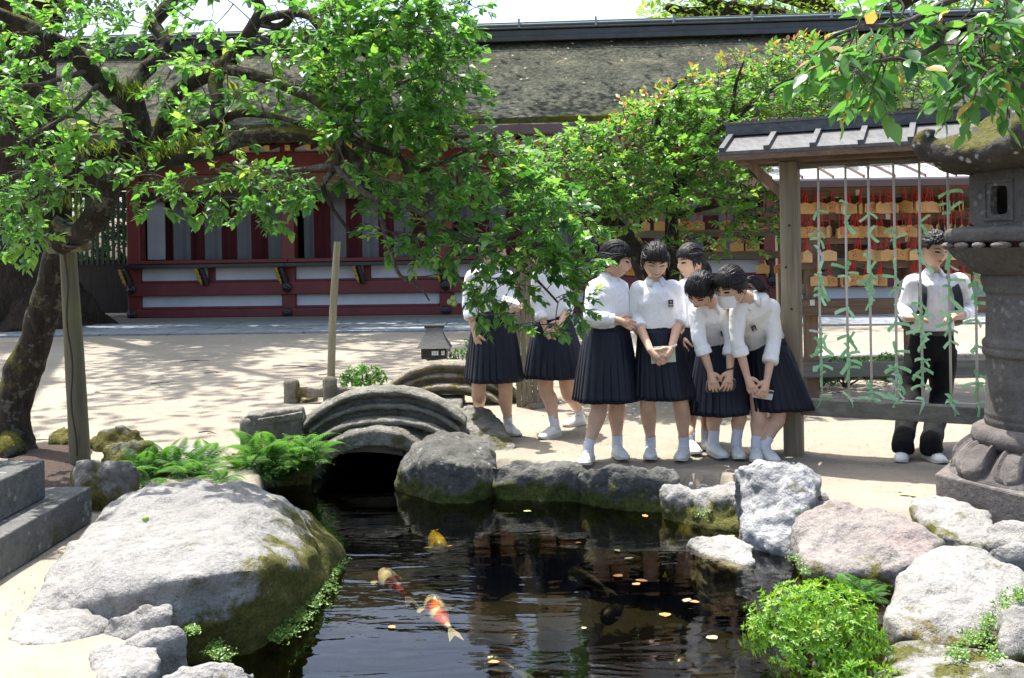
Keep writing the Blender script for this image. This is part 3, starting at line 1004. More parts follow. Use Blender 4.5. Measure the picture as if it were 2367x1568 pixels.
# ------------------------------------------------ lattice fence and dark side shed past the hall's corner
fen = thing('lattice_fence', V(-11.6, 25.4, 0), 'dark green upright-bar fence between the giant trunk and the hall', 'fence')
m_bar = simple('dark_green_paint', (.018, .05, .03), .5, .2, 5, 0)
for k in range(26):
    mb = MB(); mb.box(-13.0 + k * .135, 25.4, 2.2, .06, .05, 1.75)
    obj('bar', mb, m_bar, fen)
for z in (1.36, 3.1):
    mb = MB(); mb.box(-11.3, 25.45, z, 3.9, .1, .14)
    obj('rail', mb, M_DARKWOOD, fen)
mb = MB(); mb.box(-11.3, 25.5, .68, 3.9, .12, 1.22)
obj('board_wall', mb, M_DARKWOOD, fen)
mb = MB(); mb.box(-11.3, 25.55, 3.7, 3.9, .12, 1.0)
obj('top_board', mb, M_DARKWOOD, fen)
# ================================================================== VEGETATION
GREEN = [(.0, (.024, .080, .020)), (.35, (.056, .165, .034)), (.65, (.098, .24, .046)), (.86, (.18, .31, .06)), (.93, (.30, .20, .04)), (1.0, (.42, .10, .04))]
M_LEAF = leaf_mat('plum_leaf', GREEN, .46)
M_LEAF2 = leaf_mat('young_leaf', [(.0, (.038, .115, .024)), (.4, (.082, .21, .036)), (.75, (.132, .28, .05)), (.88, (.19, .27, .055)), (.93, (.26, .19, .05)), (1.0, (.30, .13, .075))], .4)
M_LEAFN = leaf_mat('near_leaf', [(.0, (.025, .095, .03)), (.5, (.055, .17, .04)), (.85, (.10, .22, .05)), (.93, (.33, .22, .06)), (1.0, (.42, .19, .07))], .45, .32)
M_CAMPHOR = leaf_mat('camphor_leaf', [(.0, (.06, .14, .02)), (.5, (.13, .25, .035)), (1.0, (.23, .33, .05))], .5)
M_AZALEA = leaf_mat('azalea_leaf', [(.0, (.07, .19, .018)), (.5, (.14, .30, .025)), (.9, (.24, .40, .04)), (1.0, (.35, .42, .06))], .4, .4, 1.8)
M_FERN = leaf_mat('fern_leaf', [(.0, (.022, .08, .016)), (.6, (.055, .16, .026)), (1.0, (.12, .24, .04))], .42, .5)
M_DARKLEAF = leaf_mat('hedge_leaf', [(.0, (.015, .05, .012)), (.6, (.035, .10, .02)), (1.0, (.08, .17, .03))], .3)


def bark_mat(name, lo, hi, moss=0.0, scale=1.0, lich=.0):
    g = N(name)
    p = g.pos()
    q = g.mapped(p, (9 * scale, 9 * scale, 2.2 * scale))
    f = g.noise(q, 2.2, 7, .68, .7)
    c = g.ramp(f, [(.3, lo), (.7, hi)])
    c = g.mix(.5, c, g.ramp(g.noise(p, 40 * scale, 3), [(.3, .5), (.6, 1.1)]), 'MULTIPLY')
    if lich:
        c = g.mix(g.math('MULTIPLY', g.ramp(g.noise(p, 9, 4, .7), [(.55, 0.0), (.62, 1.0)]), lich), c, (.23, .24, .20))
    b = g.bump(f, .9, .05 / scale)
    if moss:
        nz = g.n('SeparateXYZ', Vector=g.tc.outputs['Normal']).outputs[2]
        m = g.ramp(g.math('ADD', g.math('MULTIPLY', nz, .22), g.math('ADD', g.math('SUBTRACT', g.noise(p, 3.2, 6, .7), .62), moss)), [(.0, 0.0), (.12, 1.0)])
        c = g.mix(m, c, g.ramp(g.noise(p, 60, 3, .8), [(.3, (.045, .05, .008)), (.7, (.16, .15, .02))]))
        b = g.bump(g.math('MULTIPLY', g.noise(p, 110, 3), m), .8, .02, b)
    MATS[name] = g.done(g.bsdf(c, .92, b, Specular__IOR__Level=.2))
    return MATS[name]


M_BARK = bark_mat('plum_bark', (.012, .010, .008), (.055, .046, .036), moss=.06, lich=.35)
M_TWIG = bark_mat('twig_bark', (.045, .036, .030), (.15, .13, .115), moss=0, scale=2, lich=.3)
M_GIANT = bark_mat('camphor_bark', (.018, .012, .009), (.065, .045, .032), moss=0, scale=.5)

LT0 = np.array([(0, 0, 0), (.30, .25, .035), (.30, -.25, .035), (.68, .19, .0), (.68, -.19, .0), (1.0, 0, -.16), (.45, 0, -.035)])
LF0 = np.array([(0, 6, 1), (0, 2, 6), (1, 6, 3), (2, 4, 6), (3, 6, 5), (4, 5, 6)])
# finer leaf: midrib fold, pointed drooping tip
LT1 = [(0, 0, 0)]
for t_, w_, z_ in ((.20, .20, .0), (.46, .245, -.012), (.74, .15, -.06)):
    LT1 += [(t_, w_, z_ + .035), (t_, 0, z_ - .012), (t_, -w_, z_ + .035)]
LT1 += [(1.04, 0, -.13)]
LT1 = np.array(LT1)
LF1 = [(0, 2, 1), (0, 3, 2)]
for i_ in (1, 4):
    for a_ in (0, 1):
        p_ = i_ + a_
        LF1 += [(p_, p_ + 1, p_ + 4), (p_, p_ + 4, p_ + 3)]
LF1 += [(7, 8, 10), (8, 9, 10)]
LF1 = np.array(LF1)


def leaf_frames(D, Nn):
    D = D / np.linalg.norm(D, axis=1)[:, None]
    S = np.cross(Nn, D); S /= (np.linalg.norm(S, axis=1)[:, None] + 1e-9)
    U = np.cross(D, S)
    return D, S, U


def leaves_mesh(name, Pn, D, Nn, L, rnd, width=1.0, fine=False):
    LT, LF = (LT1, LF1) if fine else (LT0, LF0)
    D, S, U = leaf_frames(D, Nn)
    n = len(Pn); k = len(LT); m = len(LF)
    v = Pn[:, None, :] + L[:, None, None] * (LT[None, :, 0:1] * D[:, None, :] + LT[None, :, 1:2] * width * S[:, None, :] + LT[None, :, 2:3] * U[:, None, :])
    f = (LF[None] + (np.arange(n) * k)[:, None, None]).reshape(-1, 3)
    me = bpy.data.meshes.new(name)
    me.vertices.add(n * k); me.vertices.foreach_set('co', v.astype(np.float32).ravel())
    me.loops.add(n * m * 3); me.loops.foreach_set('vertex_index', f.astype(np.int32).ravel())
    me.polygons.add(n * m); me.polygons.foreach_set('loop_start', np.arange(0, n * m * 3, 3, dtype=np.int32))
    me.update(calc_edges=True)
    at = me.attributes.new('rnd', 'FLOAT', 'FACE')
    at.data.foreach_set('value', np.repeat(rnd, m).astype(np.float32))
    return me


def project(Pn):
    """picture column/row of world points (numpy)"""
    d = Pn - np.array(C_)
    r = d @ np.array(R_); u = d @ np.array(U_); f = d[:, 1]
    return CX + FPX * r / f, CY - FPX * u / f, f


def foliage(tree, data, mat, n_single=300, width=1.0, name='foliage', fine=False):
    """biggest leaves in view as single parts, the rest as one mass"""
    Pn, D, Nn, L, rnd = [np.array(x, dtype=float) for x in data]
    org = np.array(ORG[tree.name])
    px, py, dep = project(Pn)
    vis = (px > 0) & (px < 2367) & (py > 0) & (py < 1568) & (dep > .5)
    size = np.where(vis, L / np.maximum(dep, .1), 0)
    order = np.argsort(-size)
    single = order[:n_single]; single = single[size[single] > 0]
    rest = np.setdiff1d(np.arange(len(Pn)), single)
    if len(rest):
        me = leaves_mesh(name, Pn[rest] - org, D[rest], Nn[rest], L[rest], rnd[rest], width, fine)
        me.materials.append(mat)
        o = bpy.data.objects.new(name, me); COL.objects.link(o); o.parent = tree; o['kind'] = 'stuff'
    if len(single):
        qs = np.linspace(0, 1, 13); meshes = []
        for q in qs:
            me = leaves_mesh('leaf', np.zeros((1, 3)), np.array([[1., 0, 0]]), np.array([[0, 0, 1.]]), np.ones(1), np.array([q]), width, True)
            me.materials.append(mat); meshes.append(me)
        Dn, S, U = leaf_frames(D[single], Nn[single])
        for i, j in enumerate(single):
            o = bpy.data.objects.new('leaf', meshes[int(round(min(1, max(0, rnd[j])) * 12))])
            COL.objects.link(o); o.parent = tree
            l = L[j]; p = Pn[j] - org
            o.matrix_local = Matrix(((Dn[i][0] * l, S[i][0] * l, U[i][0] * l, p[0]), (Dn[i][1] * l, S[i][1] * l, U[i][1] * l, p[1]), (Dn[i][2] * l, S[i][2] * l, U[i][2] * l, p[2]), (0, 0, 0, 1)))


def in_poly(x, y, poly):
    c = False; n = len(poly); j = n - 1
    for i in range(n):
        xi, yi = poly[i]; xj, yj = poly[j]
        if (yi > y) != (yj > y) and x < (xj - xi) * (y - yi) / (yj - yi) + xi:
            c = not c
        j = i
    return c


def sample_region(poly, n, Y0, Y1, r, clump=0.0, fx=3.2):
    xs = [p[0] for p in poly]; ys = [p[1] for p in poly]; out = []
    tries = 0
    while len(out) < n and tries < n * 60:
        tries += 1
        x, y = r.uniform(min(xs), max(xs)), r.uniform(min(ys), max(ys))
        if not in_poly(x, y, poly):
            continue
        Yd = r.uniform(Y0, Y1)
        p = P(x, y, Yd)
        if clump and noise.noise(p * fx) + r.uniform(-.25, .25) < clump:
            continue
        out.append(p)
    return out


def spray(p, d, k, L, r, data, tint=None, droop=.55, tl=.13):
    """short twig with k leaves round it"""
    d = d.normalized()
    side = d.cross(V(0, 0, 1))
    if side.length < .05:
        side = V(1, 0, 0)
    side.normalize(); up = side.cross(d)
    base = r.gauss(.45, .17)
    pts = [p, p + d * tl * .5 + V(0, 0, -.006), p + d * tl + V(0, 0, -.03 * droop * 2)]
    for i in range(k):
        t = .2 + .8 * i / max(1, k - 1)
        q = pts[0].lerp(pts[1], t * 2) if t < .5 else pts[1].lerp(pts[2], t * 2 - 1)
        a = i * 2.4 + r.uniform(-.4, .4)
        rad = side * math.cos(a) + up * math.sin(a) * .7
        ld = (d * (.35 + .5 * t) + rad * .85 + V(0, 0, -droop * r.uniform(.5, 1.3))).normalized()
        nn = (V(0, 0, 1) + rad * .5 + V(r.uniform(-.5, .5), r.uniform(-.5, .5), 0)).normalized()
        if abs(nn.dot(ld)) > .95:
            nn = V(ld.y, -ld.x, .3)
        ln = L * r.uniform(.5, 1.25)
        data[0].append(q); data[1].append(ld); data[2].append(nn); data[3].append(ln)
        v = base + r.gauss(0, .09) + (.10 if i == k - 1 else 0)
        v = min(.87, max(0, v))
        if tint and r.random() < tint(q):
            v = r.uniform(.88, 1.0)
        data[4].append(v)
    return pts


def grow(nodes, targets, r, maxlen=.9, bend=.10):
    """connect each target to the nearest wood, nearest first; returns twig polylines"""
    nd = [np.array(n) for n in nodes]
    arr = np.array(nd)
    T = np.array(targets)
    d0 = np.array([np.min(np.linalg.norm(arr - t, axis=1)) for t in T])
    twigs = [None] * len(targets)
    buf = list(arr)
    A = np.zeros((len(arr) + len(T) * 3, 3)); A[:len(arr)] = arr; n = len(arr)
    for i in np.argsort(d0):
        t = T[i]
        d = np.linalg.norm(A[:n] - t, axis=1)
        j = int(np.argmin(d))
        a = Vector(A[j]); b = Vector(t)
        L = (b - a).length
        off = Vector((r.uniform(-1, 1), r.uniform(-1, 1), r.uniform(-.2, 1))) * L * bend
        m1 = a.lerp(b, .4) + off; m2 = a.lerp(b, .75) + off * .7
        twigs[i] = [a, m1, m2, b]
        A[n] = m1; A[n + 1] = m2; A[n + 2] = t; n += 3
    return twigs


def branch_mesh(mb, px, rad, smooth=5, seg=9, rough=.16, nodes=None, freq=9):
    """px: (x, y, Y) list; returns samples for twig growth"""
    pts = [P(*q) for q in px]
    rad = list(rad) if hasattr(rad, '__len__') else [rad] * len(pts)
    if len(rad) == 2 and len(pts) > 2:
        rad = [rad[0] + (rad[1] - rad[0]) * i / (len(pts) - 1) for i in range(len(pts))]
    mb.tube(pts, rad, seg, smooth, rough, freq)
    if nodes is not None:
        s, _ = catmull(pts, rad, 5)
        nodes.extend(s)


def plum():
    base = G(30, 1045)
    T = thing('plum_tree', base, 'gnarled old plum tree with mossy trunk leaning over the pond', 'tree')
    r = random.Random(31)
    mb = MB()
    tr = [base - V(0, 0, .15), P(22, 1000, base.y), P(40, 900, base.y), P(85, 780, base.y - .05), P(115, 680, base.y - .1), P(140, 590, base.y - .15), P(150, 530, base.y - .2)]
    mb.tube(tr, [.23, .155, .125, .12, .118, .115, .115], 18, 6, .24, 5)
    mb.tube([base + V(.02, -.05, -.1), P(30, 1040, base.y - .2), P(18, 1010, base.y - .1)], [.12, .10, .06], 12, 4, .2, 6)
    obj('trunk', mb, M_BARK, T, smooth=True)
    nodes = []
    main = [
        ([(140, 560, 7.1), (124, 500, 7.05), (130, 425, 7.0), (161, 396, 6.95), (230, 368, 6.9), (291, 345, 6.85), (318, 312, 6.8), (310, 250, 6.75), (299, 228, 6.75)], [.105, .10, .095, .085, .085, .085, .09, .085, .08]),
        ([(302, 240, 6.75), (268, 215, 6.7), (215, 172, 6.6), (165, 115, 6.5), (115, 88, 6.4), (57, 57, 6.3), (-30, 20, 6.2)], [.075, .07, .062, .058, .05, .045, .035]),
        ([(310, 240, 6.75), (318, 184, 6.8), (356, 142, 6.85), (383, 103, 6.9), (356, 57, 6.95), (379, 23, 7.0), (425, -25, 7.1)], [.065, .055, .05, .048, .05, .048, .045]),
        ([(140, 560, 7.05), (180, 540, 6.95), (211, 517, 6.85), (240, 465, 6.8), (253, 420, 6.75), (254, 385, 6.75)], [.09, .085, .085, .08, .075, .062]),
        ([(250, 425, 6.75), (290, 398, 6.7), (326, 383, 6.65), (422, 364, 6.5), (498, 345, 6.4), (556, 322, 6.3), (652, 310, 6.2), (728, 318, 6.1), (767, 326, 6.0), (830, 380, 5.95), (850, 430, 5.95), (900, 470, 5.95)], [.075, .07, .066, .06, .055, .05, .045, .042, .038, .03, .025, .018]),
        ([(330, 375, 6.7), (364, 326, 6.7), (402, 230, 6.6), (441, 192, 6.55), (498, 165, 6.5), (544, 126, 6.45), (583, 65, 6.4), (602, 23, 6.4), (580, -20, 6.4)], [.06, .058, .052, .05, .048, .05, .042, .038, .03]),
        ([(498, 342, 6.4), (502, 300, 6.42), (502, 230, 6.45), (498, 184, 6.48), (515, 150, 6.5)], [.045, .045, .046, .048, .045]),
        ([(385, 315, 6.65), (420, 312, 6.6), (460, 295, 6.55), (517, 276, 6.5), (560, 262, 6.4), (640, 270, 6.3), (700, 290, 6.2)], [.035, .034, .033, .03, .026, .02, .014]),
        ([(520, 150, 6.5), (545, 165, 6.4), (575, 172, 6.35), (621, 184, 6.3), (671, 203, 6.2), (728, 230, 6.1), (767, 268, 6.0), (786, 318, 5.95), (776, 383, 5.9), (747, 429, 5.9), (767, 479, 5.9), (810, 537, 5.9)], [.042, .04, .038, .035, .034, .032, .03, .024, .02, .016, .013, .009]),
        ([(590, 60, 6.4), (602, 50, 6.38), (652, 34, 6.3), (709, 34, 6.2), (736, 61, 6.15), (775, 100, 6.1), (830, 120, 6.1), (880, 150, 6.1)], [.03, .03, .028, .026, .024, .02, .016, .01]),
        ([(595, 52, 6.4), (640, 62, 6.35), (668, 45, 6.3), (676, 10, 6.3), (670, -20, 6.3)], [.028, .026, .024, .022, .02]),
        ([(762, 272, 6.0), (817, 322, 5.95), (874, 345, 5.95), (924, 364, 5.95), (947, 410, 5.95), (970, 395, 5.95), (1016, 379, 5.95), (1077, 349, 5.95), (1110, 330, 5.95)], [.026, .024, .022, .02, .018, .016, .014, .011, .007]),
        ([(773, 385, 5.9), (817, 425, 5.9), (855, 452, 5.9), (912, 468, 5.9), (970, 491, 5.95), (1027, 530, 6.0), (1081, 553, 6.05), (1123, 565, 6.1), (1149, 589, 6.15), (1182, 610, 6.2), (1217, 631, 6.2), (1243, 650, 6.2), (1290, 700, 6.25)], [.022, .02, .02, .018, .018, .017, .018, .017, .015, .013, .011, .009, .006]),
        ([(910, 540, 6.0), (988, 552, 6.05), (1071, 560, 6.1), (1160, 548, 6.15), (1240, 535, 6.2), (1310, 520, 6.25)], [.018, .018, .017, .014, .011, .007]),
        ([(880, 500, 5.95), (895, 560, 5.95), (906, 592, 5.95), (926, 638, 5.95), (972, 667, 5.95), (993, 696, 5.95)], [.013, .013, .012, .011, .008, .004]),
        ([(926, 640, 5.95), (980, 640, 5.95), (1030, 632, 5.95), (1060, 640, 5.95)], [.006, .005, .004, .003]),
        ([(200, 165, 6.55), (150, 180, 6.4), (90, 195, 6.3), (0, 198, 6.2)], [.02, .016, .012, .008]),
        ([(230, 190, 6.6), (180, 250, 6.5), (100, 300, 6.4), (30, 340, 6.3)], [.018, .015, .011, .006]),
        ([(300, 345, 6.8), (240, 300, 6.6), (160, 270, 6.5), (80, 310, 6.4)], [.018, .014, .01, .006]),
        ([(135, 440, 7.0), (95, 410, 6.9), (50, 400, 6.8), (5, 420, 6.7)], [.02, .016, .012, .007]),
        ([(420, 365, 6.5), (460, 420, 6.4), (530, 405, 6.3), (620, 400, 6.2), (700, 392, 6.05), (770, 383, 5.95)], [.012, .014, .015, .016, .017, .018]),
        ([(775, 100, 6.1), (850, 60, 6.1), (930, 40, 6.1), (1010, 30, 6.1)], [.018, .014, .01, .006]),
        ([(767, 268, 6.0), (850, 230, 6.0), (930, 190, 6.0), (1020, 170, 6.0)], [.02, .015, .011, .006]),
    ]
    bm_ = MB()
    for px, rad in main:
        b1 = MB()
        branch_mesh(b1, px, rad, 6, 12 if max(rad) > .03 else 8, .18, nodes)
        obj('branch', b1, M_BARK if max(rad) > .022 else M_TWIG, T, smooth=True)
    mb = MB(); c = P(254, 384, 6.75)
    mb.ell(c, V(.058, 0, 0), V(0, .055, 0), V(0, 0, .006), 18, 6)
    obj('cut_end', mb, simple('cut_wood', (.36, .29, .20), .8, .15, 30, .2), T)
    # foliage regions
    data = [[], [], [], [], []]
    S = []
    regs = [
        ([(-80, -40), (330, -40), (330, 60), (230, 200), (330, 320), (280, 380), (120, 400), (120, 560), (20, 600), (-80, 560)], 230, 5.7, 7.2, -.02),
        ([(330, -40), (780, -40), (780, 330), (560, 350), (330, 330)], 150, 5.7, 7.0, .04),
        ([(740, -40), (1090, -40), (1105, 70), (1075, 130), (1110, 215), (1060, 260), (960, 300), (780, 330), (720, 160)], 520, 5.6, 6.6, -.2),
        ([(850, 290), (1120, 280), (1180, 300), (1230, 360), (1300, 430), (1380, 520), (1365, 590), (1300, 600), (1010, 590), (960, 480), (830, 440), (780, 380)], 400, 5.7, 6.5, -.15),
        ([(830, 470), (960, 500), (1060, 590), (1010, 610), (880, 560)], 22, 5.7, 6.1, -.3),
        ([(1070, 625), (1200, 625), (1220, 670), (1150, 700), (1100, 705), (1060, 690)], 26, 5.95, 6.4, -.3), ([(1075, 720), (1180, 705), (1180, 730), (1090, 750)], 6, 5.95, 6.3, -.5), ([(1200, 580), (1365, 570), (1370, 640), (1300, 660), (1230, 640)], 30, 5.95, 6.4, -.3), ([(1280, 660), (1365, 640), (1350, 730), (1300, 720)], 12, 5.95, 6.4, -.5), ([(1210, 740), (1310, 735), (1300, 770), (1220, 765)], 7, 5.95, 6.4, -.5),
        ([(280, 395), (560, 380), (740, 400), (720, 470), (590, 525), (540, 500), (420, 470), (300, 480)], 95, 5.8, 6.6, -.05),
        ([(-40, 180), (160, 190), (250, 260), (200, 420), (60, 560), (-40, 560)], 60, 5.8, 6.8, -.1),
    ]
    for poly_, n, Y0, Y1, cl in regs:
        S += sample_region(poly_, n, Y0, Y1, r, cl)
    tw = grow([tuple(n) for n in nodes], [tuple(s) for s in S], r, bend=.13)
    mb = MB()
    for s, t in zip(S, tw):
        d = (t[3] - t[2])
        d = d.normalized() * .1 + V(r.uniform(-.1, .1), r.uniform(-.1, .1), -.005)
        L = sum((t[i + 1] - t[i]).length for i in range(3))
        r0 = min(.009, .0032 + .006 * L)
        pts = spray(s, d, r.randint(8, 13), .060, r, data, droop=.22, tl=.13)
        mb.tube(t[:3] + pts, [r0, r0 * .85, r0 * .7, r0 * .5, .0022, .0016], 4, 0, cap=False)
    obj('twigs', mb, M_TWIG, T, kind='stuff')
    foliage(T, data, M_LEAF, 300, 1.28, fine=True)
    # green plums
    m_pl = simple('green_plum', (.22, .30, .08), .5, .15, 20, 0)
    pm = None
    for x, y in ((1120, 350), (1090, 362), (1148, 372), (978, 550), (972, 546), (205, 122), (1048, 690), (1040, 698), (1050, 702), (742, 46)):
        p = P(x, y, 5.85)
        if pm is None:
            mb = MB(); mb.ell(V(0, 0, 0), V(.018, 0, 0), V(0, .018, 0), V(0, 0, .019), 12, 8)
            pm = mb.mesh('plum'); pm.materials.append(m_pl); pm.polygons.foreach_set('use_smooth', [True] * len(pm.polygons))
        o = bpy.data.objects.new('plum', pm); COL.objects.link(o); o.parent = T; o.location = p - base
    # grassy epiphytes on the limbs
    tuft = [[], [], [], [], []]
    spots = [(165, 392, 6.93, 30), (190, 380, 6.9, 30), (230, 362, 6.88, 45), (262, 350, 6.85, 45), (150, 412, 6.95, 20), (300, 232, 6.72, 40), (318, 226, 6.75, 30), (340, 380, 6.62, 30), (375, 370, 6.55, 35), (412, 355, 6.5, 30), (440, 345, 6.5, 30), (470, 340, 6.4, 20), (145, 480, 7.0, 45), (500, 330, 6.35, 20), (135, 445, 6.95, 20), (190, 510, 6.85, 15), (550, 228, 6.4, 20), (285, 215, 6.7, 16)]
    for x, y, Yd, n in spots:
        c = P(x, y, Yd - .04)
        for k in range(n):
            p = c + V(r.gauss(0, .05), r.gauss(0, .05), r.gauss(0, .015))
            d = V(r.gauss(0, .55), r.gauss(0, .55), 1).normalized()
            tuft[0].append(p); tuft[1].append(d); tuft[2].append(V(d.z, 0, -d.x) + V(r.uniform(-.4, .4), r.uniform(-.9, .9), 0)); tuft[3].append(r.uniform(.05, .13)); tuft[4].append(r.random())
    Pn, D, Nn, L, rnd = [np.array(x, dtype=float) for x in tuft]
    me = leaves_mesh('limb_ferns', Pn - np.array(base), D, Nn, L, rnd, .32)
    me.materials.append(leaf_mat('limb_fern', [(0, (.06, .12, .015)), (1, (.20, .26, .035))], .4))
    o = bpy.data.objects.new('limb_ferns', me); COL.objects.link(o); o.parent = T; o['kind'] = 'stuff'


plum()


def plum_behind():
    base = V(P(1515, 0, 10.2).x, 10.2, 0)
    T = thing('leafy_tree', base, 'bushy bright green tree with reddish young shoots behind the girls', 'tree')
    r = random.Random(41)
    nodes = []
    mb = MB()
    mb.tube([base - V(0, 0, .1), P(1512, 720, 10.2), P(1490, 610, 10.15), P(1440, 555, 10.1), P(1412, 515, 10.05)], [.17, .14, .13, .12, .09], 14, 6, .2, 5)
    mb.tube([P(1530, 760, 10.2), P(1556, 620, 10.2), P(1552, 520, 10.2), P(1565, 440, 10.2), P(1620, 360, 10.1)], [.08, .075, .07, .06, .05], 12, 6, .18, 6)
    obj('trunk', mb, M_BARK, T, smooth=True)
    for px, rad in [
        ([(1412, 515, 10.05), (1400, 470, 10.0), (1420, 420, 10.0), (1400, 360, 9.9), (1380, 310, 9.9)], [.08, .06, .05, .03, .015]),
        ([(1412, 518, 10.05), (1350, 490, 9.9), (1290, 440, 9.8), (1240, 400, 9.7)], [.05, .04, .025, .012]),
        ([(1565, 440, 10.2), (1540, 360, 10.1), (1520, 290, 10.0), (1540, 220, 10.0), (1600, 170, 10.0)], [.05, .04, .032, .022, .012]),
        ([(1620, 360, 10.1), (1690, 280, 10.0), (1780, 210, 10.0), (1880, 160, 10.0)], [.05, .04, .028, .012]),
        ([(1620, 360, 10.1), (1720, 330, 9.9), (1820, 300, 9.9), (1950, 260, 9.9), (2080, 230, 9.9)], [.04, .035, .028, .02, .01]),
        ([(1556, 500, 10.2), (1640, 480, 9.9), (1700, 470, 9.8), (1740, 500, 9.8)], [.03, .022, .016, .008]),
        ([(1690, 280, 10), (1700, 200, 10), (1720, 140, 10)], [.025, .018, .008]),
    ]:
        b1 = MB(); branch_mesh(b1, px, rad, 5, 8, .16, nodes); obj('branch', b1, M_BARK, T, smooth=True)
    data = [[], [], [], [], []]
    S = []
    for poly_, n, Y0, Y1, cl in [
        ([(1225, 335), (1330, 300), (1425, 290), (1430, 260), (1600, 210), (1700, 300), (1720, 470), (1560, 470), (1470, 520), (1400, 560), (1260, 500), (1200, 420)], 900, 9.2, 10.6, -.34),
        ([(1430, 262), (1600, 185), (1740, 135), (1850, 108), (2130, 120), (2140, 270), (1900, 290), (1700, 320), (1600, 300)], 900, 9.8, 11.4, -.34),
        ([(1680, 430), (1800, 380), (1810, 480), (1790, 550), (1720, 590), (1680, 530)], 80, 9.4, 10.0, -.25),
        ([(1560, 470), (1700, 460), (1690, 560), (1600, 640), (1500, 620)], 60, 9.8, 10.6, -.1),
        ([(1850, 340), (2100, 340), (2090, 370), (1960, 480), (1860, 560)], 45, 10.2, 11.2, -.1),
        ([(1700, 300), (1800, 290), (1800, 380), (1720, 400)], 60, 9.4, 10.2, -.3),
    ]:
        S += sample_region(poly_, n, Y0, Y1, r, cl, 2.4)

    def tint(q):
        x, y, f = project(np.array([q]))
        x, y = x[0], y[0]
        edge = np.interp(x, [1420, 1600, 1750, 1850, 2130], [262, 185, 132, 108, 120])
        return max(0.02, .38 - (y - edge) / 100) if y < edge + 60 else .02
    tw = grow([tuple(n) for n in nodes], [tuple(s) for s in S], r, bend=.12)
    mb = MB()
    for s, t in zip(S, tw):
        d = (t[3] - t[2]) + V(r.uniform(-.08, .08), r.uniform(-.08, .08), .02)
        hi = tint(s) > .3
        if hi: d = d + V(0, 0, .25)
        pts = spray(s, d, r.randint(8, 12), .066, r, data, tint=tint, droop=.30 if not hi else .1, tl=.15)
        mb.tube(t[:3] + pts, [.007, .006, .005, .004, .003, .002], 4, 0, cap=False)
    obj('twigs', mb, M_TWIG, T, kind='stuff')
    foliage(T, data, M_LEAF2, 300, 1.2, fine=True)


plum_behind()


def near_branch():
    T = thing('cherry_branch', P(2520, -60, 3.3), 'overhanging cherry branch with large leaves and bronze tips above the lantern', 'branch')
    r = random.Random(51); nodes = []
    for px, rad in [
        ([(2520, -60, 3.3), (2420, 10, 3.25), (2367, 62, 3.2), (2330, 90, 3.2), (2290, 60, 3.15), (2230, 55, 3.1), (2180, 60, 3.1)], [.03, .024, .02, .016, .012, .009, .006]),
        ([(2400, -60, 3.2), (2310, 40, 3.15), (2190, 60, 3.1), (2172, 100, 3.1), (2120, 128, 3.05), (2050, 138, 3.0), (1990, 150, 3.0)], [.02, .014, .011, .010, .009, .007, .004]),
        ([(2420, -80, 3.3), (2200, 0, 3.2), (2150, 25, 3.15), (2080, 55, 3.1), (1990, 62, 3.05), (1930, 80, 3.0)], [.016, .012, .010, .008, .006, .003]),
        ([(2260, 58, 3.1), (2268, 110, 3.08), (2275, 170, 3.05)], [.007, .006, .003]),
        ([(2420, 20, 3.2), (2390, 120, 3.15), (2350, 170, 3.1)], [.012, .008, .004]),
    ]:
        b1 = MB(); branch_mesh(b1, px, rad, 6, 8, .12, nodes); obj('branch', b1, M_TWIG, T, smooth=True)
    data = [[], [], [], [], []]
    S = []
    for poly_, n, Y0, Y1 in [
        ([(1880, 60), (2000, 35), (2060, 60), (2120, 70), (2110, 140), (2010, 200), (1930, 170), (1890, 110)], 30, 2.85, 3.2),
        ([(2150, 0), (2330, -20), (2367, 60), (2300, 120), (2200, 90)], 26, 2.95, 3.3),
        ([(2200, 100), (2320, 100), (2330, 190), (2260, 230), (2190, 190)], 20, 2.9, 3.2),
        ([(2300, 120), (2420, 90), (2430, 190), (2340, 200)], 13, 2.9, 3.2),
        ([(2030, 0), (2180, -30), (2180, 40), (2080, 60)], 6, 3.0, 3.3),
    ]:
        S += sample_region(poly_, n, Y0, Y1, r)
    tw = grow([tuple(n) for n in nodes], [tuple(s) for s in S], r, bend=.12)
    mb = MB()
    for s, t in zip(S, tw):
        d = (t[3] - t[2]).normalized() * .1 + V(r.uniform(-.1, .1), r.uniform(-.06, .06), -.05)
        pts = spray(s, d, r.randint(5, 8), .068, r, data, tint=lambda q: .10, droop=.45, tl=.12)
        mb.tube(t[:3] + pts, [.004, .0035, .003, .0026, .002, .0015], 5, 0, cap=False)
    obj('twigs', mb, M_TWIG, T, kind='stuff')
    foliage(T, data, M_LEAFN, 600, 1.15, fine=True)


near_branch()


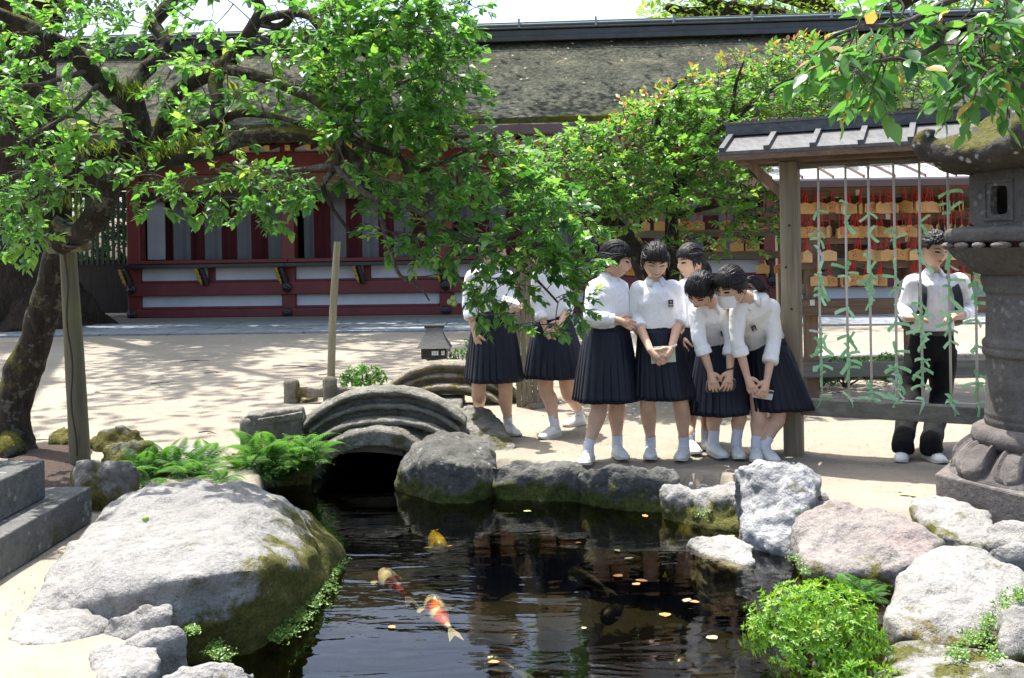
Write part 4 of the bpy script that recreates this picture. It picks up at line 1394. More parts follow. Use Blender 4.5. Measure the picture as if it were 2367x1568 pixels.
def giant():
    base = V(-10.9, 21.8, 0)
    T = thing('camphor_tree', base, 'giant old camphor tree with massive ridged brown trunk beside the hall', 'tree')
    r = random.Random(61)
    mb = MB()
    mb.tube([base - V(0, 0, .2), base + V(0, 0, .35), base + V(-.05, 0, 1.2), base + V(-.1, 0, 3), base + V(-.05, 0, 5.5), base + V(.2, 0, 8), base + V(.5, 0, 10.5)], [2.15, 1.6, 1.2, 1.05, .98, .95, .7], 30, 5, .22, 1.4)
    for a, L_ in ((-.6, 2.1), (-1.4, 1.6), (-2.2, 1.8), (.2, 1.7)):
        d = V(math.cos(a), math.sin(a), 0)
        mb.tube([base + d * .6 + V(0, 0, .9), base + d * 1.3 + V(0, 0, .4), base + d * L_ + V(0, 0, -.05)], [.5, .4, .2], 12, 4, .2, 2)
    obj('trunk', mb, M_GIANT, T, smooth=True)
    limbs = []
    tips = [(-6.5, 19, 12), (-3, 17, 12.5), (-5, 14.5, 11.5), (-9, 15, 11.5), (-13, 18, 12), (-8, 24, 13.5), (-1.5, 20, 13), (-11, 11.5, 11), (-2.5, 24, 14), (-7, 12, 11), (-8, 21, 12.5), (-4, 21.5, 13), (0, 23, 13.5), (2.5, 21.5, 13.5), (5, 24, 14.5), (-6, 26, 14)]
    for i, (x, y, z) in enumerate(tips):
        s = base + V(.2, 0, 6.5 + (i % 4) * .9)
        e = V(x, y, z)
        m = s.lerp(e, .5) + V(0, 0, 1.0)
        mb = MB(); mb.tube([s, s.lerp(m, .5) + V(0, 0, .4), m, e], [.34, .26, .17, .06], 10, 5, .15, 1.5); obj('limb', mb, M_GIANT, T, smooth=True)
        limbs += [m, m.lerp(e, .5), e]
    data = [[], [], [], [], []]
    n = 0
    while n < 15000:
        c = limbs[r.randrange(len(limbs))]
        p = c + V(r.gauss(0, 1.25), r.gauss(0, 1.25), r.gauss(0, .7))
        if noise.noise(p * .5) + .3 * noise.noise(p * 1.6) < .06:
            continue
        if p.z < 9.6: continue
        n += 1
        d = V(r.gauss(0, 1), r.gauss(0, 1), r.gauss(-.2, .5)).normalized()
        data[0].append(p); data[1].append(d); data[2].append(V(r.gauss(0, .5), r.gauss(0, .5), 1)); data[3].append(r.uniform(.20, .34)); data[4].append(min(1, max(0, r.gauss(.45, .25))))
    # the low sprays seen against the sky beside the upper limbs
    for poly_, k, Y0, Y1 in (([(150, -60), (300, -60), (330, 20), (285, 55), (230, 40), (180, 70), (130, 40)], 900, 20.5, 23), ([(300, -60), (420, -60), (420, -10), (360, 10)], 160, 20.5, 23)):
        for p in sample_region(poly_, k, Y0, Y1, r, -.05, 1.2):
            d = V(r.gauss(0, 1), r.gauss(0, 1), r.gauss(-.3, .5)).normalized()
            data[0].append(p); data[1].append(d); data[2].append(V(r.gauss(0, .5), r.gauss(0, .5), 1)); data[3].append(r.uniform(.10, .17)); data[4].append(min(1, max(0, r.gauss(.5, .25))))
    foliage(T, data, M_CAMPHOR, 0, .9, 'crown')


giant()


def back_tree():
    base = V(13, 36, 0)
    T = thing('spreading_tree', base, 'spreading camphor tree with heavy limbs rising beyond the roof ridge', 'tree')
    r = random.Random(71)
    mb = MB(); mb.tube([base, base + V(0, 0, 6), base + V(.5, 0, 9.5)], [1.0, .8, .7], 14, 4, .15, 1)
    obj('trunk', mb, M_GIANT, T, smooth=True)
    for px in ([(1960, 120, 35.6), (1800, 40, 35.3), (1690, 28, 35.2), (1620, -10, 35), (1520, -30, 34)], [(1960, 110, 35.6), (1900, 20, 35), (1780, -20, 34.6), (1700, -70, 34)], [(1980, 110, 35.6), (2080, 10, 35), (2200, -40, 35)], [(1700, 30, 35.2), (1600, 35, 35), (1540, 15, 34.8)]):
        mb = MB(); branch_mesh(mb, px, [.45, .12], 5, 9, .15, None, 1.2); obj('limb', mb, M_GIANT, T, smooth=True)
    data = [[], [], [], [], []]
    for poly_, k in (([(1462, 25), (1500, -10), (1560, -160), (2300, -200), (2367, -60), (2367, 40), (2150, 45), (1500, 48)], 9000),):
        for p in sample_region(poly_, k, 33.5, 38, r, -.12, .55):
            d = V(r.gauss(0, 1), r.gauss(0, 1), r.gauss(-.2, .5)).normalized()
            data[0].append(p); data[1].append(d); data[2].append(V(r.gauss(0, .5), r.gauss(0, .5), 1)); data[3].append(r.uniform(.16, .30)); data[4].append(min(1, max(0, r.gauss(.6, .25))))
    foliage(T, data, M_CAMPHOR, 0, .9, 'crown')


back_tree()


def bush(name, label, c, rx, ry, rz, n, L, mat, seed, singles=0, cat='shrub', group=None, width=.75, stemmed=True):
    T = thing(name, V(c[0], c[1], c[2] - rz), label, cat, group)
    r = random.Random(seed)
    data = [[], [], [], [], []]
    C = Vector(c)
    k = 0
    while k < n:
        d = V(r.gauss(0, 1), r.gauss(0, 1), r.gauss(0, 1)).normalized()
        if d.z < -.6: continue
        f = 1 + .22 * noise.noise(d * 2.2 + V(seed, 0, 0)) + .10 * noise.noise(d * 6 + V(seed, 3, 0))
        rad = f * r.uniform(.72, 1.0) if r.random() < .75 else f * r.uniform(.4, .8)
        p = C + V(d.x * rx, d.y * ry, d.z * rz) * rad
        base = r.gauss(.5, .18)
        for q in range(r.randint(5, 8)):
            a = q * 2.4 + r.uniform(-.5, .5)
            o1 = d.cross(V(.3, .2, 1)).normalized(); o2 = d.cross(o1)
            ld = (d * r.uniform(.3, .9) + (o1 * math.cos(a) + o2 * math.sin(a)) + V(0, 0, .25)).normalized()
            nn = (d + V(0, 0, .4) - ld * .3 + V(r.uniform(-.3, .3), r.uniform(-.3, .3), 0))
            data[0].append(p); data[1].append(ld); data[2].append(nn); data[3].append(L * r.uniform(.7, 1.2)); data[4].append(min(1, max(0, base + r.gauss(0, .12))))
        k += 1
    if stemmed:
        mb = MB()
        for i in range(7):
            a = r.uniform(0, 2 * PI)
            e = C + V(math.cos(a) * rx * .7, math.sin(a) * ry * .7, rz * r.uniform(-.1, .6))
            s = C + V(r.uniform(-.05, .05), r.uniform(-.05, .05), -rz)
            mb.tube([s, s.lerp(e, .5) + V(0, 0, -rz * .15), e], [.014, .009, .004], 6, 4, .1, 9)
        obj('stems', mb, M_TWIG, T, kind='stuff')
    foliage(T, data, mat, singles, width)
    return T


azc = P(1885, 1462, 4.0)
bush('azalea_shrub', 'clipped bright green azalea mound at the pond edge', (azc.x, azc.y, azc.z),   .28, .26, .195, 950, .026, M_AZALEA, 81, 300, width=.62)
azc2 = P(1990, 1585, 3.72)
bush('azalea_sprig', 'small yellow-green azalea sprig below the clipped mound', (azc2.x, azc2.y, azc2.z), .17, .15, .09, 110, .031, M_AZALEA, 82, 100, width=.62)
q = P(1222, 830, 10.0)
bush('hedge_shrub', 'round leafy shrub between the two girls by the bridge', (q.x, q.y, .35), .28, .3, .42, 260, .05, M_LEAF2, 83)
q = P(838, 868, 11.0)
bush('low_plant', 'low feathery green plant beside the slim pole', (q.x, q.y, .12), .26, .25, .13, 150, .045, M_FERN, 84)
q = P(1075, 830, 11.2)
bush('flowering_weed', 'pale weedy plant behind the black lamp', (q.x, q.y, .28), .22, .2, .22, 90, .04, M_FERN, 85)
for i, (x, y, Yd, rx, rz, lb) in enumerate([(1960, 868, 10.6, .30, .16, 'dark low shrub under the plaque rack beams'), (2060, 872, 10.9, .35, .15, 'broad low shrub in the bed behind the plaque rack'), (1885, 870, 10.4, .2, .14, 'small dark shrub at the foot of the rack post')]):
    q = P(x, y, Yd)
    bush('ground_shrub', lb, (q.x, q.y, rz), rx, .3, rz, 110, .05, M_DARKLEAF, 90 + i)
hb = bush('back_hedge', 'sunlit hedge glimpsed through the dark fence bars', (-11.5, 28.6, 1.8), 2.6, .8, 2.0, 1000, .16, M_DARKLEAF, 95)


# ------------------------------------------------ ferns
def frond_mesh(L_, seed):
    r = random.Random(seed)
    Pn, D, Nn, Ls, rn = [], [], [], [], []
    n = 24
    mb = MB(); pts = []
    for i in range(n + 1):
        t = i / n
        pts.append(V(L_ * (t - .12 * t * t), 0, L_ * (.55 * t - .62 * t * t)))
    for i in range(1, n):
        t = i / n
        w = L_ * .27 * math.sin(PI * min(1, .12 + .88 * t) ** .8) * (1.05 - .5 * t)
        tan = (pts[i + 1] - pts[i - 1]).normalized()
        for sd in (-1, 1):
            d = (V(0, sd, 0) + tan * .45 + V(0, 0, -.18)).normalized()
            Pn.append(pts[i]); D.append(d); Nn.append(V(-tan.z, 0, tan.x) + V(0, sd * .15, 0)); Ls.append(max(.012, w)); rn.append(.3 + .5 * t + r.uniform(-.15, .15))
    Pn.append(pts[-2]); D.append(pts[-1] - pts[-3]); Nn.append(V(0, 0, 1)); Ls.append(.03); rn.append(.9)
    me = leaves_mesh('frond', np.array(Pn), np.array(D), np.array(Nn), np.array(Ls), np.array(rn), .21)
    me.materials.append(M_FERN)
    return me


FRONDS = [frond_mesh(.34, 1), frond_mesh(.28, 2), frond_mesh(.42, 3)]


def fern(c, n, seed, label, scale=1.0, a0=0, a1=2 * PI, tilt=.0):
    if c.z < -.15:
        c = V(c.x, c.y, -.15)
    r = random.Random(seed)
    T = thing('fern', c, label, 'fern', 'ferns round the pond')
    for k in range(n):
        o = bpy.data.objects.new('frond', FRONDS[r.randrange(3)]); COL.objects.link(o); o.parent = T
        a = a0 + (a1 - a0) * (k + r.uniform(-.3, .3)) / n
        o.rotation_euler = (r.uniform(-.25, .25), -r.uniform(-.1, .75) - tilt, a)
        s = scale * r.uniform(.7, 1.1); o.scale = (s, s, s)
    return T


fern(G(690, 1062, .02), 20, 1, 'arching bright fern overhanging the dark arch opening', 1.05)
fern(G(650, 1085, -.05), 18, 2, 'lush fern drooping to the water beside the arch', 1.05)
fern(G(610, 1065, .04), 15, 3, 'fern clump on the long flat stone', 1.1)
fern(G(700, 1110, -.22), 14, 4, 'low fern touching the water under the bridge', .85)
fern(G(555, 1090, -.02), 14, 5, 'fern between the long flat stone and the huge boulder', .7)
fern(G(475, 1075, .0), 12, 6, 'upright fern beside the low sunlit stone', .9)
fern(G(420, 1095, .0), 15, 7, 'dark green fern behind the crest of the huge boulder', 1.0)
fern(G(365, 1100, .0), 15, 8, 'fern filling the gap beside the moss-streaked block', 1.0)
fern(G(340, 1130, .0), 10, 9, 'small fern at the flank of the moss-streaked block', .6)
fern(G(510, 1110, .0), 12, 10, 'small fern on the crest side of the huge boulder', .6)
fern(G(640, 1110, -.12), 18, 21, 'thick fern hanging down the front of the mossy stone by the arch', 1.0)
fern(G(590, 1105, -.08), 16, 22, 'feathery fern drooping beside the huge boulder crest', 1.0)
fern(G(690, 1085, -.08), 18, 23, 'long-fronded fern spilling over the arch opening edge', 1.0)
fern(G(720, 1050, .05), 12, 24, 'small fern at the foot of the arch ring stone', .8)
fern(G(395, 1075, .05), 14, 25, 'fern at the foot of the domed grey stone', .9)
fern(G(450, 1100, .0), 14, 26, 'fern tuft above the crest of the huge boulder', .8)
fern(G(330, 1095, .02), 12, 27, 'fern squeezed between domed stone and moss-streaked block', .8)
fern(G(930, 1040, -.02), 9, 11, 'small fern hanging between the arch and the dark boulder', .55)
fern(G(2000, 1385, -.08), 14, 12, 'light green fern between the azalea and the streaked boulder', .62)
fern(G(1965, 1370, -.12), 9, 13, 'fern sprouting under the pinkish boulder', .5)
fern(G(1845, 1180, .0), 7, 14, 'tiny fern in the hollow of the wave-worn stone', .40)


# ------------------------------------------------ creeping moss and tiny plants on the banks
def creepers(name, label, lines, n, L, mat, seed):
    r = random.Random(seed)
    data = [[], [], [], [], []]
    for k in range(n):
        x, y, z, sp = lines[r.randrange(len(lines))]
        p = G(x + r.gauss(0, sp), y + r.gauss(0, sp * .8), (z + .085 if z < -.18 else z) + r.uniform(-.01, .02))
        for q in range(4):
            d = V(r.gauss(0, 1), r.gauss(-.3, 1), abs(r.gauss(0, .7))).normalized()
            data[0].append(p + V(r.gauss(0, .006), r.gauss(0, .006), 0)); data[1].append(d); data[2].append(V(r.gauss(0, .4), -.3, 1)); data[3].append(L * r.uniform(.6, 1.3)); data[4].append(r.random())
    Pn, D, Nn, Ls, rnd = [np.array(x, dtype=float) for x in data]
    me = leaves_mesh(name, Pn, D, Nn, Ls, rnd, 1.3); me.materials.append(mat)
    o = bpy.data.objects.new(name, me); COL.objects.link(o); tag(o, label, 'moss plants', kind='stuff')


M_CREEP = leaf_mat('creeper_leaf', [(0, (.05, .13, .02)), (.6, (.10, .22, .035)), (1, (.18, .24, .04))], .3)
creepers('bank_creeper', 'tiny creeping plants along the boulder foot at the water', [(775, 1310, -.26, 12), (755, 1350, -.26, 14), (730, 1385, -.25, 14), (700, 1425, -.25, 14), (665, 1455, -.25, 14), (640, 1470, -.25, 10), (500, 1500, -.2, 12), (520, 1515, -.22, 10), (445, 1455, .0, 6)], 1000, .011, M_CREEP, 5)
creepers('path_creeper', 'creeping green plants among the stones below the lantern', [(2320, 1390, .0, 14), (2290, 1430, -.02, 14), (2270, 1470, -.05, 14), (2300, 1510, -.06, 14), (2245, 1475, -.06, 12), (2360, 1375, .02, 10), (2215, 1510, -.05, 12)], 520, .012, M_CREEP, 6)
creepers('rim_moss', 'mossy sprigs along the water foot of the rim stones', [(1170, 1108, -.16, 8), (1545, 1140, -.14, 8), (1560, 1160, -.17, 8), (1625, 1185, -.19, 10), (1840, 1290, -.19, 8), (1860, 1320, -.19, 8)], 260, .010, M_CREEP, 7)
# ================================================================== STONE LANTERN
M_LANT = stone_mat('lantern_stone', (.060, .056, .052), (.145, .136, .125), speck=.55, lichen=.2, rel=.35)
M_LANT_LOW = stone_mat('lantern_base_stone', (.10, .087, .082), (.22, .198, .188), speck=.6, lichen=.12, rel=.4)
M_LANT_ROOF = stone_mat('lantern_roof_stone', (.035, .032, .026), (.14, .128, .105), moss=.22, moss_z=1.9, moss_h=.8, moss_col=((.04, .045, .008), (.13, .12, .018)), top=.2, lichen=1.0)


def lantern():
    LX, LY = 3.10, 5.82
    c = V(LX, LY, 0)
    HA = math.radians(-6)
    L = thing('stone_lantern', c, 'big weathered hexagonal stone lantern with curled mossy roof and lotus base', 'lantern')

    def hexf(a, z=0):
        d = ((a - HA) % (PI / 3)) - PI / 6
        return math.cos(PI / 6) / math.cos(d)
    mb = MB(); mb.lathe(c, [(.62, -.06), (.625, .145)], 6, HA)
    obj('plinth', mb, M_LANT_LOW, L, bevel=.012)
    # lotus petals lying outward
    core = MB(); core.lathe(c, [(.52, .13), (.52, .15), (.44, .23), (.36, .30), (.30, .33)], 48)
    lot = obj('lotus_base', core, M_LANT_LOW, L, smooth=True)
    for k in range(12):
        a = HA + 2 * PI * (k + .5) / 12
        big = k % 2 == 0
        mb = MB()
        e = V(math.cos(a), math.sin(a), 0); t = V(-math.sin(a), math.cos(a), 0)
        rows = []
        for j in range(13):
            s = j / 12
            r = .37 + (.60 * hexf(a) * (.99 if big else .95) - .37) * s
            z = .318 - .16 * s ** 1.7 + (.010 if big else -.006)
            w = (.130 if big else .09) * min(1.0, .62 + .5 * s)
            w *= math.sqrt(max(.02, 1 - max(0, (s - .62) / .38) ** 2.2))
            rim = .024
            rows.append([c + e * r + t * w * q + V(0, 0, z + zz) for q, zz in ((-1, -.006), (-.9, rim * .9), (-.72, rim), (-.55, .006), (0, .014), (.55, .006), (.72, rim), (.9, rim * .9), (1, -.006))] + [c + e * (r - .02) + t * w * q * .98 + V(0, 0, z - .055) for q in (1, 0, -1)])
        mb.loft(rows)
        obj('petal', mb, M_LANT_LOW, lot, smooth='auto')
    mb = MB(); mb.lathe(c, [(.34, .30), (.385, .32), (.40, .36), (.39, .405), (.36, .425), (.33, .43)], 48)
    obj('collar', mb, M_LANT_LOW, L, smooth=True)
    prof = [(.335, .42), (.342, .46), (.335, .475), (.34, .50), (.332, .52), (.326, .83), (.345, .845), (.348, .87), (.34, .885), (.348, .90), (.345, .925), (.326, .94), (.318, 1.20), (.335, 1.215), (.335, 1.25), (.345, 1.265), (.35, 1.30), (.34, 1.32)]
    mb = MB(); mb.lathe(c, [(r_ * .95, z_) for r_, z_ in prof], 56)
    obj('shaft', mb, M_LANT, L, smooth='auto', bevel=.006)
    # bowl platform with petals in relief
    prof = [(.33, 1.315), (.36, 1.325), (.40, 1.355), (.47, 1.42), (.50, 1.46), (.52, 1.475)]
    mb = MB(); mb.lathe(c, prof, 96, 0, lambda a, z: 1 + .018 * math.cos(12 * (a - HA)) ** 2 * (z > 1.34))
    bowl = obj('bowl', mb, M_LANT, L, smooth=True)
    for k in range(24):
        a = HA + 2 * PI * k / 24
        e = V(math.cos(a), math.sin(a), 0); t = V(-math.sin(a), math.cos(a), 0)
        mb = MB(); mb.ell(c + e * .515 + V(0, 0, 1.488), t * (.062 if k % 2 else .042), e * .028, V(0, 0, .020), 10, 6)
        obj('petal_tip', mb, M_LANT_LOW, bowl, smooth=True)
    mb = MB(); mb.lathe(c, [(.52, 1.50), (.555, 1.512), (.56, 1.565), (.54, 1.585), (.44, 1.60)], 72, 0, hexf)
    obj('platform', fuse(mb, .012, 2, .5, 'platform'), M_LANT, L, smooth=True)
    # fire box: six wall panels, windows cut through
    fb = thing('fire_box', c); fb.parent = L; fb.location = (0, 0, 0)
    R, z0, z1 = .405, 1.595, 1.915
    cor = [c + V(R * math.cos(HA + PI / 3 * k), R * math.sin(HA + PI / 3 * k), 0) for k in range(6)]
    for k in range(6):
        a, b = cor[k], cor[(k + 1) % 6]
        e = (b - a).normalized(); wdt = (b - a).length
        nrm = V(e.y, -e.x, 0)
        mid = (a + b) / 2
        n = 32
        zc = (z0 + z1) / 2 - .01
        if k % 2 == 0:
            f = lambda t: (.072 * math.cos(t), .075 * math.sin(t))          # round window
        else:
            def f(t):                                                      # rounded rectangle
                x, y = math.cos(t), math.sin(t); s = 1 / (abs(x) ** 6 + abs(y) ** 6) ** (1 / 6)
                return (.058 * x * s, .082 * y * s)
        inn = [f(2 * PI * i / n) for i in range(n)]
        hw, hh = wdt / 2, (z1 - z0) / 2
        outp = []
        for i in range(n):
            t = 2 * PI * i / n; x, y = math.cos(t), math.sin(t); s = 1 / max(abs(x) / hw, abs(y) / hh); outp.append((x * s, y * s + .01))
        mb = MB(); vs_ = []
        th = .055
        for pts, d in ((outp, 0), (inn, 0), (inn, -th), (outp, -th)):
            vs_ += [mid + e * x + V(0, 0, zc + y) + nrm * d for x, y in pts]
        fs_ = []
        for q in range(3):
            for i in range(n):
                j = (i + 1) % n; fs_.append((q * n + i, q * n + j, (q + 1) * n + j, (q + 1) * n + i))
        mb.add(vs_, fs_)
        w_ = obj('wall_panel', mb, M_LANT, fb, smooth='auto')
        if k % 2:
            mb = MB()
            for dx, dz, sx, sz in ((0, .108, .20, .016), (0, -.108, .20, .016), (.092, 0, .016, .20), (-.092, 0, .016, .20)):
                p = mid + e * dx + nrm * .004 + V(0, 0, zc + dz)
                mb.bar(p - e * sx / 2, p + e * sx / 2, .012, sz) if sx > sz else mb.bar(p - V(0, 0, sz / 2), p + V(0, 0, sz / 2), .012, sx, up=e)
            obj('window_frame', mb, M_LANT, w_)
    # roof with curled corners
    seg, rows = 96, 20
    mb = MB(); rings = []
    def rr(a, r, z):
        d = ((a - HA) % (PI / 3)) - PI / 6          # 0 mid-side, +-30deg at corner
        cn = (abs(d) / (PI / 6)) ** 3
        h = math.cos(PI / 6) / math.cos(d)
        return h, cn
    prof = [(.40, 1.92, 0), (.52, 1.925, .3), (.62, 1.945, .9), (.655, 1.975, 1.0), (.66, 2.03, 1.0), (.63, 2.06, .9), (.54, 2.085, .55), (.45, 2.125, .3), (.36, 2.19, .12), (.27, 2.27, .0), (.20, 2.33, 0), (.16, 2.36, 0)]
    for r, z, lift in prof:
        ring = []
        for k in range(seg):
            a = 2 * PI * k / seg
            h, cn = rr(a, r, z)
            ring.append(c + V(r * h * math.cos(a), r * h * math.sin(a), z + .085 * lift * cn))
        rings.append(ring)
    mb.loft(rings)
    for k in range(6):                               # curls
        a = HA + PI / 3 * k
        e = V(math.cos(a), math.sin(a), 0)
        pts, rad = [], []
        for j in range(16):
            s = j / 15
            t = -.9 + s * 4.6
            rc = .085 * (1 - .62 * s)
            pts.append(c + e * (.60 + rc * math.sin(t) + .02) + V(0, 0, 2.115 - rc * math.cos(t)))
            rad.append(.062 * (1 - .45 * s))
        mb.tube(pts, rad, 10)
    m = fuse(mb, .016, 2, .5, 'roof'); displace(m, .016, 6, 4, 3.3); displace(m, .006, 18, 3, 1.3)
    obj('roof', m, M_LANT_ROOF, L, smooth=True, label='mossy curled hexagonal stone roof with white lichen')
    mb = MB(); mb.lathe(c, [(.15, 2.34), (.21, 2.36), (.25, 2.40), (.25, 2.43), (.20, 2.455), (.21, 2.47), (.25, 2.50), (.26, 2.55), (.21, 2.60), (.12, 2.62), (.17, 2.66), (.19, 2.74), (.14, 2.84), (.04, 2.92)], 32)
    m = fuse(mb, .016, 1, .5, 'finial'); displace(m, .012, 8, 4, 6.3)
    obj('finial', m, M_LANT_ROOF, L, smooth=True)


lantern()

# ================================================================== OMIKUJI RACK
M_WEATH = wood_mat('weathered_cedar', (.10, .080, .055), (.24, .195, .135), green=.15)
M_WEATHX = wood_mat('weathered_cedar_rail', (.09, .087, .073), (.19, .183, .155), axis=0, green=.2)
M_WROOF = wood_mat('grey_roof_board', (.05, .052, .055), (.125, .127, .13), axis=1)
M_WDARK = wood_mat('charred_ridge_wood', (.028, .034, .042), (.085, .095, .105), axis=0)
M_BROWN = wood_mat('brown_post_wood', (.10, .058, .034), (.24, .155, .095))
M_BROWNX = wood_mat('brown_beam_wood', (.075, .045, .028), (.18, .115, .07), axis=0)
M_CORD = simple('pale_cord', (.55, .52, .47), .8, .1, 20, 0)

RK0 = P(1828, 580, 7.2); RK0.z = 0
RKD = V(1.1, -.52, 0).normalized()
RKN = V(RKD.y, -RKD.x, 0)         # toward the viewer
RKL = 1.75


def rk(s, n, z):
    return RK0 + RKD * s + RKN * n + V(0, 0, z)


rack = thing('fortune_rack', RK0, 'wooden frame with small pitched roof for tying paper fortune slips', 'rack')
for s in (0, RKL):
    mb = MB(); mb.bar(rk(s, 0, -.05), rk(s, 0, 2.11), .128, .128, up=RKN)
    p_ = obj('post', mb, M_BROWN if False else M_WEATH, rack, bevel=.008)
    for k in range(5):
        mb = MB(); cc = rk(s + random.uniform(-.03, .03), .065, .45 + k * .3)
        mb.ell(cc, RKD * .010, V(0, 0, .010), RKN * .004, 8, 4)
        obj('peg_hole', mb, M_BLACK, p_)
mb = MB(); mb.bar(rk(.066, 0, .345), rk(RKL - .066, 0, .345), .10, .115)
obj('bottom_rail', mb, M_WEATHX, rack, bevel=.006)
mb = MB(); mb.bar(rk(-.38, 0, 2.155), rk(RKL + .38, 0, 2.155), .10, .09)
obj('top_beam', mb, M_BROWNX, rack, bevel=.006)
mb = MB(); mb.bar(rk(.066, .0, 2.07), rk(RKL - .066, 0, 2.07), .05, .03)
obj('string_rail', mb, M_WEATHX, rack)
mb = MB(); mb.bar(rk(-.02, 0, 1.84), rk(-.27, 0, 2.10), .06, .06, up=RKN)
obj('brace', mb, M_BROWN, rack)
# roof boards slope both ways, battens on top
slope = .42
rz = lambda n: 2.335 - abs(n) * slope
for sd in (1, -1):
    mb = MB()
    E = .38
    for i in range(1):
        a, b = rk(-.43, sd * .01, rz(.01)), rk(-.43, sd * E, rz(E))
        a2, b2 = rk(RKL + .43, sd * .01, rz(.01)), rk(RKL + .43, sd * E, rz(E))
        dn = V(0, 0, -.022)
        mb.hexa([a + dn, b + dn, b2 + dn, a2 + dn, a, b, b2, a2] if sd < 0 else [b + dn, a + dn, a2 + dn, b2 + dn, b, a, a2, b2])
    rb = obj('roof_slope', mb, M_WROOF, rack)
    for k in range(9):
        s = -.40 + k * .31
        mb = MB(); mb.bar(rk(s, sd * .06, rz(.06) + .016), rk(s, sd * (E + .01), rz(E + .01) + .016), .038, .030, up=V(0, 0, 1))
        obj('batten', mb, M_WDARK if k % 9 == 0 else M_WROOF, rb)
    mb = MB(); mb.bar(rk(-.43, sd * (E - .02), rz(E - .02) - .045), rk(RKL + .43, sd * (E - .02), rz(E - .02) - .045), .03, .05)
    obj('fascia', mb, M_BROWNX, rack)
    mb = MB(); mb.bar(rk(-.44, sd * .055, 2.355), rk(RKL + .44, sd * .055, 2.355), .05, .075)
    obj('ridge_board', mb, M_WDARK, rack)
mb = MB(); mb.bar(rk(-.45, 0, 2.403), rk(RKL + .45, 0, 2.403), .17, .018)
obj('ridge_cap', mb, M_WROOF, rack)

# cords and tied slips
STR_X = [1897, 1960, 2012, 2070, 2130, 2195, 2255]


def on_rack(x):
    """distance along the rack whose picture column is x (mid height)"""
    best = 0; bd = 1e9
    for i in range(800):
        s = i / 800 * RKL
        p = rk(s, 0, 1.2); d = p - C_
        px = CX + FPX * d.dot(R_) / d.dot(F_)
        if abs(px - x) < bd:
            bd = abs(px - x); best = s
    return best


STR_S = [on_rack(x) for x in STR_X]
for s in STR_S:
    mb = MB()
    w = random.uniform(-.006, .006)
    mb.tube([rk(s, 0.03, 2.06), rk(s + w, .032, 1.3), rk(s, .03, .40)], .0085, 6)
    obj('cord', mb, M_CORD, rack, smooth=True)
for a, b in ((0, 1), (2, 3), (4, 5)):
    mb = MB(); mb.tube([rk(STR_S[a], .03, 2.06), rk(STR_S[b], .03, 2.06)], .006, 5); obj('cord', mb, M_CORD, rack)
for a, b in ((1, 2), (3, 4), (5, 6)):
    mb = MB(); mb.tube([rk(STR_S[a], .03, .425), rk(STR_S[b], .03, .425)], .006, 5); obj('cord', mb, M_CORD, rack)

def paper_mat(name, c):
    g = N(name)
    b = g.bsdf(c, .8, Specular__IOR__Level=.2)
    t = g.n('BsdfTranslucent', Color=c)
    return g.done(g.n('MixShader', i0=.45, i1=b, i2=t))


M_SLIP = [paper_mat('green_slip_%d' % i, c) for i, c in enumerate([(.50, .80, .52), (.62, .86, .62), (.42, .72, .43)])] + [paper_mat('white_slip', (.70, .74, .72))]
slip_me = []
rs = random.Random(12)
for v in range(9):
    mb = MB()
    for q in range(2):
        a = (rs.choice((rs.uniform(-2.4, -.6), rs.uniform(-.5, .9), rs.uniform(2.2, 3.6)))) if q == 0 else a + rs.choice((PI, PI * .6, -PI * .7)) + rs.uniform(-.4, .4)
        d = V(math.cos(a), rs.uniform(-.45, .25), math.sin(a)).normalized()
        w = d.cross(V(0, 1, 0)).normalized()
        w = (w + V(0, 1, 0) * rs.uniform(-.35, .35)).normalized()
        L_ = rs.uniform(.05, .10); hw = rs.uniform(.0085, .0125)
        rows = []
        nn = d.cross(w)
        for k in range(5):
            t = k / 4
            c = d * L_ * t + V(0, 0, -.02 * t * t) + nn * .012 * math.sin(t * 3 + v)
            ww = hw * (.45 + .55 * min(1, t * 2.2))
            rows.append((c - w * ww, c + w * ww))
        th = nn * .0012
        rings = [[a_ + th, b_ + th, b_ - th, a_ - th] for a_, b_ in rows]
        mb.loft(rings)
    mb.ell(V(0, 0, 0), V(.011, 0, .003), V(0, .011, 0), V(-.003, 0, .014), 8, 6)
    slip_me.append(mb)
slip_meshes = []
for m_ in M_SLIP:
    lst = []
    for mb in slip_me:
        me = mb.mesh('fortune_slip'); me.materials.append(m_); lst.append(me)
    slip_meshes.append(lst)
SLIPS = [
    [170, 285, 330, 400, 520, 545, 575, 590, 610, 640, 855, 880, 905, 930, 960, 1000, 1035, 1090, 1235],
    [125, 240, 495, 520, 540, 720, 870, 900, 940, 975, 1010, 1050, 1260],
    [185, 300, 430, 510, 545, 575, 600, 640, 680, 1150, 1185, 1210, 1240, 1275],
    [290, 340, 480, 545, 600, 700, 800, 960, 1040, 1075, 1105, 1140, 1175, 1235, 1270, 1290],
    [240, 400, 455, 690, 740, 775, 810, 845, 880, 925, 1000, 1025, 1055, 1115, 1140, 1285],
    [70, 130, 185, 430, 480, 560, 600, 660, 740, 775, 800, 835, 900, 1235, 1265, 1290],
    [520, 570, 610, 640, 690, 780, 930, 1090, 1130, 1165, 1265]]
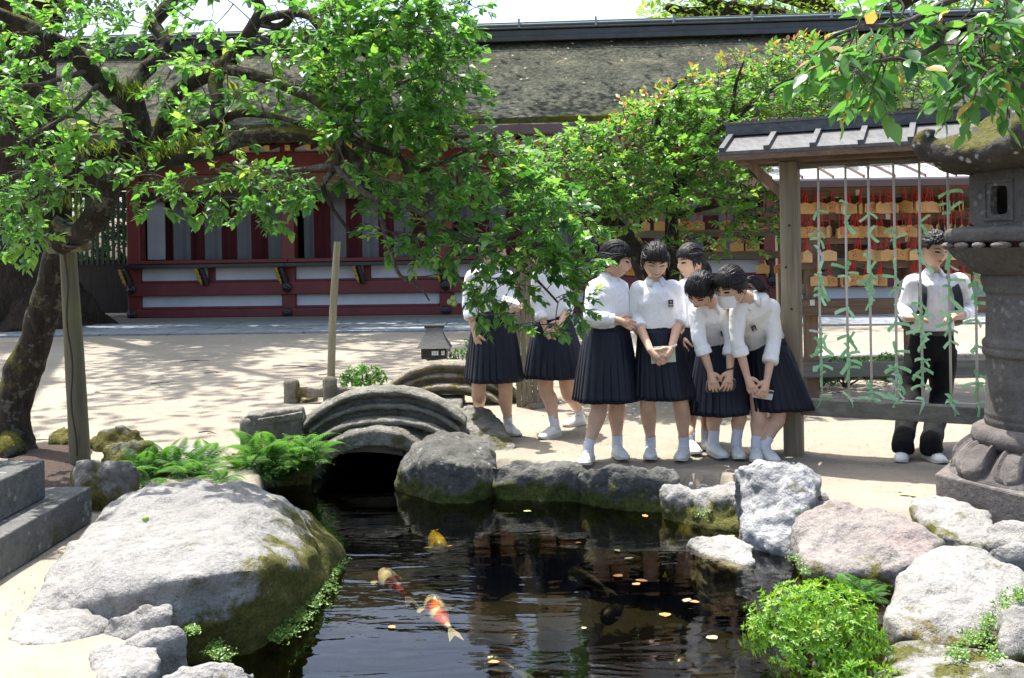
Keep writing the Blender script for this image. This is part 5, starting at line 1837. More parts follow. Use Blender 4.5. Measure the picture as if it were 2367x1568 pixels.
for si, ys in enumerate(SLIPS):
    s = STR_S[si]
    for y in ys:
        yd = 416 + y * .4129
        p = rk(s, .036, 1.0)
        z = P(STR_X[si], yd, p.y).z
        if z < .42: z = .43
        k = 3 if rs.random() < .07 else rs.randrange(3)
        o = bpy.data.objects.new('fortune_slip', slip_meshes[k][rs.randrange(9)])
        COL.objects.link(o)
        o.location = rk(s, .036, z)
        o.rotation_euler = (rs.uniform(-.3, .3), rs.uniform(-1.6, 1.6), rs.uniform(-.7, .2))
        o.scale = (rs.uniform(.75, 1.3),) * 3
        if k == 3:
            tag(o, 'white paper fortune slip knotted among the green ones on a cord', 'paper slip', 'white paper slips tied on the rack cords')
        else:
            tone = ('mid green', 'pale mint green', 'deeper green')[k]
            zone = 'just above the bottom rail' if z < .62 else ('at skirt height' if z < .95 else ('at chest height' if z < 1.35 else 'near the top'))
            tag(o, '%s slip %s on %s cord from the front post' % (tone, zone, ('first', 'second', 'third', 'fourth', 'fifth', 'sixth', 'seventh')[si]), 'paper slip', 'green paper slips tied on the rack cords')

# ================================================================== EMA RACKS
M_EMA = []
for i, c in enumerate([(.62, .36, .13), (.66, .42, .19), (.54, .28, .08)]):
    g = N('ema_wood_%d' % i)
    p = g.objc()
    col = g.ramp(g.noise(g.mapped(p, (3, 30, 30)), 2.0, 4), [(.3, tuple(x * .8 for x in c)), (.7, c)])
    # rows of brush writing or a small printed picture
    q = g.mapped(p, (130, 1, 60))
    sep = g.n('SeparateXYZ', Vector=p)
    rows = g.math('SINE', g.math('MULTIPLY', sep.outputs[0], 420.0))
    wr = g.math('MULTIPLY', g.ramp(g.noise(q, 3.0, 2), [(.55, 0.0), (.6, 1.0)]), g.ramp(g.math('ADD', g.math('MULTIPLY', rows, .5), .5), [(.6, 0.0), (.75, 1.0)]))
    inside = g.math('MULTIPLY', g.math('LESS_THAN', g.math('ABSOLUTE', sep.outputs[0]), .052), g.math('LESS_THAN', g.math('ABSOLUTE', g.math('ADD', sep.outputs[2], .05)), .03))
    if i < 2:
        col = g.mix(g.math('MULTIPLY', wr, g.math('MULTIPLY', inside, .8)), col, (.06, .04, .03))
    else:
        blot = g.ramp(g.noise(p, 55, 3), [(.5, 0.0), (.56, 1.0)])
        col = g.mix(g.math('MULTIPLY', blot, inside), col, (.30, .05, .03))
    M_EMA.append(g.done(g.bsdf(col, .6)))
M_REDCORD = simple('red_cord', (.55, .015, .012), .7, .2, 20, 0)


def ema_mesh(m):
    mb = MB()
    w, h, pk, t = .076, .084, .024, .0045
    out = [(-w, -h - pk), (w, -h - pk), (w, -pk), (0, 0), (-w, -pk)]
    mb.add([(x, -t, z) for x, z in out] + [(x, t, z) for x, z in out], [(0, 1, 2, 3, 4), (9, 8, 7, 6, 5)] + [(i, i + 5, (i + 1) % 5 + 5, (i + 1) % 5) for i in range(5)])
    me = mb.mesh('board'); me.materials.append(m); return me


def cord_mesh(L_):
    mb = MB()
    mb.tube([V(-.018, 0, -.02), V(-.006, -.003, L_ * .6), V(0, -.004, L_), V(.006, 0, L_ * .6), V(.018, 0, -.02)], .0045, 5)
    me = mb.mesh('cord'); me.materials.append(M_REDCORD); return me


EMA = [ema_mesh(m) for m in M_EMA]
CORDS = [cord_mesh(.10), cord_mesh(.13)]


def ema(pos, rz, ry, k, label, group):
    t = thing('ema_plaque', pos, label, 'plaque', group)
    t.rotation_euler = (random.uniform(-.08, .08), ry, rz)
    for nm, me in (('board', EMA[k]), ('cord', CORDS[random.randrange(2)])):
        o = bpy.data.objects.new(nm, me); COL.objects.link(o); o.parent = t


re_ = random.Random(21)
EY = 9.6


def ez(y, Y=EY, x=2000):
    return P(x, y, Y).z


er = thing('ema_rack', V(P(2000, 0, EY).x, EY, 0), 'roofed timber rack hung with rows of wooden votive plaques', 'rack')
xa, xb = P(1800, 0, EY).x, P(2330, 0, EY).x
for x in (1866, 2100, 2318):
    mb = MB(); X = P(x, 0, EY).x
    mb.box(X, EY + .06, 1.12, .12, .10, 2.26); obj('post', mb, M_BROWN, er, bevel=.008)
for y in (443, 498, 553, 610):
    mb = MB(); mb.box((xa + xb) / 2, EY, ez(y), xb - xa, .035, .085); obj('plaque_rail', mb, M_BROWNX, er, bevel=.004)
for k, y in enumerate((428, 470, 524, 580, 636)):
    mb = MB(); mb.box((xa + xb) / 2, EY + .13, ez(y), xb - xa, .03, .12); obj('back_rail', mb, M_BROWNX, er, bevel=.004)
for x in (1925, 1985, 2045, 2160, 2220, 2275):
    X = P(x, 0, EY).x
    mb = MB(); mb.box(X, EY + .16, 1.72, .07, .03, 1.0); obj('back_slat', mb, M_BROWN, er)
for x, y in ((1878, 700), (1885, 853), (2060, 500), (1990, 444), (2105, 552)):
    c = P(x, y, EY - .1); mb = MB(); mb.box(c.x, EY - (.093 if y > 640 else .02), c.z, .045, .003, .055); obj('paper_tag', mb, M_CORD, er)
for y, h, m in ((708, .15, M_BROWNX), (852, .14, M_WEATHX)):
    mb = MB(); mb.box((xa + xb) / 2, EY - .05, ez(y), xb - xa, .08, h); obj('cross_beam', mb, m, er, bevel=.006)
mb = MB(); mb.bar(V(xa + .1, EY + .05, ez(680)), V(xb - .5, EY + .05, ez(470)), .05, .09); obj('diagonal_brace', mb, M_WEATHX, er)
# little metal-sheet roof
zt, zb = ez(366), ez(413)
yt, yb = EY + .50, EY - .55
for sd, (ya, yc) in enumerate(((yb, EY + .30), (EY + .9, EY + .32))):
    mb = MB()
    za, zc = P(2000, 411, yb).z, P(2000, 371, EY + .3).z
    xl, xr = P(1738, 0, EY).x, P(2345, 0, EY).x
    mb.hexa([V(xl, ya, za - .02), V(xr, ya, za - .02), V(xr, yc, zc - .02), V(xl, yc, zc - .02), V(xl, ya, za), V(xr, ya, za), V(xr, yc, zc), V(xl, yc, zc)])
    sl = obj('roof_sheet', mb, simple('pale_sheet_metal', (.42, .40, .39), .55, .08, 3, .05), er)
    for k in range(9):
        X = xl + .02 + k * .28
        mb = MB(); mb.bar(V(X, ya, za + .012), V(X, yc, zc + .012), .014, .024); obj('standing_seam', mb, M_GUTTER, sl)
    mb = MB(); mb.bar(V(xl, ya, za - .05), V(xr, ya, za - .05), .02, .06); obj('fascia', mb, M_GUTTER, er)
mb = MB(); mb.bar(V(xl + .02, yb + .05, za - .05), V(xl + .02, EY + .28, zc - .05), .03, .1); obj('gable_board', mb, M_BROWNX, er)
LBL = 'small wooden votive plaque on red cord hung on the roofed rack'
for row, y in enumerate((443, 498, 553, 610)):
    z = ez(y)
    x = 1845
    while x < 2250:
        dense = x > 2130 and row < 2
        if dense or re_.random() < .88:
            n = re_.choice((1, 2, 2, 3)) if not dense else 2
            for k in range(n):
                X = P(x + re_.uniform(-6, 6), 0, EY).x
                turn = re_.choice((0, 0, .15, -.2, .9, -1.0)) + re_.uniform(-.1, .1)
                if dense: turn = re_.uniform(.8, 1.3)
                kk_ = re_.choice((0, 0, 1, 1, 2))
                ema(V(X + k * .022, EY - .045 - k * .016, z - .10 + re_.uniform(-.01, .01)), turn, re_.uniform(-.06, .06), kk_, 'plaque with %s hung %s on %s rail of the roofed rack' % (('dark writing', 'faint writing', 'red picture')[kk_], 'flat' if abs(turn) < .5 else 'edge-on', ('top', 'second', 'third', 'lowest')[row]), 'votive plaques on the roofed rack')
        x += re_.uniform(16, 28) if dense else re_.uniform(24, 38)
# second, unroofed rack half hidden by the tree
E2 = 11.2
e2 = thing('ema_stand', V(P(1600, 0, E2).x, E2, 0), 'grey open timber stand of votive plaques behind the leafy tree', 'rack')
xa2, xb2 = P(1395, 0, E2).x, P(1810, 0, E2).x
for x in (1405, 1575, 1800):
    X = P(x, 0, E2).x
    mb = MB(); mb.box(X, E2 + .06, 1.1, .11, .1, 2.2); obj('post', mb, M_WEATH, e2, bevel=.006)
mb = MB(); mb.box((xa2 + xb2) / 2 + .2, E2, P(1680, 438, E2).z, xb2 - xa2 + .3, .12, .07); obj('top_beam', mb, M_WEATHX, e2, bevel=.006)
for rw_, y in enumerate((490, 540, 592)):
    z = P(1600, y, E2).z
    mb = MB(); mb.box((xa2 + xb2) / 2, E2, z, xb2 - xa2, .035, .08); obj('plaque_rail', mb, M_WEATHX, e2)
    x = 1420
    while x < 1795:
        if re_.random() < .7:
            kk_ = re_.choice((0, 1, 2))
            X = P(x, 0, E2).x
            ema(V(X, E2 - .045, z - .1), re_.choice((0, .1, .8, -.3)), re_.uniform(-.06, .06), kk_, 'wooden plaque with %s on the %s rail of the open grey stand' % (('dark writing', 'faint writing', 'red picture')[kk_], ('top', 'middle', 'lowest')[rw_]), 'votive plaques on the open stand')
        x += re_.uniform(26, 44)

# low white plastered wall and kerb stones behind the racks
mb = MB(); mb.box(P(2020, 0, 11.3).x, 11.3, .12, 3.6, .3, .3)
tag(obj('kerb', mb, M_PALE, origin=P(2020, 0, 11.3), bevel=.02), 'low stone kerb along the planting behind the plaque rack', 'kerb', kind='structure')

# ================================================================== POSTS AND LAMP
M_POLE = wood_mat('grey_green_log', (.055, .048, .028), (.14, .122, .075), green=.45)
M_POLE2 = wood_mat('pale_log', (.17, .145, .085), (.30, .26, .16), green=.35)
sp = thing('support_post', G(187, 1072), 'thick cracked log post propping the plum tree with cross logs', 'post')
a, b = G(187, 1075), P(156, 560, 7.15)
mb = MB(); mb.tube([a - V(0, 0, .1), a.lerp(b, .3), a.lerp(b, .65), b], [.073, .070, .064, .058], 20, 6, .05, 3)
obj('log', mb, M_POLE, sp, smooth=True)
mb = MB(); d = (b - a)
mb.tube([a.lerp(b, t) + V(.012 * math.sin(t * 17) , -.073 + .015 * t, 0) for t in [i / 20 for i in range(1, 21)]], .006, 5)
obj('crack', mb, M_BLACK, sp)
cl = [(P(112, 530, 7.1), P(180, 538, 6.88), .045), (P(118, 572, 7.2), P(200, 566, 7.0), .048), (P(125, 508, 6.95), P(200, 550, 7.0), .036)]
for p, q, r_ in cl:
    mb = MB(); mb.tube([p, p.lerp(q, .5), q], [r_, r_ * 1.02, r_ * .95], 14, 4, .06, 8)
    obj('cross_log', mb, M_POLE, sp, smooth=True)
mb = MB()
for k in range(5):
    c = P(160 + k * 4, 540, 6.98)
    mb.tube([c + V(.07 * math.cos(t), -.075 * math.sin(t), .09 * math.sin(t * .5 + k)) for t in [2 * PI * i / 14 for i in range(15)]], .012, 5)
obj('rope', mb, M_BLACK, sp, smooth=True)
pl = G(765, 870)
mb = MB(); mb.tube([pl - V(0, 0, .05), P(770, 720, pl.y), P(780, 559, pl.y)], [.049, .046, .040], 14, 6, .02)
tag(obj('garden_pole', mb, M_POLE2, origin=pl, smooth='auto'), 'slim bare pale pole standing in the sand behind the bridge', 'pole')
# small black house-shaped garden lamp
LY = 11.2
lc = P(1005, 832, LY)
kk = LY / FPX
lamp = thing('garden_lamp', V(lc.x, LY, 0), 'small black garden lamp shaped like a thatched house', 'lamp')
mb = MB(); mb.lathe(V(lc.x, LY, 0), [(.06, 0), (.055, lc.z - .02), (.10, lc.z + .0), (.10, lc.z + .02)], 14)
obj('stem', mb, M_BLACK, lamp, smooth='auto')
z0 = lc.z + .02; z1 = P(1005, 800, LY).z
mb = MB(); mb.box(lc.x, LY, (z0 + z1) / 2, .285, .24, z1 - z0)
body = obj('body', mb, M_BLACK, lamp, bevel=.01)
mb = MB()
for x, w in ((-.012, .022), (.014, .022), (.040, .022), (.092, .016), (.112, .016)):
    for dz in (-.014, .012):
        mb.box(lc.x + x, LY - .124, (z0 + z1) / 2 + dz, w, .01, .022)
obj('window_pane', mb, simple('frosted_pane', (.7, .72, .7), .3, .05, 5, 0), body)
mb = MB(); zt = P(1005, 757, LY).z
rings = []
for t in [i / 8 for i in range(9)]:
    wx = .19 * (1 - t) ** 1.25 + .085 * t + .0; wy = .17 * (1 - t) ** 1.2 + .03 * t
    z = z1 - .015 + (zt - z1 + .015) * t
    rings.append([V(lc.x - wx, LY - wy, z), V(lc.x + wx, LY - wy, z), V(lc.x + wx, LY + wy, z), V(lc.x - wx, LY + wy, z)])
mb.loft(rings)
rf = obj('roof', mb, simple('dark_ribbed_roof', (.010, .014, .015), .55, .4, 40, .6, 90, .01), lamp, smooth='auto')
mb = MB(); mb.tube([V(lc.x - .11, LY, zt + .01), V(lc.x + .11, LY, zt + .01)], .022, 8)
obj('ridge', mb, M_BLACK, rf)
# weathered plank screen behind the two girls by the bridge
ps = thing('plank_screen', P(1212, 860, 9.6) , 'weathered grey upright plank screen behind the leaning plum branch', 'screen')
for k in range(5):
    X = P(1185 + k * 12.5, 0, 9.6).x
    mb = MB(); mb.box(X, 9.6 + (k % 2) * .01, .62, .048, .03, 1.62 + .03 * math.sin(k * 2)); obj('plank', mb, M_WEATH, ps, bevel=.004)
for z in (.4, 1.2):
    mb = MB(); mb.box(P(1210, 0, 9.6).x, 9.64, z, .30, .03, .06); obj('batten', mb, M_WEATH, ps)
# ================================================================== PEOPLE
def skin_mat(name, col):
    g = N(name)
    p = g.pos()
    c = g.ramp(g.noise(p, 14, 3), [(.3, tuple(x * .9 for x in col)), (.7, tuple(min(1, x * 1.06) for x in col))])
    return g.done(g.bsdf(c, .52, g.bump(g.noise(p, 260, 2), .08, .002), Subsurface__Weight=.12, Subsurface__Radius=(.012, .005, .003), Subsurface__Scale=1.0, Specular__IOR__Level=.35))


M_SKIN = skin_mat('skin', (.58, .365, .255))


def cloth_mat(name, col, rough=.8, wr=.35, sc=11, sheen=.1, weave=True, trans=0.0):
    g = N(name)
    p = g.objc()
    f = g.noise(g.mapped(p, (1.2, 1.2, .7)), sc, 4, .55, .8)
    c = g.mix(.12, col, g.ramp(f, [(.3, .6), (.7, 1.0)]), 'MULTIPLY')
    nrm = g.bump(f, wr, .03)
    if weave:
        nrm = g.bump(g.noise(p, 400, 2), .1, .001, nrm)
    return g.done(g.bsdf(c, rough, nrm, Sheen__Weight=sheen, Specular__IOR__Level=.25))


M_SHIRT = cloth_mat('white_shirt_cotton', (.80, .815, .85), .8, .5, 13)
M_SHIRT2 = cloth_mat('cream_shirt_cotton', (.78, .775, .755), .8, .5, 13)
M_NAVY = cloth_mat('navy_serge', (.0055, .0075, .018), .48, .12, 8, .03)
M_BLACKCLOTH = cloth_mat('black_trouser_cloth', (.004, .004, .005), .85, .2, 8, .0)
M_SOCK = cloth_mat('white_sock', (.60, .62, .68), .9, .3, 60)
M_SHOE = simple('white_canvas', (.66, .66, .63), .65, .1, 25, .2, 200, .002)
M_SOLE = simple('cream_rubber', (.55, .53, .46), .6, .12, 25, .1)
M_PACK = cloth_mat('backpack_nylon', (.010, .013, .020), .55, .2, 20, .2)
M_MASK = cloth_mat('mask_cloth', (.74, .76, .78), .85, .12, 30)
M_EYE = simple('dark_eye', (.012, .009, .008), .2, .1, 5, 0)
M_LIP = simple('lip', (.38, .13, .11), .45, .1, 30, 0)
M_TEETH = simple('teeth', (.75, .72, .66), .3, .05, 5, 0)


def hair_mat():
    g = N('black_hair')
    p = g.objc()
    f = g.noise(g.mapped(p, (130, 130, 9)), 1.0, 4, .6, .6)
    c = g.ramp(f, [(.3, (.003, .003, .004)), (.75, (.013, .012, .013))])
    return g.done(g.bsdf(c, .45, g.bump(f, .4, .01), Specular__IOR__Level=.32))


M_HAIR = hair_mat()
HS = 1.15        # head scale


def frame(f, up):
    f = f.normalized(); s = f.cross(up).normalized(); u = s.cross(f)
    return s, f, u          # right-hand side of face, forward, up


def head_point(n):
    """unit direction (x right, y forward, z up) -> skull surface in metres before scale"""
    a, b, c = .076, .094, .112
    x, y, z = n.x * a, n.y * b, n.z * c
    t = max(0.0, -n.z)
    x *= 1 - .34 * t ** 1.6
    if n.y < 0:
        y *= 1 - .30 * t ** 1.3
    else:
        y *= 1 - .06 * t
        y = min(y, .088 + .1 * max(0, y - .088))
    if n.y > .2:
        y += .020 * math.exp(-(x / .011) ** 2 - ((z + .024) / .021) ** 2) * (1 if z < .03 else 0)
        y += .008 * math.exp(-(x / .009) ** 2 - ((z - .0) / .03) ** 2)
        y -= .008 * math.exp(-((abs(x) - .031) / .015) ** 2 - ((z - .003) / .012) ** 2)
        y += .004 * math.exp(-((z - .028) / .010) ** 2) * math.exp(-(x / .045) ** 2)
        y += .006 * math.exp(-(x / .020) ** 2 - ((z + .060) / .010) ** 2)
        y += .006 * math.exp(-(x / .018) ** 2 - ((z + .094) / .014) ** 2)
        y += .005 * math.exp(-((abs(x) - .040) / .018) ** 2 - ((z + .028) / .022) ** 2)
    return V(x, y, z)


def sphere_grid(rows, seg):
    ns = []
    for i in range(rows + 1):
        ph = PI * i / rows
        for k in range(seg):
            a = 2 * PI * k / seg
            ns.append(V(math.sin(ph) * math.sin(a), math.sin(ph) * math.cos(a), math.cos(ph)))
    fs = [(i * seg + k, (i + 1) * seg + k, (i + 1) * seg + (k + 1) % seg, i * seg + (k + 1) % seg) for i in range(rows) for k in range(seg)]
    return ns, fs


GR = sphere_grid(44, 56)


def face_y(x, z):
    a, b, c = .076, .094, .112
    q = 1 - (x / a) ** 2 - (z / c) ** 2
    n = V(x / a, math.sqrt(max(.02, q)), z / c)
    return head_point(n.normalized()).y


def add_head(mb, c, f, up):
    s, f, u = frame(f, up)
    ns, fs = GR
    tp = lambda p: c + (s * p.x + f * p.y + u * p.z) * HS
    mb.add([tp(head_point(n)) for n in ns], fs)
    for sd in (-1, 1):
        mb.ell(tp(V(sd * .077, -.006, -.010)), s * .010 * HS + f * -.006 * sd * 0, f * .018 * HS - s * sd * .008, u * .031 * HS, 10, 8)
    return tp


def face_parts(root, head, tp, c, f, up, smile=False, mask=False, look=0.0, brow=.0):
    s, f, u = frame(f, up)
    for sd in (-1, 1):
        x, z = sd * .032, .001
        mb = MB()
        n = 9; top, bot = [], []
        for i in range(n):
            t = i / (n - 1) * 2 - 1
            xx = x + t * .0175
            h = .0088 * (1 - t * t) ** .6 * (.5 if smile else .8)
            top.append((xx, z + h + .0012 * sd * t)); bot.append((xx, z - h * (.5 if not smile else -.1) + .0012 * sd * t))
        P3 = lambda xz, o=.0035: tp(V(xz[0], face_y(*xz) + o, xz[1]))
        vs_ = [P3(q) for q in top] + [P3(q) for q in bot]
        mb.add(vs_, [(i, i + 1, n + i + 1, n + i) for i in range(n - 1)])
        obj('eye', mb, M_EYE, head, smooth=True)
        mb = MB()
        mb.tube([P3((x - sd * .016, z + .021 - brow), .002), P3((x, z + .0255), .002), P3((x + sd * .018, z + .020), .002)], [.0034, .004, .002], 6, 4)
        obj('eyebrow', mb, M_HAIR, head, smooth=True)
    if not mask:
        P3 = lambda x, z, o=.003: tp(V(x, face_y(x, z) + o, z))
        w = .027 if smile else .019
        mb = MB()
        cz = -.060
        pts = [P3(t * w, cz + (.010 * t * t if smile else 0.0)) for t in [i / 4 - 1 for i in range(9)]]
        mb.tube(pts, [.0015, .003, .004, .0045, .0045, .0045, .004, .003, .0015], 6, 2)
        m = obj('mouth', mb, M_LIP, head, smooth=True)
        if smile:
            mb = MB(); mb.tube([P3(t * w * .75, cz - .001 + .009 * t * t, .0055) for t in [i / 4 - 1 for i in range(9)]], [.001, .003, .0035, .0035, .0035, .0035, .0035, .003, .001], 6, 2)
            obj('teeth', mb, M_TEETH, head, smooth=True)
    else:
        mb = MB()
        n, m_ = 13, 9; vs_ = []
        for j in range(m_):
            z = -.012 - .092 * j / (m_ - 1)
            for i in range(n):
                t = i / (n - 1) * 2 - 1
                zz = z + .012 * abs(t) * (1 if j < 4 else -1) * -.6
                x = t * (.070 - .012 * abs(j / (m_ - 1) - .45))
                yy = .098 * math.sqrt(max(.05, 1 - (x / .083) ** 2)) + .012 * math.exp(-(x / .02) ** 2) * (1 - j / m_) - .004 * (j % 2)
                vs_.append(tp(V(x, yy + .004, zz)))
        mb.add(vs_, [(j * n + i, j * n + i + 1, (j + 1) * n + i + 1, (j + 1) * n + i) for j in range(m_ - 1) for i in range(n - 1)])
        k = obj('face_mask', mb, M_MASK, root, smooth=True)
        for sd in (-1, 1):
            mb = MB(); mb.tube([tp(V(sd * .070, .045, -.022)), tp(V(sd * .078, .01, .0)), tp(V(sd * .080, -.012, .012))], .0016, 5, 4)
            mb.tube([tp(V(sd * .066, .045, -.085)), tp(V(sd * .078, .0, -.045)), tp(V(sd * .080, -.014, -.030))], .0016, 5, 4)
            obj('ear_loop', mb, M_MASK, k)


def add_hair(root, c, f, up, style, seed):
    s, f, u = frame(f, up)
    ns, fs = sphere_grid(72, 96)
    tp = lambda p: c + (s * p.x + f * p.y + u * p.z) * HS
    vs_ = []
    for n in ns:
        p = head_point(n)
        az = math.atan2(n.x, n.y)                 # 0 front
        el = math.asin(max(-1, min(1, n.z)))
        aa = abs(az)
        jag = .05 * noise.noise(V(az * 9, seed, el * .5)) + .03 * noise.noise(V(az * 23, seed, 0))
        if style == 'boy':
            line = np.interp(aa, [0, .5, .9, 1.15, 1.5, 1.9, 2.4, 3.2], [.50, .45, .42, .10, .20, -.25, -.50, -.55]) + jag
            thick = .016 + .010 * max(0, n.z) + .010 * noise.noise(n * 9 + V(seed, 0, 0))
        else:
            line = np.interp(aa, [0, .35, .7, .95, 1.2, 1.5, 1.75, 2.3, 3.2], [.36, .33, .28, .16, .10, .14, -.25, -.52, -.60]) + jag
            if style == 'swept':
                line += .22 * math.exp(-((az - .25) / .35) ** 2)
            thick = .009 + .006 * max(0, n.z) + .004 * noise.noise(V(az * 7, el * 2, seed))
        k = max(0.0, min(1.0, (el - line) / .05))
        r = p.length
        q = p.normalized() * (r + thick) if k > 0 else p * .88
        if 0 < k < 1:
            q = (p * .90).lerp(q, k ** .5)
        vs_.append(tp(q))
    mb = MB(); mb.add(vs_, fs)
    h = obj('hair', mb, M_HAIR, root, smooth=True)
    r = random.Random(seed)
    if style != 'boy':
        mb = MB()
        part_x = r.uniform(-.25, .25)
        LN = ([0, .35, .7, .95, 1.2, 1.5, 1.75, 2.3, 3.2], [.36, .33, .28, .16, .10, .14, -.25, -.52, -.60])
        dirn = lambda az, el: V(math.cos(el) * math.sin(az), math.cos(el) * math.cos(az), math.sin(el))
        tie = dirn(PI, -.30)
        for k in range(190):
            if k < 60:                                   # fringe combed forward from the crown
                az = r.uniform(-.75, .75)
                n0 = dirn(az * 1.6 + part_x * .4, 1.02 + r.uniform(-.12, .2)); n1 = dirn(az, np.interp(abs(az), *LN) + r.uniform(-.08, .05))
            else:                                        # the rest pulled back to the tie
                sd = 1 if k % 2 else -1
                if r.random() < .55:
                    az = sd * r.uniform(.7, 2.0); n0 = dirn(az, np.interp(abs(az), *LN) + r.uniform(0, .10))
                else:
                    n0 = dirn(sd * r.uniform(.2, 1.3), r.uniform(.75, 1.25))
                n1 = (tie + V(r.gauss(0, .16), 0, r.gauss(0, .2))).normalized()
            pts = []
            for j in range(7):
                t = j / 6
                n = n0.lerp(n1, t).normalized()
                n = (n + V(0, 0, .10 * math.sin(PI * t)) * (0 if k < 60 else 1)).normalized()
                pp = head_point(n)
                pts.append(tp(pp.normalized() * (pp.length + .0095 + .006 * max(0, n.z) + .0025 * math.sin(PI * t) + r.uniform(-.0008, .0008))))
            w0 = r.uniform(.0035, .0065)
            mb.tube(pts, [w0 * .6, w0, w0, w0, w0, w0 * .8, .001], 5, 2)
        # stray hairs
        for k in range(14):
            az = r.uniform(-PI, PI); n0 = dirn(az, r.uniform(.2, 1.2)); n1 = (n0 + V(r.gauss(0, .3), r.gauss(0, .3), r.gauss(0, .2))).normalized()
            p0, p1 = head_point(n0), head_point(n1)
            mb.tube([tp(p0.normalized() * (p0.length + .014)), tp(n0.lerp(n1, .5).normalized() * (p0.length + .026)), tp(p1.normalized() * (p1.length + .022))], .0009, 4, 3)
        obj('hair_strands', mb, M_HAIR, h, smooth=True, kind='stuff')
    if style == 'boy':
        mb = MB()
        for k in range(240):
            n = V(r.gauss(0, .55), r.gauss(.0, .6), abs(r.gauss(.8, .3)) + .25).normalized()
            p = head_point(n); b = p * 1.07
            d = (n * .35 + V(r.uniform(-.4, .4), .6, r.uniform(-.25, .2))).normalized() * r.uniform(.016, .028)
            mb.tube([tp(b), tp(b + d * .6), tp(b + d + V(0, .004, -.005))], [.0045, .004, .001], 5)
        obj('hair_tufts', mb, M_HAIR, h, smooth=True, kind='stuff')
    else:
        # side locks and loose fringe ends
        mb = MB()
        for sd in (-1, 1):
            for k in range(2):
                x = sd * (.077 + .004 * k); y = .040 - .010 * k
                L_ = r.uniform(.055, .085)
                mb.tube([tp(V(x * .98, y, .03)), tp(V(x * 1.02, y - .004, -.01)), tp(V(x * .98, y - .010, .03 - L_))], [.007, .006, .0012], 6, 3)
        for k in range(16):
            x = -.058 + .116 * k / 15 + r.uniform(-.004, .004)
            z0 = .062; z1 = .040 - .010 * abs(x) / .06 + r.uniform(-.006, .008)
            if style == 'swept' and -.01 < x < .035: z1 += .022
            yy = lambda z: face_y(x, z) + .010
            mb.tube([tp(V(x, yy(z0) + .004, z0)), tp(V(x * 1.02, yy((z0 + z1) / 2) + .003, (z0 + z1) / 2)), tp(V(x * 1.03, yy(z1), z1))], [.008, .007, .0012], 6, 3)
        obj('fringe', mb, M_HAIR, h, smooth=True, kind='stuff')
    return h, tp


def ponytail(h, pts, rads, seed):
    r = random.Random(seed)
    mb = MB()
    for k in range(9):
        o = V(r.gauss(0, 1), r.gauss(0, 1), r.gauss(0, 1)) * rads[1] * .45
        pp = [p + o * (.3 if i == 0 else (1 if i < len(pts) - 1 else 1.5)) for i, p in enumerate(pts)]
        mb.tube(pp, [q * r.uniform(.55, .75) for q in rads], 8, 5, .1, 30)
    obj('ponytail', mb, M_HAIR, h, smooth=True)
    mb = MB()
    d = (pts[1] - pts[0]).normalized()
    mb.tube([pts[0] - d * .006, pts[0] + d * .010], rads[0] * .95, 10)
    obj('hair_tie', mb, M_BLACK, h, smooth=True)


def add_hand(mb, w, d, pn, thumb, curl=.5, spread=.10, L_=1.0):
    """w wrist, d hand direction, pn palm normal (the way the palm faces), thumb side vector"""
    d = d.normalized(); pn = (pn - d * pn.dot(d)).normalized(); t = (thumb - d * thumb.dot(d)); t = (t - pn * t.dot(pn)).normalized()
    k = .95 * L_
    mb.tube([w - d * .01, w + d * .025 * k, w + d * .055 * k, w + d * .088 * k], [.022, .026, .029, .024], 12, 3)
    for sgn in (.45, -.45):
        mb.tube([w + d * .02 * k + t * sgn * .02, w + d * .088 * k + t * sgn * .05 * k], [.017, .0145], 10)
    tips = []
    for i, (o, L0) in enumerate(((.030, .068), (.010, .077), (-.010, .071), (-.029, .056))):
        p = w + d * .083 * k + t * o * k
        dd = (d + t * spread * (o / .03)).normalized()
        pts = [p]
        ang = 0
        for j, seg in enumerate((.42, .32, .26)):
            ang += curl * (.7 + .35 * j)
            p = p + (dd * math.cos(ang) + pn * math.sin(ang)) * L0 * seg * k
            pts.append(p)
        mb.tube(pts, [.0098, .0092, .0085, .0068], 8, 3)
        tips.append(pts[-1])
    p = w + d * .022 * k + t * .024 * k
    tp_ = [p, p + (d * .6 + t * .8) * .030 * k, p + (d * .85 + t * .62 + pn * .3) * .058 * k, p + (d * .95 + t * .5 + pn * .5) * .078 * k]
    mb.tube(tp_, [.015, .0125, .0105, .008], 8, 3)
    return tips


def ering(c, s, f, rx, ry, n=28, flat=0.0):
    out = []
    for i in range(n):
        a = 2 * PI * i / n
        x, y = math.cos(a), math.sin(a)
        q = 2.4
        k = 1 / (abs(x) ** q + abs(y) ** q) ** (1 / q)
        out.append(c + s * rx * x * k + f * ry * y * k)
    return out


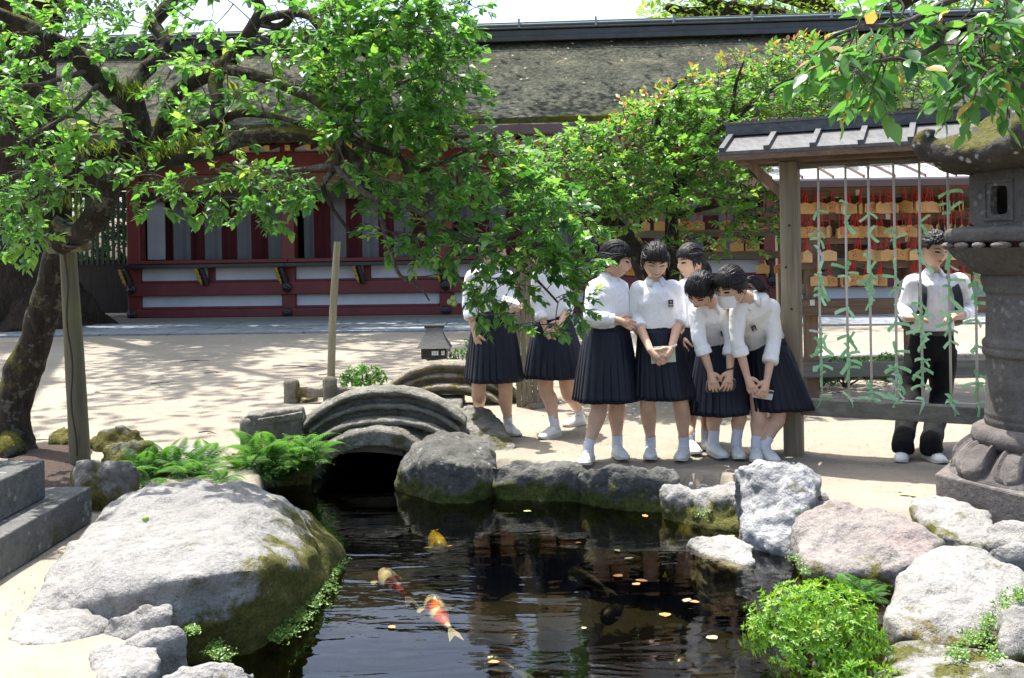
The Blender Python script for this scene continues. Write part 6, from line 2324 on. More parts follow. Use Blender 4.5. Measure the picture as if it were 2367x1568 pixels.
def shoe(root, g, ang, tag_='shoe', L_=.245, sneaker=True):
    """g ground point at the shoe's centre; ang 0 = toe toward the viewer, + = toward picture right"""
    d = V(math.sin(ang), -math.cos(ang), 0); s = V(d.y, -d.x, 0)
    rows = []
    N_ = 14
    for i in range(N_ + 1):
        t = i / N_
        w = .034 + .012 * math.sin(PI * min(1, t * .9 + .1)) * (1 if t < .5 else 1.0)
        w = np.interp(t, [0, .06, .25, .5, .72, .9, 1], [.018, .034, .041, .042, .047, .039, .014])
        h = np.interp(t, [0, .06, .2, .36, .5, .7, .9, 1], [.060, .082, .088, .088, .080, .062, .048, .030])
        c = g + d * (t - .5) * L_
        ring = []
        for k in range(14):
            a = PI * k / 13
            ring.append(c + s * w * math.cos(a) * (1 if math.sin(a) < .5 else 1) + V(0, 0, .018 + (h - .018) * math.sin(a) ** .8))
        rows.append(ring)
    mb = MB(); mb.loft(rows)
    o = obj(tag_, mb, M_SHOE, root, smooth=True)
    mb = MB(); rows = []
    for i in range(N_ + 1):
        t = i / N_
        w = np.interp(t, [0, .04, .25, .5, .72, .92, 1], [.020, .037, .043, .044, .050, .040, .014])
        c = g + d * (t - .5) * (L_ + .012)
        lift = .012 * max(0, (t - .75) / .25) ** 2
        rows.append([c + s * w + V(0, 0, lift), c + s * (w + .001) + V(0, 0, .026), c - s * (w + .001) + V(0, 0, .026), c - s * w + V(0, 0, lift)])
    mb.loft(rows); obj('sole', mb, M_SOLE, o, smooth='auto')
    mb = MB()
    for k in range(4):
        t = .50 + .075 * k
        h = np.interp(t, [.36, .5, .7, .9], [.088, .080, .062, .048]) + .002
        c = g + d * (t - .5) * L_ + V(0, 0, h)
        mb.tube([c - s * .020 - V(0, 0, .006), c, c + s * .020 - V(0, 0, .006)], .0028, 5)
    obj('laces', mb, M_SOCK, o, smooth=True)
    return d


def badge(root, c, s, u, n):
    mb = MB()
    w, h = .017, .026
    mb.add([c + s * x * w + u * y * h + n * .004 for x, y in ((-1, -1), (1, -1), (1, 1), (-1, 1))] + [c + s * x * w + u * y * h - n * .006 for x, y in ((-1, -1), (1, -1), (1, 1), (-1, 1))], [(0, 1, 2, 3), (0, 4, 5, 1), (1, 5, 6, 2), (2, 6, 7, 3), (3, 7, 4, 0)])
    b = obj('name_badge', mb, M_BLACK, root)
    mb = MB()
    P2 = lambda x, y: c + s * x + u * y + n * .006
    q = lambda x, y, a, b_: mb.add([P2(x - a, y - b_), P2(x + a, y - b_), P2(x + a, y + b_), P2(x - a, y + b_)], [(0, 1, 2, 3)])
    for k in range(5):
        a = 2 * PI * k / 5 + PI / 2
        q(.005 * math.cos(a), .012 + .005 * math.sin(a), .0017, .0017)
    for x in (-.008, 0, .008):
        q(x, -.008, .0026, .004); 
    q(0, -.018, .011, .0016)
    obj('badge_print', mb, simple('badge_print', (.75, .75, .75), .5, .05, 5, 0), b)
    mb = MB()
    for k in range(3):
        cc = c - u * .034 + s * (-.012 + .012 * k) + n * .003
        mb.ell(cc, s * .0055, u * .0055, n * .003, 8, 5)
    obj('badge_charm', mb, M_SHIRT, b, smooth=True)


def collar(root, nb, s, f, u, mat, sc=1.0):
    """two folded collar flaps and a stand round the neck base nb"""
    mb = MB()
    rows = []
    for k in range(15):
        a = .42 + (2 * PI - .84) * k / 14          # gap at the front
        d = f * math.cos(a) + s * math.sin(a)
        r0, r1, r2 = .050 * sc, .055 * sc, .083 * sc
        ff = max(0, math.cos(a))
        rows.append((nb + d * r0 + u * (.030 - .012 * ff), nb + d * r1 + u * (.036 - .014 * ff), nb + d * r2 + u * (-.004 - .030 * ff) + f * .012 * ff))
    vs_ = [p for row in rows for p in row]
    mb.add(vs_, [(i * 3 + j, i * 3 + j + 1, (i + 1) * 3 + j + 1, (i + 1) * 3 + j) for i in range(14) for j in range(2)])
    o = obj('collar', mb, mat, root, smooth=True)
    m = o.modifiers.new('t', 'SOLIDIFY'); m.thickness = .003; m.offset = 1
    # points of the collar
    mb = MB()
    for sd in (-1, 1):
        a = nb + f * .047 * sc + s * sd * .016 + u * .018
        b = nb + f * .030 * sc + s * sd * .055 * sc + u * .020
        c = nb + f * .088 * sc + s * sd * .050 * sc - u * .050
        mb.add([a, b, c, a - f * .006, b - f * .006, c - f * .006], [(0, 1, 2), (5, 4, 3), (0, 3, 4, 1), (1, 4, 5, 2), (2, 5, 3, 0)])
    obj('collar_point', mb, mat, root)


def pleated_skirt(root, top, hem, rx0, ry0, rx1, ry1, yaw=0.0, pleats=26, mat=None, seed=1, mid=None, sway=V(0, 0, 0)):
    mb = MB()
    s = V(math.cos(yaw), math.sin(yaw), 0); f = V(-math.sin(yaw), math.cos(yaw), 0)
    n = pleats * 6
    rows = []
    R_n = 14
    for j in range(R_n + 1):
        t = j / R_n
        c = top.lerp(hem, t) + sway * math.sin(PI * t)
        e = t ** .75
        rx, ry = rx0 + (rx1 - rx0) * e, ry0 + (ry1 - ry0) * e
        ring = []
        for i in range(n):
            a = 2 * PI * i / n
            ph = (i % 6) / 6
            saw = (ph if ph < .8 else (1 - ph) * 4) - .4
            amp = (.002 + .017 * t ** 1.2)
            wob = .012 * t * noise.noise(V(math.cos(a) * 2.5, math.sin(a) * 2.5, seed + t * .8)) + .010 * t * math.sin(a * 5 + seed)
            x, y = math.cos(a), math.sin(a)
            ring.append(c + s * (rx + amp * saw + wob) * x + f * (ry + amp * saw + wob) * y + V(0, 0, .006 * t * noise.noise(V(a * 2, seed, 0))))
        rows.append(ring)
    mb.loft(rows, close=False)
    o = obj('skirt', mb, mat or M_NAVY, root, smooth='auto')
    m = o.modifiers.new('t', 'SOLIDIFY'); m.thickness = .004
    return o


def person(name, label, sp, group='students by the pond'):
    """sp: dict of picture positions (x, y, dy) at depth Y"""
    Y = sp['Y']
    J = lambda k: P(sp[k][0], sp[k][1], Y + (sp[k][2] if len(sp[k]) > 2 else 0))
    boy = sp.get('boy')
    feet = [(G(x, y), math.radians(a)) for x, y, a in sp['feet']]
    base = (feet[0][0] + feet[1][0]) / 2
    root = thing(name, base, label, 'person', group)
    skin = MB()
    hc = J('head'); hf = Vector(sp['face']).normalized(); hu = Vector(sp.get('hup', (0, 0, 1)))
    head_mb, hand_mb = MB(), MB()
    tp = add_head(head_mb, hc, hf, hu)
    s_, f_, u_ = frame(hf, hu)
    sl, sr = J('sl'), J('sr')
    hip = J('hip'); nb = J('neck')
    shm = (sl + sr) / 2
    right = (sr - sl).normalized()
    spine = (nb - hip).normalized()
    right = (right - spine * right.dot(spine) * .8).normalized()
    fwd = right.cross(spine).normalized()
    if sp.get('back'): fwd = -fwd
    # neck
    head_mb.tube([nb - spine * .05, nb + spine * .01, nb.lerp(hc - f_ * .018 - u_ * .05, .6), hc - f_ * .02 - u_ * .03], [.0575, .0505, .0475, .0485], 16, 4)
    skin.tube([nb - spine * .06, nb + spine * .01, nb.lerp(hc - f_ * .018 - u_ * .05, .6), hc - f_ * .02 - u_ * .03], [.058, .050, .047, .048], 14, 4)
    # inner torso
    tl = (nb - hip).length
    W = sp.get('w', 1.0)
    ringsB = [ering(hip - V(0, 0, .08), right, fwd, .13, .095, 20), ering(hip, right, fwd, .13, .09, 20), ering(hip.lerp(nb, .3), right, fwd, .10, .07, 20), ering(hip.lerp(nb, .65), right, fwd, .12, .08, 20), ering(hip.lerp(nb, .9), right, fwd, .12, .06, 20), ering(nb, right, fwd, .05, .05, 20)]
    skin.loft(ringsB)
    # shirt
    sh = MB()
    bl = sp.get('blouse', 1.0)
    wr = sp.get('shw', (sr - sl).length / 2)
    ch = hip.lerp(nb, .62)
    rg = [(0.0, .125, .100), (.06, .146 * bl, .118 * bl), (.20, .150, .122), (.40, .152, .124), (.60, .158, .126), (.76, wr * .92, .112), (.87, wr * .95, .088), (.94, wr * .66, .070), (1.0, .060, .056)]
    bow = fwd * sp.get('bow', 0.0)
    rings = []
    for t, rx, ry in rg:
        c = hip.lerp(nb, t) - bow * math.sin(PI * t)
        if t > .7:
            k = (t - .7) / .3
            c = c.lerp(shm + spine * ((nb - shm).dot(spine)) * (k), .35 * (1 - k))
        rings.append(ering(c, right, fwd, rx * W, ry * W))
    sh.loft(rings)
    arms = []
    for side, S in (('l', sl), ('r', sr)):
        E, Wp = J('e' + side), J('w' + side)
        cu = sp.get('cuff' + side, .45)
        inner = S.lerp(shm, .30) - spine * .02
        cf = E.lerp(Wp, cu)
        sh.tube([inner, S - spine * .01, S.lerp(E, .35), E, E.lerp(cf, .6), cf], [.064 * W, .060, .056, .052, .051, .050], 16, 5)
        # arm skin
        skin.tube([S.lerp(shm, .2) - spine * .02, S.lerp(E, .5), E, E.lerp(Wp, .35), Wp], [.045, .042, .036, .036, .0235], 14, 5)
        arms.append((E, Wp, cf))
    shm_ = fuse(sh, .010, 5, .5, 'shirt')
    displace(shm_, .006, 7, 2, sp['seed'])
    displace(shm_, .0018, 22, 2, sp['seed'] + 4)
    shirt = obj('shirt', shm_, sp.get('shirt', M_SHIRT), root, smooth=True)
    for E, Wp, cf in arms:
        d = (Wp - E).normalized()
        if sp.get('rolled', True):
            mb = MB(); mb.tube([cf - d * .035, cf - d * .02, cf + d * .015, cf + d * .026, cf + d * .012], [.050, .056, .056, .050, .040], 18, 3, .05, 20)
        else:
            mb = MB(); mb.tube([cf - d * .02, cf - d * .01, cf + d * .03, cf + d * .034, cf + d * .01], [.040, .043, .040, .036, .03], 18, 3)
        obj('cuff', mb, sp.get('shirt', M_SHIRT), shirt, smooth=True)
    collar(shirt, nb - spine * .004, right, fwd, spine, sp.get('shirt', M_SHIRT))
    # front placket with buttons
    mb = MB()
    for k in range(5):
        t = .82 - .15 * k
        ry = np.interp(t, [0, .06, .2, .4, .6, .76, .87], [.10, .118 * bl, .122, .124, .126, .112, .09])
        c = hip.lerp(nb, t) - bow * math.sin(PI * t) + fwd * (ry * W + .004)
        mb.ell(c, right * .005, spine * .005, fwd * .003, 8, 5)
    obj('buttons', mb, M_MASK, shirt, smooth=True)
    # hands
    tips = {}
    for side in 'lr':
        h = sp['h' + side]
        E, Wp = J('e' + side), J('w' + side)
        hand_mb.tube([Wp - (Wp - E).normalized() * .05, Wp], [.0265, .0238], 14)
        tips[side] = add_hand(hand_mb, Wp, Vector(h['d']), Vector(h['n']), Vector(h['t']), h.get('curl', .5), h.get('spread', .1))
    # legs, shoes, socks
    for i, (g, ang) in enumerate(feet):
        d = V(math.sin(ang), -math.cos(ang), 0)
        an = g - d * .062 + V(0, 0, .105)
        if len(sp['feet'][i]) and sp.get('heel', {}).get(i):
            an = an + V(0, 0, sp['heel'][i])
        side = -1 if i == 0 else 1
        kx, ky, kd = sp['knees'][i]
        kn = P(kx, ky, Y + kd)
        hj = hip + V(0, 0, -.09) + V(1, 0, 0) * side * .075 * (1 if not sp.get('legx') else sp['legx'])
        calf = kn.lerp(an, .30) + (-d) * .018
        lr = sp.get('leg', 1.0)
        skin.tube([hj, hj.lerp(kn, .5), kn, calf, kn.lerp(an, .68) - d * .006, an + V(0, 0, .02), an - V(0, 0, .04)], [.085 * lr, .074 * lr, .056 * lr, .059 * lr, .042 * lr, .0315, .031], 16, 5)
        skin.tube([an - V(0, 0, .045), g - d * .02 + V(0, 0, .045), g + d * .07 + V(0, 0, .03)], [.034, .026, .014], 10, 3)
        shoe(root, g, ang)
        if not boy:
            st = sp.get('sock', .05)
            up_ = (kn - an).normalized()
            mb = MB(); mb.tube([an - V(0, 0, .045), an, an + up_ * st * .6, an + up_ * st, an + up_ * (st - .004)], [.040, .039, .039, .0405, .035], 14, 3, .05, 60)
            obj('sock', mb, M_SOCK, root, smooth=True)
        else:
            pass
    body_me = fuse(skin, .0075, 3, .45, 'body')
    bmj = bmesh.new(); bmj.from_mesh(body_me)
    for part_, vx, it in ((head_mb, .0040, 2), (hand_mb, .0033, 2)):
        q_ = fuse(part_, vx, it, .4, 'q'); bmj.from_mesh(q_); bpy.data.meshes.remove(q_)
    bmj.to_mesh(body_me); bmj.free()
    body = obj('body', body_me, M_SKIN, root, smooth=True)
    face_parts(root, body, tp, hc, hf, hu, sp.get('smile'), sp.get('mask'), brow=.002)
    h, tph = add_hair(root, hc, hf, hu, sp.get('hair', 'fringe'), sp['seed'])
    if 'tail' in sp:
        pts = [J2 for J2 in (P(x, y, Y + dy) for x, y, dy in sp['tail'])]
        ponytail(h, pts, sp.get('tailr', [.016, .026, .026, .008])[:len(pts)], sp['seed'])
    if not boy:
        hem = J('hem')
        pleated_skirt(root, hip + V(0, 0, .015) if 'waist' not in sp else J('waist'), hem, *sp['skirt'], yaw=sp.get('syaw', 0), seed=sp['seed'])
        wb = MB()
        wtop = hip + V(0, 0, .015) if 'waist' not in sp else J('waist')
        q0, q1 = sp['skirt'][0], sp['skirt'][1]
        wb.loft([ering(wtop + V(0, 0, -.012), V(1, 0, 0), V(0, 1, 0), q0 + .004, q1 + .004, 30), ering(wtop + V(0, 0, .022), V(1, 0, 0), V(0, 1, 0), q0 + .003, q1 + .003, 30)], close=False)
        obj('waistband', wb, M_NAVY, root, smooth=True)
    return dict(root=root, J=J, fwd=fwd, right=right, spine=spine, hip=hip, nb=nb, arms=arms, tips=tips, tp=tp, Y=Y, shirt=shirt)


def held(name, label, mb, mat, origin, cat, bevel=0.0):
    return tag(obj(name, mb, mat, origin=origin, bevel=bevel), label, cat)


z6 = lambda x, y, d=0.0: (1294.5 + x * .3833, 517.8 + y * .3833, d)
z7 = lambda x, y, d=0.0: (1756.8 + x * .4129, 416 + y * .4129, d)
zl = lambda x, y, d=0.0: (1017 + x * .2359, 518 + y * .2359, d)
z5 = lambda x, y, d=0.0: (555 + x * .4128, 518 + y * .4128, d)
foot6 = lambda x, y, a: (1294.5 + x * .3833, 517.8 + y * .3833, a)

# girl talking in profile, tied-back hair
A = person('person', 'girl in white shirt and pleated navy skirt turned sideways, hand on her waist', dict(
    Y=7.12, seed=1.0, head=z6(330, 220), face=(.92, -.20, -.16), hup=(.05, 0, 1), neck=z6(292, 318, .01), sl=z6(205, 385, -.05), sr=z6(352, 375, .06), shw=.155, hip=z6(285, 635, 0),
    el=z6(185, 570, -.13), wl=z6(345, 578, -.17), er=z6(395, 540, .10), wr=z6(425, 600, .02), cuffl=.72, cuffr=.75, rolled=False,
    hl=dict(d=(.9, -.1, -.35), n=(0, .9, -.2), t=(.1, 0, 1), curl=.35), hr=dict(d=(.6, -.2, -.6), n=(-.4, .6, 0), t=(0, -.4, 1), curl=.4),
    hem=z6(283, 1062), skirt=(.150, .125, .24, .21), syaw=.2, pleats=26,
    knees=[z6(235, 1110, -.01), z6(345, 1090, .06)], feet=[foot6(160, 1440, -18), foot6(362, 1408, 12)], leg=1.04, w=1.08, blouse=1.05,
    tail=[z6(238, 232, .03), z6(206, 252, .03), z6(196, 300, .03)], tailr=[.024, .036, .010], hair='fringe'))
# smiling girl with notebook
B = person('person', 'smiling girl in white shirt with badge holding a notebook before her skirt', dict(
    Y=7.08, seed=2.0, head=z6(574, 228), face=(-.02, -.93, -.36), hup=(.03, -.30, 1), neck=z6(572, 348, .02), sl=z6(468, 385), sr=z6(690, 378), hip=z6(592, 640, .02),
    el=z6(452, 560, .03), wl=z6(545, 762, -.23), er=z6(722, 555, .03), wr=z6(672, 752, -.23), cuffl=.28, cuffr=.2,
    hl=dict(d=(.55, -.25, -.6), n=(.3, .9, 0), t=(.6, -.1, .5), curl=.45), hr=dict(d=(-.55, -.25, -.6), n=(-.3, .9, 0), t=(-.6, -.1, .5), curl=.45),
    hem=z6(627, 1048), skirt=(.135, .110, .212, .19), pleats=26, smile=True,
    knees=[z6(528, 1090, -.02), z6(728, 1085, -.02)], feet=[foot6(545, 1408, -10), foot6(738, 1415, -22)], hair='fringe'))
# girl behind, looking sideways
Cg = person('person', 'girl standing behind the smiling girl and looking sideways', dict(
    Y=7.62, seed=3.0, head=z6(790, 232), face=(-.88, -.42, -.05), neck=z6(808, 335, .02), sl=z6(745, 372, -.06), sr=z6(890, 375, .05), shw=.15, hip=z6(800, 630),
    el=z6(735, 530, -.05), wl=z6(745, 680, -.08), er=z6(910, 540, .06), wr=z6(890, 690, .0),
    hl=dict(d=(.1, -.2, -.9), n=(.9, .2, 0), t=(0, -1, 0), curl=.3), hr=dict(d=(-.1, -.2, -.9), n=(-.9, .2, 0), t=(0, -1, 0), curl=.3),
    hem=z6(815, 1040), skirt=(.135, .110, .225, .20),
    knees=[z6(790, 1100), z6(890, 1100, .08)], feet=[foot6(800, 1375, 8), foot6(885, 1350, -8)],
    tail=[z6(875, 232, .06), z6(893, 275, .07), z6(890, 330, .07)], tailr=[.018, .028, .01], hair='fringe'))
# bending girl with dark tablet
D = person('person', 'girl bending forward with hands on a dark phone case, hair falling forward', dict(
    Y=7.15, seed=4.0, head=z6(845, 398, -.34), face=(-.46, -.60, -.64), hup=(-.12, -.62, .75), neck=z6(905, 478, -.24), sl=z6(820, 520, -.22), sr=z6(998, 545, -.16), hip=z6(958, 715, .08),
    el=z6(838, 690, -.26), wl=z6(905, 890, -.28), er=z6(1030, 690, -.20), wr=z6(1025, 885, -.28), cuffl=.38, cuffr=.42, bow=.03,
    hl=dict(d=(.18, -.1, -.9), n=(.2, .9, 0), t=(.9, 0, .1), curl=.22), hr=dict(d=(-.18, -.1, -.9), n=(-.2, .9, 0), t=(-.9, 0, .1), curl=.22, spread=.2),
    waist=z6(955, 705, .07), hem=z6(950, 1140, .02), skirt=(.130, .125, .212, .20),
    knees=[z6(935, 1150, .0), z6(1083, 1150, .0)], feet=[foot6(950, 1400, 14), foot6(1072, 1405, -4)], leg=.92, sock=.09, seedc=2,
    tail=[z6(905, 320, -.24), z6(950, 375, -.18), z6(962, 430, -.16)], tailr=[.02, .03, .01], hair='fringe'))
# bending girl with face mask
E = person('person', 'bending girl in a white face mask holding a white phone by the frame post', dict(
    Y=7.10, seed=5.0, head=z6(1032, 372, -.38), face=(-.72, -.52, -.42), hup=(-.25, -.42, .85), neck=z6(1130, 452, -.26), sl=z6(1075, 505, -.27), sr=z6(1275, 500, -.14), hip=z6(1235, 715, .10),
    el=z6(1065, 690, -.28), wl=z6(1128, 920, -.28), er=z6(1290, 700, -.14), wr=z6(1248, 940, -.28), cuffl=.36, cuffr=.5, bow=.05, w=1.05,
    hl=dict(d=(.30, -.1, -.85), n=(.4, .8, 0), t=(.9, -.2, .2), curl=.4), hr=dict(d=(-.28, -.1, -.9), n=(-.3, .9, 0), t=(-.8, -.2, .2), curl=.4),
    waist=z6(1238, 705, .09), hem=z6(1318, 1110, .10), skirt=(.135, .130, .250, .225), mask=True,
    knees=[z6(1200, 1170, .0), z6(1312, 1170, .0)], feet=[foot6(1185, 1420, -14), foot6(1262, 1425, 10)], shirt=M_SHIRT2,
    tail=[z6(1120, 345, -.25), z6(1175, 350, -.20), z6(1240, 405, -.18)], tailr=[.02, .032, .010], hair='swept'))
# two girls by the bridge
Fg = person('person', 'girl holding folded papers by the bridge, face hidden by plum leaves', dict(
    Y=8.0, seed=6.0, head=zl(520, 262), face=(.82, -.45, -.10), neck=zl(470, 405, .02), sl=zl(318, 500, -.02), sr=zl(655, 505, .05), hip=zl(520, 872, .02), shw=.155,
    el=zl(275, 800, -.02), wl=zl(345, 1075, -.10), er=zl(690, 745, -.02), wr=zl(690, 815, -.25), cuffl=.35, cuffr=.8, rolled=True,
    hl=dict(d=(.3, -.15, -.9), n=(.7, .6, 0), t=(.6, -.5, 0), curl=.35), hr=dict(d=(.5, -.5, -.1), n=(0, -.1, 1), t=(.4, .6, 0), curl=.6),
    hem=zl(530, 1535), skirt=(.140, .115, .232, .205),
    knees=[z5(1335, 940), z5(1487, 940)], feet=[z5(1330, 1130, -10), z5(1520, 1178, 28)], hair='fringe', sock=.06))
H = person('person', 'girl walking past the bridge in navy skirt, upper body behind plum leaves', dict(
    Y=8.15, seed=7.0, head=zl(1010, 262), face=(-.78, -.45, -.38), neck=zl(1070, 415, .02), sl=zl(960, 500, -.06), sr=zl(1200, 505, .06), hip=zl(1105, 945, .02), shw=.15,
    el=zl(950, 780, -.04), wl=zl(1040, 1035, -.12), er=zl(1255, 790, .05), wr=zl(1190, 960, -.14), cuffl=.5, cuffr=.35,
    hl=dict(d=(.4, -.15, -.8), n=(.5, .6, 0), t=(.6, -.5, 0), curl=.4), hr=dict(d=(-.5, -.3, -.6), n=(-.4, .6, 0), t=(0, -.3, .8), curl=.5),
    hem=zl(1130, 1500), skirt=(.140, .115, .262, .22), syaw=-.2,
    knees=[z5(1715, 930, -.05), z5(1835, 940, .1)], feet=[z5(1735, 1195, -42), z5(1872, 1128, -48)], hair='fringe', sock=.06, leg=1.05))
# boy behind the slips
Bo = person('person', 'boy in white shirt and black trousers with backpack, tying a slip behind the cords', dict(
    Y=7.45, seed=8.0, boy=True, head=z7(972, 395), face=(.22, -.92, -.16), neck=z7(970, 520, .03), sl=z7(852, 565), sr=z7(1125, 560), hip=z7(960, 858, .02),
    el=z7(805, 730, .05), wl=z7(830, 775, -.20), er=z7(1178, 725, .05), wr=z7(1118, 765, -.20), cuffl=.75, cuffr=.72, rolled=False, w=1.05,
    hl=dict(d=(.6, -.4, .05), n=(0, -.1, -1), t=(0, .2, 1), curl=.45), hr=dict(d=(-.7, -.3, .0), n=(0, -.1, -1), t=(0, .2, 1), curl=.5),
    knees=[z7(850, 1200, -.03), z7(1010, 1210, .0)], feet=[z7(795, 1568, -28), z7(978, 1572, 6)], hair='boy'), group='students by the pond')


def trousers(sp):
    """two creased legs meeting at the seat"""
    root, hip = sp['root'], sp['hip']
    mb = MB()
    mb.loft([ering(hip + V(0, 0, .01), V(1, 0, 0), V(0, 1, 0), .150, .118), ering(hip - V(0, 0, .10), V(1, 0, 0), V(0, 1, 0), .165, .13), ering(hip - V(0, 0, .20), V(1, 0, 0), V(0, 1, 0), .150, .12)])
    for (g, ang), sd, kn in (((G(*z7(795, 1568)[:2]), math.radians(-28)), -1, P(*z7(848, 1200)[:2], 7.42)), ((G(*z7(978, 1572)[:2]), math.radians(6)), 1, P(*z7(1012, 1210)[:2], 7.45))):
        d = V(math.sin(ang), -math.cos(ang), 0)
        an = g - d * .045
        h = hip + V(sd * .078, 0, -.12)
        mb.tube([h, h.lerp(kn, .5), kn, kn.lerp(an + V(0, 0, .1), .6), an + V(0, 0, .12), an + d * .012 + V(0, 0, .055)], [.105, .096, .078, .074, .074, .078], 18, 5)
    me = fuse(mb, .010, 4, .5, 'trousers'); displace(me, .008, 9, 3, 5.0)
    obj('trousers', me, M_BLACKCLOTH, root, smooth=True)
    mb = MB(); mb.loft([ering(hip + V(0, 0, -.012), V(1, 0, 0), V(0, 1, 0), .156, .124, 36), ering(hip + V(0, 0, .022), V(1, 0, 0), V(0, 1, 0), .155, .123, 36)], close=False)
    obj('belt', mb, M_BLACK, root, smooth=True)


trousers(Bo)


def backpack():
    nb, hip, r, f, s = Bo['nb'], Bo['hip'], Bo['right'], Bo['fwd'], Bo['spine']
    pk = thing('backpack', hip - f * .2, 'black backpack worn by the boy behind the cords', 'backpack')
    mb = MB(); c = hip.lerp(nb, .48) - f * .23
    rows = []
    for t in (-1, -.85, -.4, .2, .7, .95, 1.0):
        k = math.sqrt(max(.05, 1 - abs(t) ** 5))
        rows.append(ering(c + s * .235 * t, r, f, .17 * k, .10 * k))
    mb.loft(rows)
    obj('pack_body', mb, M_PACK, pk, smooth=True)
    for sd in (-1, 1):
        pts = [nb + r * sd * .095 - f * .12 - s * .03, nb + r * sd * .105 - f * .02 + s * -.012, nb + r * sd * .118 + f * .075 - s * .07, nb + r * sd * .130 + f * .135 - s * .16, nb + r * sd * .140 + f * .138 - s * .28, nb + r * sd * .165 + f * .06 - s * .37, nb + r * sd * .16 - f * .10 - s * .40]
        sm, _ = catmull(pts, [1] * len(pts), 6)
        rows = []
        for i, p in enumerate(sm):
            t = (sm[min(i + 1, len(sm) - 1)] - sm[max(i - 1, 0)]).normalized()
            w = r - t * r.dot(t); w.normalize()
            n = t.cross(w)
            rows.append([p - w * .030 - n * .007, p + w * .030 - n * .007, p + w * .030 + n * .007, p - w * .030 + n * .007])
        mb = MB(); mb.loft(rows)
        obj('shoulder_strap', mb, M_PACK, pk, smooth='auto')


backpack()
# badges
for q, (x, y), dy in ((B, (668, 480), -.128), (D, (985, 662), -.17), (E, (1170, 632), -.22)):
    c = P(*z6(x, y)[:2], q['Y'] + dy)
    n = q['fwd']
    badge(q['root'], c, q['right'], q['spine'], n)

# things held
c = P(*z6(622, 790)[:2], 7.08 - .19)
hx, hz = V(.99, 0, .06), V(-.06, 0, .99)
mb = MB()
for d, t in ((-.009, .004), (.009, .004)):
    mb.hexa([c + hx * a + hz * b + V(0, d + e, 0) for e, (a, b) in [(0, q) for q in ((-.08, -.045), (.08, -.045))] + [(t, q) for q in ((.085, -.055), (-.085, -.055))] + [(0, q) for q in ((-.085, .06), (.085, .06))] + [(t, q) for q in ((.085, .06), (-.085, .06))]])
nbk = thing('notebook', c, 'pale green notebook held by the smiling girl', 'notebook')
obj('cover', mb, simple('notebook_cover', (.50, .60, .48), .6, .1, 10, 0), nbk)
mb = MB(); mb.hexa([c + hx * a + hz * b + V(0, e, 0) for e, (a, b) in [(-.0045, (-.081, -.052)), (-.0045, (.081, -.052)), (.0085, (.081, -.052)), (.0085, (-.081, -.052)), (-.0045, (-.081, .056)), (-.0045, (.081, .056)), (.0085, (.081, .056)), (.0085, (-.081, .056))]])
obj('pages', mb, M_PLASTER, nbk)
# bracelets
mb = MB(); w = P(*z6(676, 738)[:2], 7.08 - .215)
mb.tube([w + V(.028 * math.cos(t), .028 * math.sin(t), .010 * math.cos(t)) for t in [2 * PI * i / 16 for i in range(17)]], .008, 6)
tag(obj('wristwatch', mb, M_SHOE, origin=w, smooth=True), 'white band round the smiling girl’s wrist', 'wristband')
mb = MB(); w = P(*z6(1027, 872)[:2], 7.15 - .275)
mb.tube([w + V(.027 * math.cos(t), .027 * math.sin(t), .006 * math.cos(t)) for t in [2 * PI * i / 16 for i in range(17)]], .006, 6)
tag(obj('wristband', mb, M_BLACK, origin=w, smooth=True), 'black band on the wrist above the dark phone case', 'wristband')
# dark case
ca, cb = z6(888, 945), z6(1052, 935)
c = P(*z6(970, 975)[:2], 7.15 - .235)
hx = (P(*cb[:2], 7.15 - .235) - P(*ca[:2], 7.15 - .235)).normalized(); hz = V(hx.z, -.25, hx.x).normalized(); hn = hx.cross(hz)
mb = MB()
rw = []
for e in (-.005, .005):
    rw.append([c + hx * .10 * x * k + hz * .048 * y * k + hn * e for x, y, k in [(math.cos(t), math.sin(t), 1 / (abs(math.cos(t)) ** 6 + abs(math.sin(t)) ** 6) ** (1 / 6)) for t in [2 * PI * i / 32 for i in range(32)]]])
mb.loft(rw)
ph = thing('phone_case', c, 'black rounded case with pale rim under the bending girl’s fingers', 'case')
obj('case_body', mb, M_BLACK, ph)
mb = MB(); ring = rw[0]
mb.tube([p for p in ring] + [ring[0]], .0035, 6)
obj('case_rim', mb, simple('pale_rim', (.45, .46, .52), .4, .05, 5, 0), ph, smooth=True)
# white phone
c = P(*z6(1222, 1025)[:2], 7.10 - .235)
hx = V(.97, -.05, -.16).normalized(); hz = V(.16, -.2, .97).normalized(); hn = hx.cross(hz).normalized()
pw = thing('phone', c, 'white phone with black band held by the masked girl', 'phone')
mb = MB(); mb.hexa([c + hx * a + hz * b + hn * e for e, (a, b) in [(-.006, (-.07, -.035)), (-.006, (.07, -.035)), (.006, (.07, -.035)), (.006, (-.07, -.035)), (-.006, (-.07, .035)), (-.006, (.07, .035)), (.006, (.07, .035)), (.006, (-.07, .035))]])
obj('shell', mb, M_PLASTER, pw, bevel=.004)
mb = MB(); mb.hexa([c + hx * a + hz * b + hn * e for e, (a, b) in [(-.0065, (-.074, .012)), (-.0065, (.074, .012)), (.0065, (.074, .012)), (.0065, (-.074, .012)), (-.0065, (-.074, .03)), (-.0065, (.074, .03)), (.0065, (.074, .03)), (.0065, (-.074, .03))]])
obj('dark_band', mb, M_BLACK, pw)
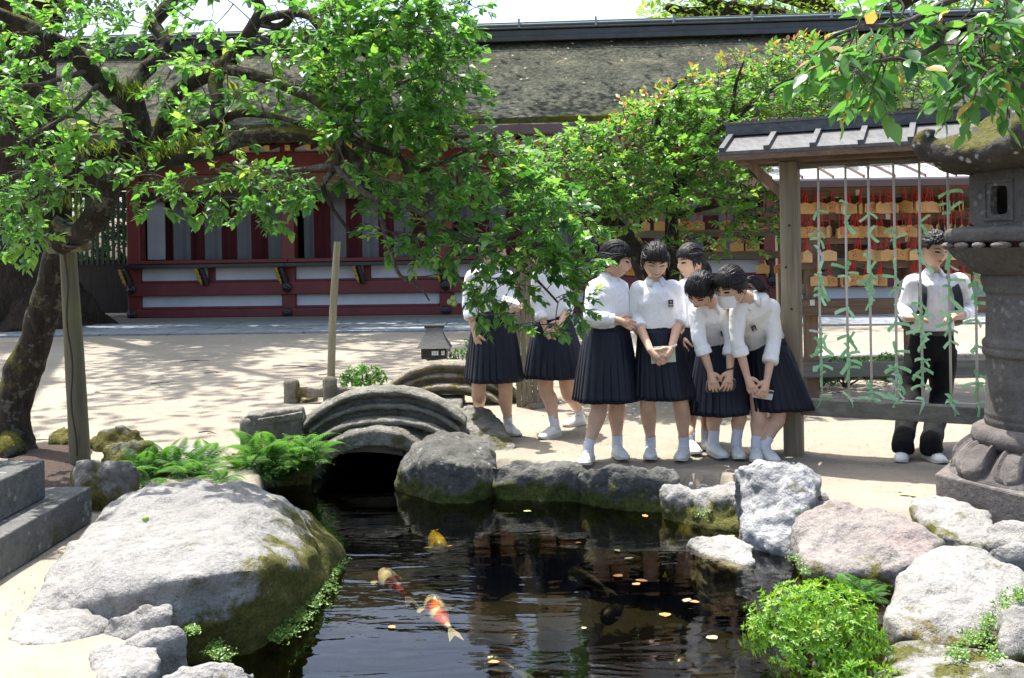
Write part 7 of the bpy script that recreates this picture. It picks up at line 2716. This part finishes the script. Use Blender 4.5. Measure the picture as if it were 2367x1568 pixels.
# papers
c = P(*zl(705, 785)[:2], 8.0 - .32)
mb = MB(); pp = thing('folded_papers', c, 'bundle of folded white papers in the hand of the girl by the bridge', 'papers')
for k in range(3):
    mb = MB()
    M4 = Matrix.Translation(c + V(0, 0, .012 * k)) @ Matrix.Rotation(.25 + .05 * k, 4, 'Y') @ Matrix.Rotation(.3 + .1 * k, 4, 'Z') @ Matrix.Rotation(.3, 4, 'X')
    mb.box(0, 0, 0, .15 - .01 * k, .10, .010, M=M4)
    obj('sheet', mb, M_MASK if k % 2 else simple('pinkish_paper', (.72, .66, .64), .8, .05, 10, 0), pp, bevel=.002)
# ================================================================== KOI
def koi(name, label, pts, depth, mat, finmat, width=.058, group=None):
    """pts: picture positions head -> tail at fish depth"""
    w = [G(x, y, depth) for x, y in pts]
    sm, _ = catmull(w, [0] * len(w), 8)
    n = len(sm)
    T = thing(name, sm[n // 2], label, 'fish', group)
    prof = [(0, .30), (.06, .62), (.16, .92), (.32, 1.0), (.5, .92), (.68, .66), (.82, .36), (.93, .20), (1, .16)]
    rows = []
    for i in range(n):
        t = i / (n - 1)
        k = np.interp(t, [p[0] for p in prof], [p[1] for p in prof])
        d = (sm[min(i + 1, n - 1)] - sm[max(i - 1, 0)]).normalized(); s = d.cross(V(0, 0, 1)).normalized()
        rows.append([sm[i] + s * width * k * .92 * math.cos(a) + V(0, 0, width * 1.05 * k * math.sin(a)) for a in [2 * PI * q / 16 for q in range(16)]])
    mb = MB(); mb.loft(rows)
    obj('body', mb, mat, T, smooth=True)
    d = (sm[0] - sm[n // 4]).normalized(); s = d.cross(V(0, 0, 1)).normalized()
    for sd in (-1, 1):
        b = sm[int(n * .2)] + s * sd * width * .85
        mb = MB(); mb.add([b + d * .012, b - d * .02, b + s * sd * .030 - d * .050 - V(0, 0, .008), b + s * sd * .042 - d * .030 - V(0, 0, .008), b + s * sd * .034 - d * .004], [(0, 4, 3, 2, 1)])
        obj('pectoral_fin', mb, finmat, T)
        mb = MB(); mb.ell(sm[1] + s * sd * width * .42 + V(0, 0, width * .25), s * .006, d * .006, V(0, 0, .006), 8, 6)
        obj('eye', mb, M_BLACK, T)
    mb = MB(); i0, i1 = int(n * .32), int(n * .68)
    top = [sm[i] + V(0, 0, width * np.interp(i / (n - 1), [p[0] for p in prof], [p[1] for p in prof])) for i in range(i0, i1)]
    m = len(top)
    mb.add(top + [p + V(0, 0, .022 * math.sin(PI * min(1, .25 + j / m))) for j, p in enumerate(top)], [(j, j + 1, m + j + 1, m + j) for j in range(m - 1)])
    obj('dorsal_fin', mb, finmat, T)
    e = (sm[-1] - sm[-4]).normalized(); s = e.cross(V(0, 0, 1)).normalized(); b = sm[-1]
    mb = MB(); mb.add([b - s * .008, b + s * .008, b + e * .055 + s * .030, b + e * .11 + s * .042 - V(0, 0, .02), b + e * .065 - V(0, 0, .012), b + e * .10 - s * .034 - V(0, 0, .03), b + e * .055 - s * .028 - V(0, 0, .01)], [(0, 1, 2, 4), (2, 3, 4), (0, 4, 6), (4, 5, 6)])
    obj('tail_fin', mb, finmat, T)


def koi_mat(name, base, patch, thr, scale, seed):
    g = N(name)
    p = g.objc()
    f = g.noise(g.n('Mapping', i0=p, i1=(seed, seed, 0)).outputs[0], scale, 1.0, .4)
    c = g.mix(g.ramp(f, [(thr, 0.0), (thr + .025, 1.0)]), base, patch)
    v = g.n('TexVoronoi', Vector=p, Scale=110.0)
    return g.done(g.bsdf(c, .28, g.bump(v.outputs['Distance'], .15, .003), Specular__IOR__Level=.5))


M_FIN = simple('pale_fin', (.36, .34, .31), .4, .1, 10, 0)
koi('koi', 'white koi with bright orange saddle patches', [(996, 1388), (1008, 1412), (1023, 1434), (1040, 1452)], -.268, koi_mat('koi_orange', (.75, .72, .66), (.85, .16, .015), .50, 9.5, 3.3), M_FIN)
koi('koi', 'white koi with dark red back patches', [(880, 1330), (897, 1343), (917, 1358), (940, 1378)], -.272, koi_mat('koi_red', (.66, .60, .56), (.28, .028, .02), .47, 8.0, 1.1), M_FIN)
koi('koi', 'plain golden yellow koi', [(1020, 1274), (1012, 1258), (1003, 1243), (1004, 1228)], -.31, koi_mat('koi_gold', (.36, .27, .02), (.26, .19, .012), .5, 8, 2), simple('yellow_fin', (.30, .23, .03), .4, .1, 10, 0))
M_DK = koi_mat('koi_dark', (.022, .022, .020), (.012, .012, .012), .5, 9, 5)
M_DKF = simple('dark_fin', (.04, .04, .036), .4, .1, 10, 0)
for pts, z in (([(1318, 1322), (1345, 1332), (1372, 1344), (1395, 1356)], -.33), ([(1395, 1432), (1412, 1420), (1428, 1410), (1440, 1404)], -.35), ([(1115, 1540), (1140, 1536), (1165, 1540), (1190, 1548)], -.31), ([(1560, 1548), (1600, 1530), (1640, 1520)], -.36)):
    koi('koi', 'dark grey koi under the rippled water', pts, z, M_DK, M_DKF, .045, 'dark koi deep in the pond')

# ================================================================== FLOATING AND FALLEN LEAVES
fl = []
r = random.Random(77)
for v in range(4):
    mb = MB(); n = 10
    a = [(math.cos(2 * PI * i / n) * .5, math.sin(2 * PI * i / n) * (.30 + .04 * v)) for i in range(n)]
    mb.add([(0, 0, .0)] + [(x * (1 + r.uniform(-.3, .15)), y * r.uniform(.6, 1.1), .16 * abs(y) + .12 * max(0, x)) for x, y in a], [(0, 1 + i, 1 + (i + 1) % n) for i in range(n)])
    fl.append(mb)
FL_M = [simple('amber_leaf', (.42, .19, .06), .6, .25, 30, 0), simple('straw_leaf', (.40, .31, .16), .6, .2, 30, 0), simple('pale_green_leaf', (.34, .40, .14), .6, .2, 30, 0)]
FL = [[None] * 4 for _ in FL_M]
for i, m in enumerate(FL_M):
    for v in range(4):
        me = fl[v].mesh('leaf'); me.materials.append(m); FL[i][v] = me


def drop(x, y, z, k, size, nm, label, group, tilt=.05):
    o = bpy.data.objects.new(nm, FL[k][r.randrange(4)]); COL.objects.link(o)
    p = G(x, y, z); o.location = (p.x, p.y, z)
    o.rotation_euler = (r.uniform(-tilt, tilt), r.uniform(-tilt, tilt), r.uniform(0, 6.3)); o.scale = (size,) * 3
    tag(o, label, 'leaf', group)


NM = {0: 'amber fallen leaf floating on the pond', 1: 'straw-coloured leaf floating on the pond', 2: 'pale green leaf floating on the pond'}
for x, y, k, s in ((1428, 1332, 0, .06), (1484, 1343, 0, .065), (1470, 1351, 0, .05), (1588, 1388, 1, .06), (1606, 1392, 0, .06), (1537, 1422, 0, .065), (1645, 1475, 1, .06), (1142, 1531, 0, .055), (1337, 1255, 0, .04), (1453, 1291, 1, .055), (1427, 1273, 2, .06), (1490, 1193, 0, .06), (906, 1450, 0, .04), (1168, 1139, 0, .05), (1218, 1182, 2, .06), (1690, 1240, 2, .05), (1350, 1452, 1, .03)):
    drop(x, y, WATER_Z + .004, k, s, 'floating_leaf', NM[k], 'leaves floating on the pond', .02)
for x, y, k, s in ((225, 905, 0, .09), (545, 892, 0, .07), (470, 850, 1, .05), (620, 960, 1, .04), (2090, 1143, 2, .07), (2112, 1146, 2, .07), (2080, 1135, 2, .04), (1940, 905, 0, .07), (1960, 912, 0, .07), (380, 870, 1, .05), (900, 950, 1, .04)):
    drop(x, y, .008, k, s, 'fallen_leaf', {0: 'amber leaf lying on the sand', 1: 'dry straw leaf lying on the sand', 2: 'green leaf lying on the sand by the lantern'}[k], 'leaves fallen on the sand', .15)
for x, y, L_ in ((690, 848, .8), (770, 866, .35), (500, 862, .3), (385, 885, .35), (90, 1018, .2), (480, 1002, .2), (450, 835, .4)):
    p = G(x, y, .012)
    mb = MB(); a = r.uniform(-.5, .5)
    d = V(math.cos(a), math.sin(a), 0)
    mb.tube([p - d * L_ / 2, p + V(0, r.uniform(-.04, .04), .01), p + d * L_ / 2], [.006, .005, .002], 5, 3)
    mb.tube([p, p + V(d.x * .5 - d.y * .4, d.y * .5 + d.x * .4, 0) * L_ * .4], [.004, .002], 4)
    tag(obj('fallen_twig', mb, M_TWIG, origin=p), 'thin dark twig fallen on the shaded sand', 'twig', 'twigs fallen on the sand')
p = G(337, 1208, .22)
mb = MB(); mb.ell(p + V(0, 0, .016), V(.016, 0, 0), V(0, .016, 0), V(0, 0, .017), 12, 8)
tag(obj('fallen_plum', mb, simple('green_plum', (.22, .30, .08), .5), origin=p, smooth=True), 'small green plum lying on the huge boulder', 'plum')

# loose gravel strewn over the sand near the pond
mb = MB(); rg_ = random.Random(9)
n_ = 0
while n_ < 5200:
    x, y = rg_.uniform(-4.2, 4.4), 3.4 + 8.5 * rg_.random() ** 1.6
    if poly_dist(np.array([x]), np.array([y]), poly)[0] > -.05 or (x > 1.0 and y < 5.9):
        continue
    n_ += 1
    s = rg_.uniform(.002, .0055) * (1.8 if rg_.random() < .06 else 1)
    c = V(x, y, .001)
    a = rg_.uniform(0, PI)
    e, f = V(math.cos(a), math.sin(a), 0) * s * rg_.uniform(.9, 1.6), V(-math.sin(a), math.cos(a), 0) * s
    mb.add([c + e, c + f, c - e, c - f, c + V(0, 0, s * .9)], [(0, 1, 4), (1, 2, 4), (2, 3, 4), (3, 0, 4)])
tag(obj('gravel', mb, simple('gravel_grit', (.22, .19, .155), .9, .6, 900, 0)), 'fine loose grit strewn over the sandy ground', 'gravel', kind='stuff')
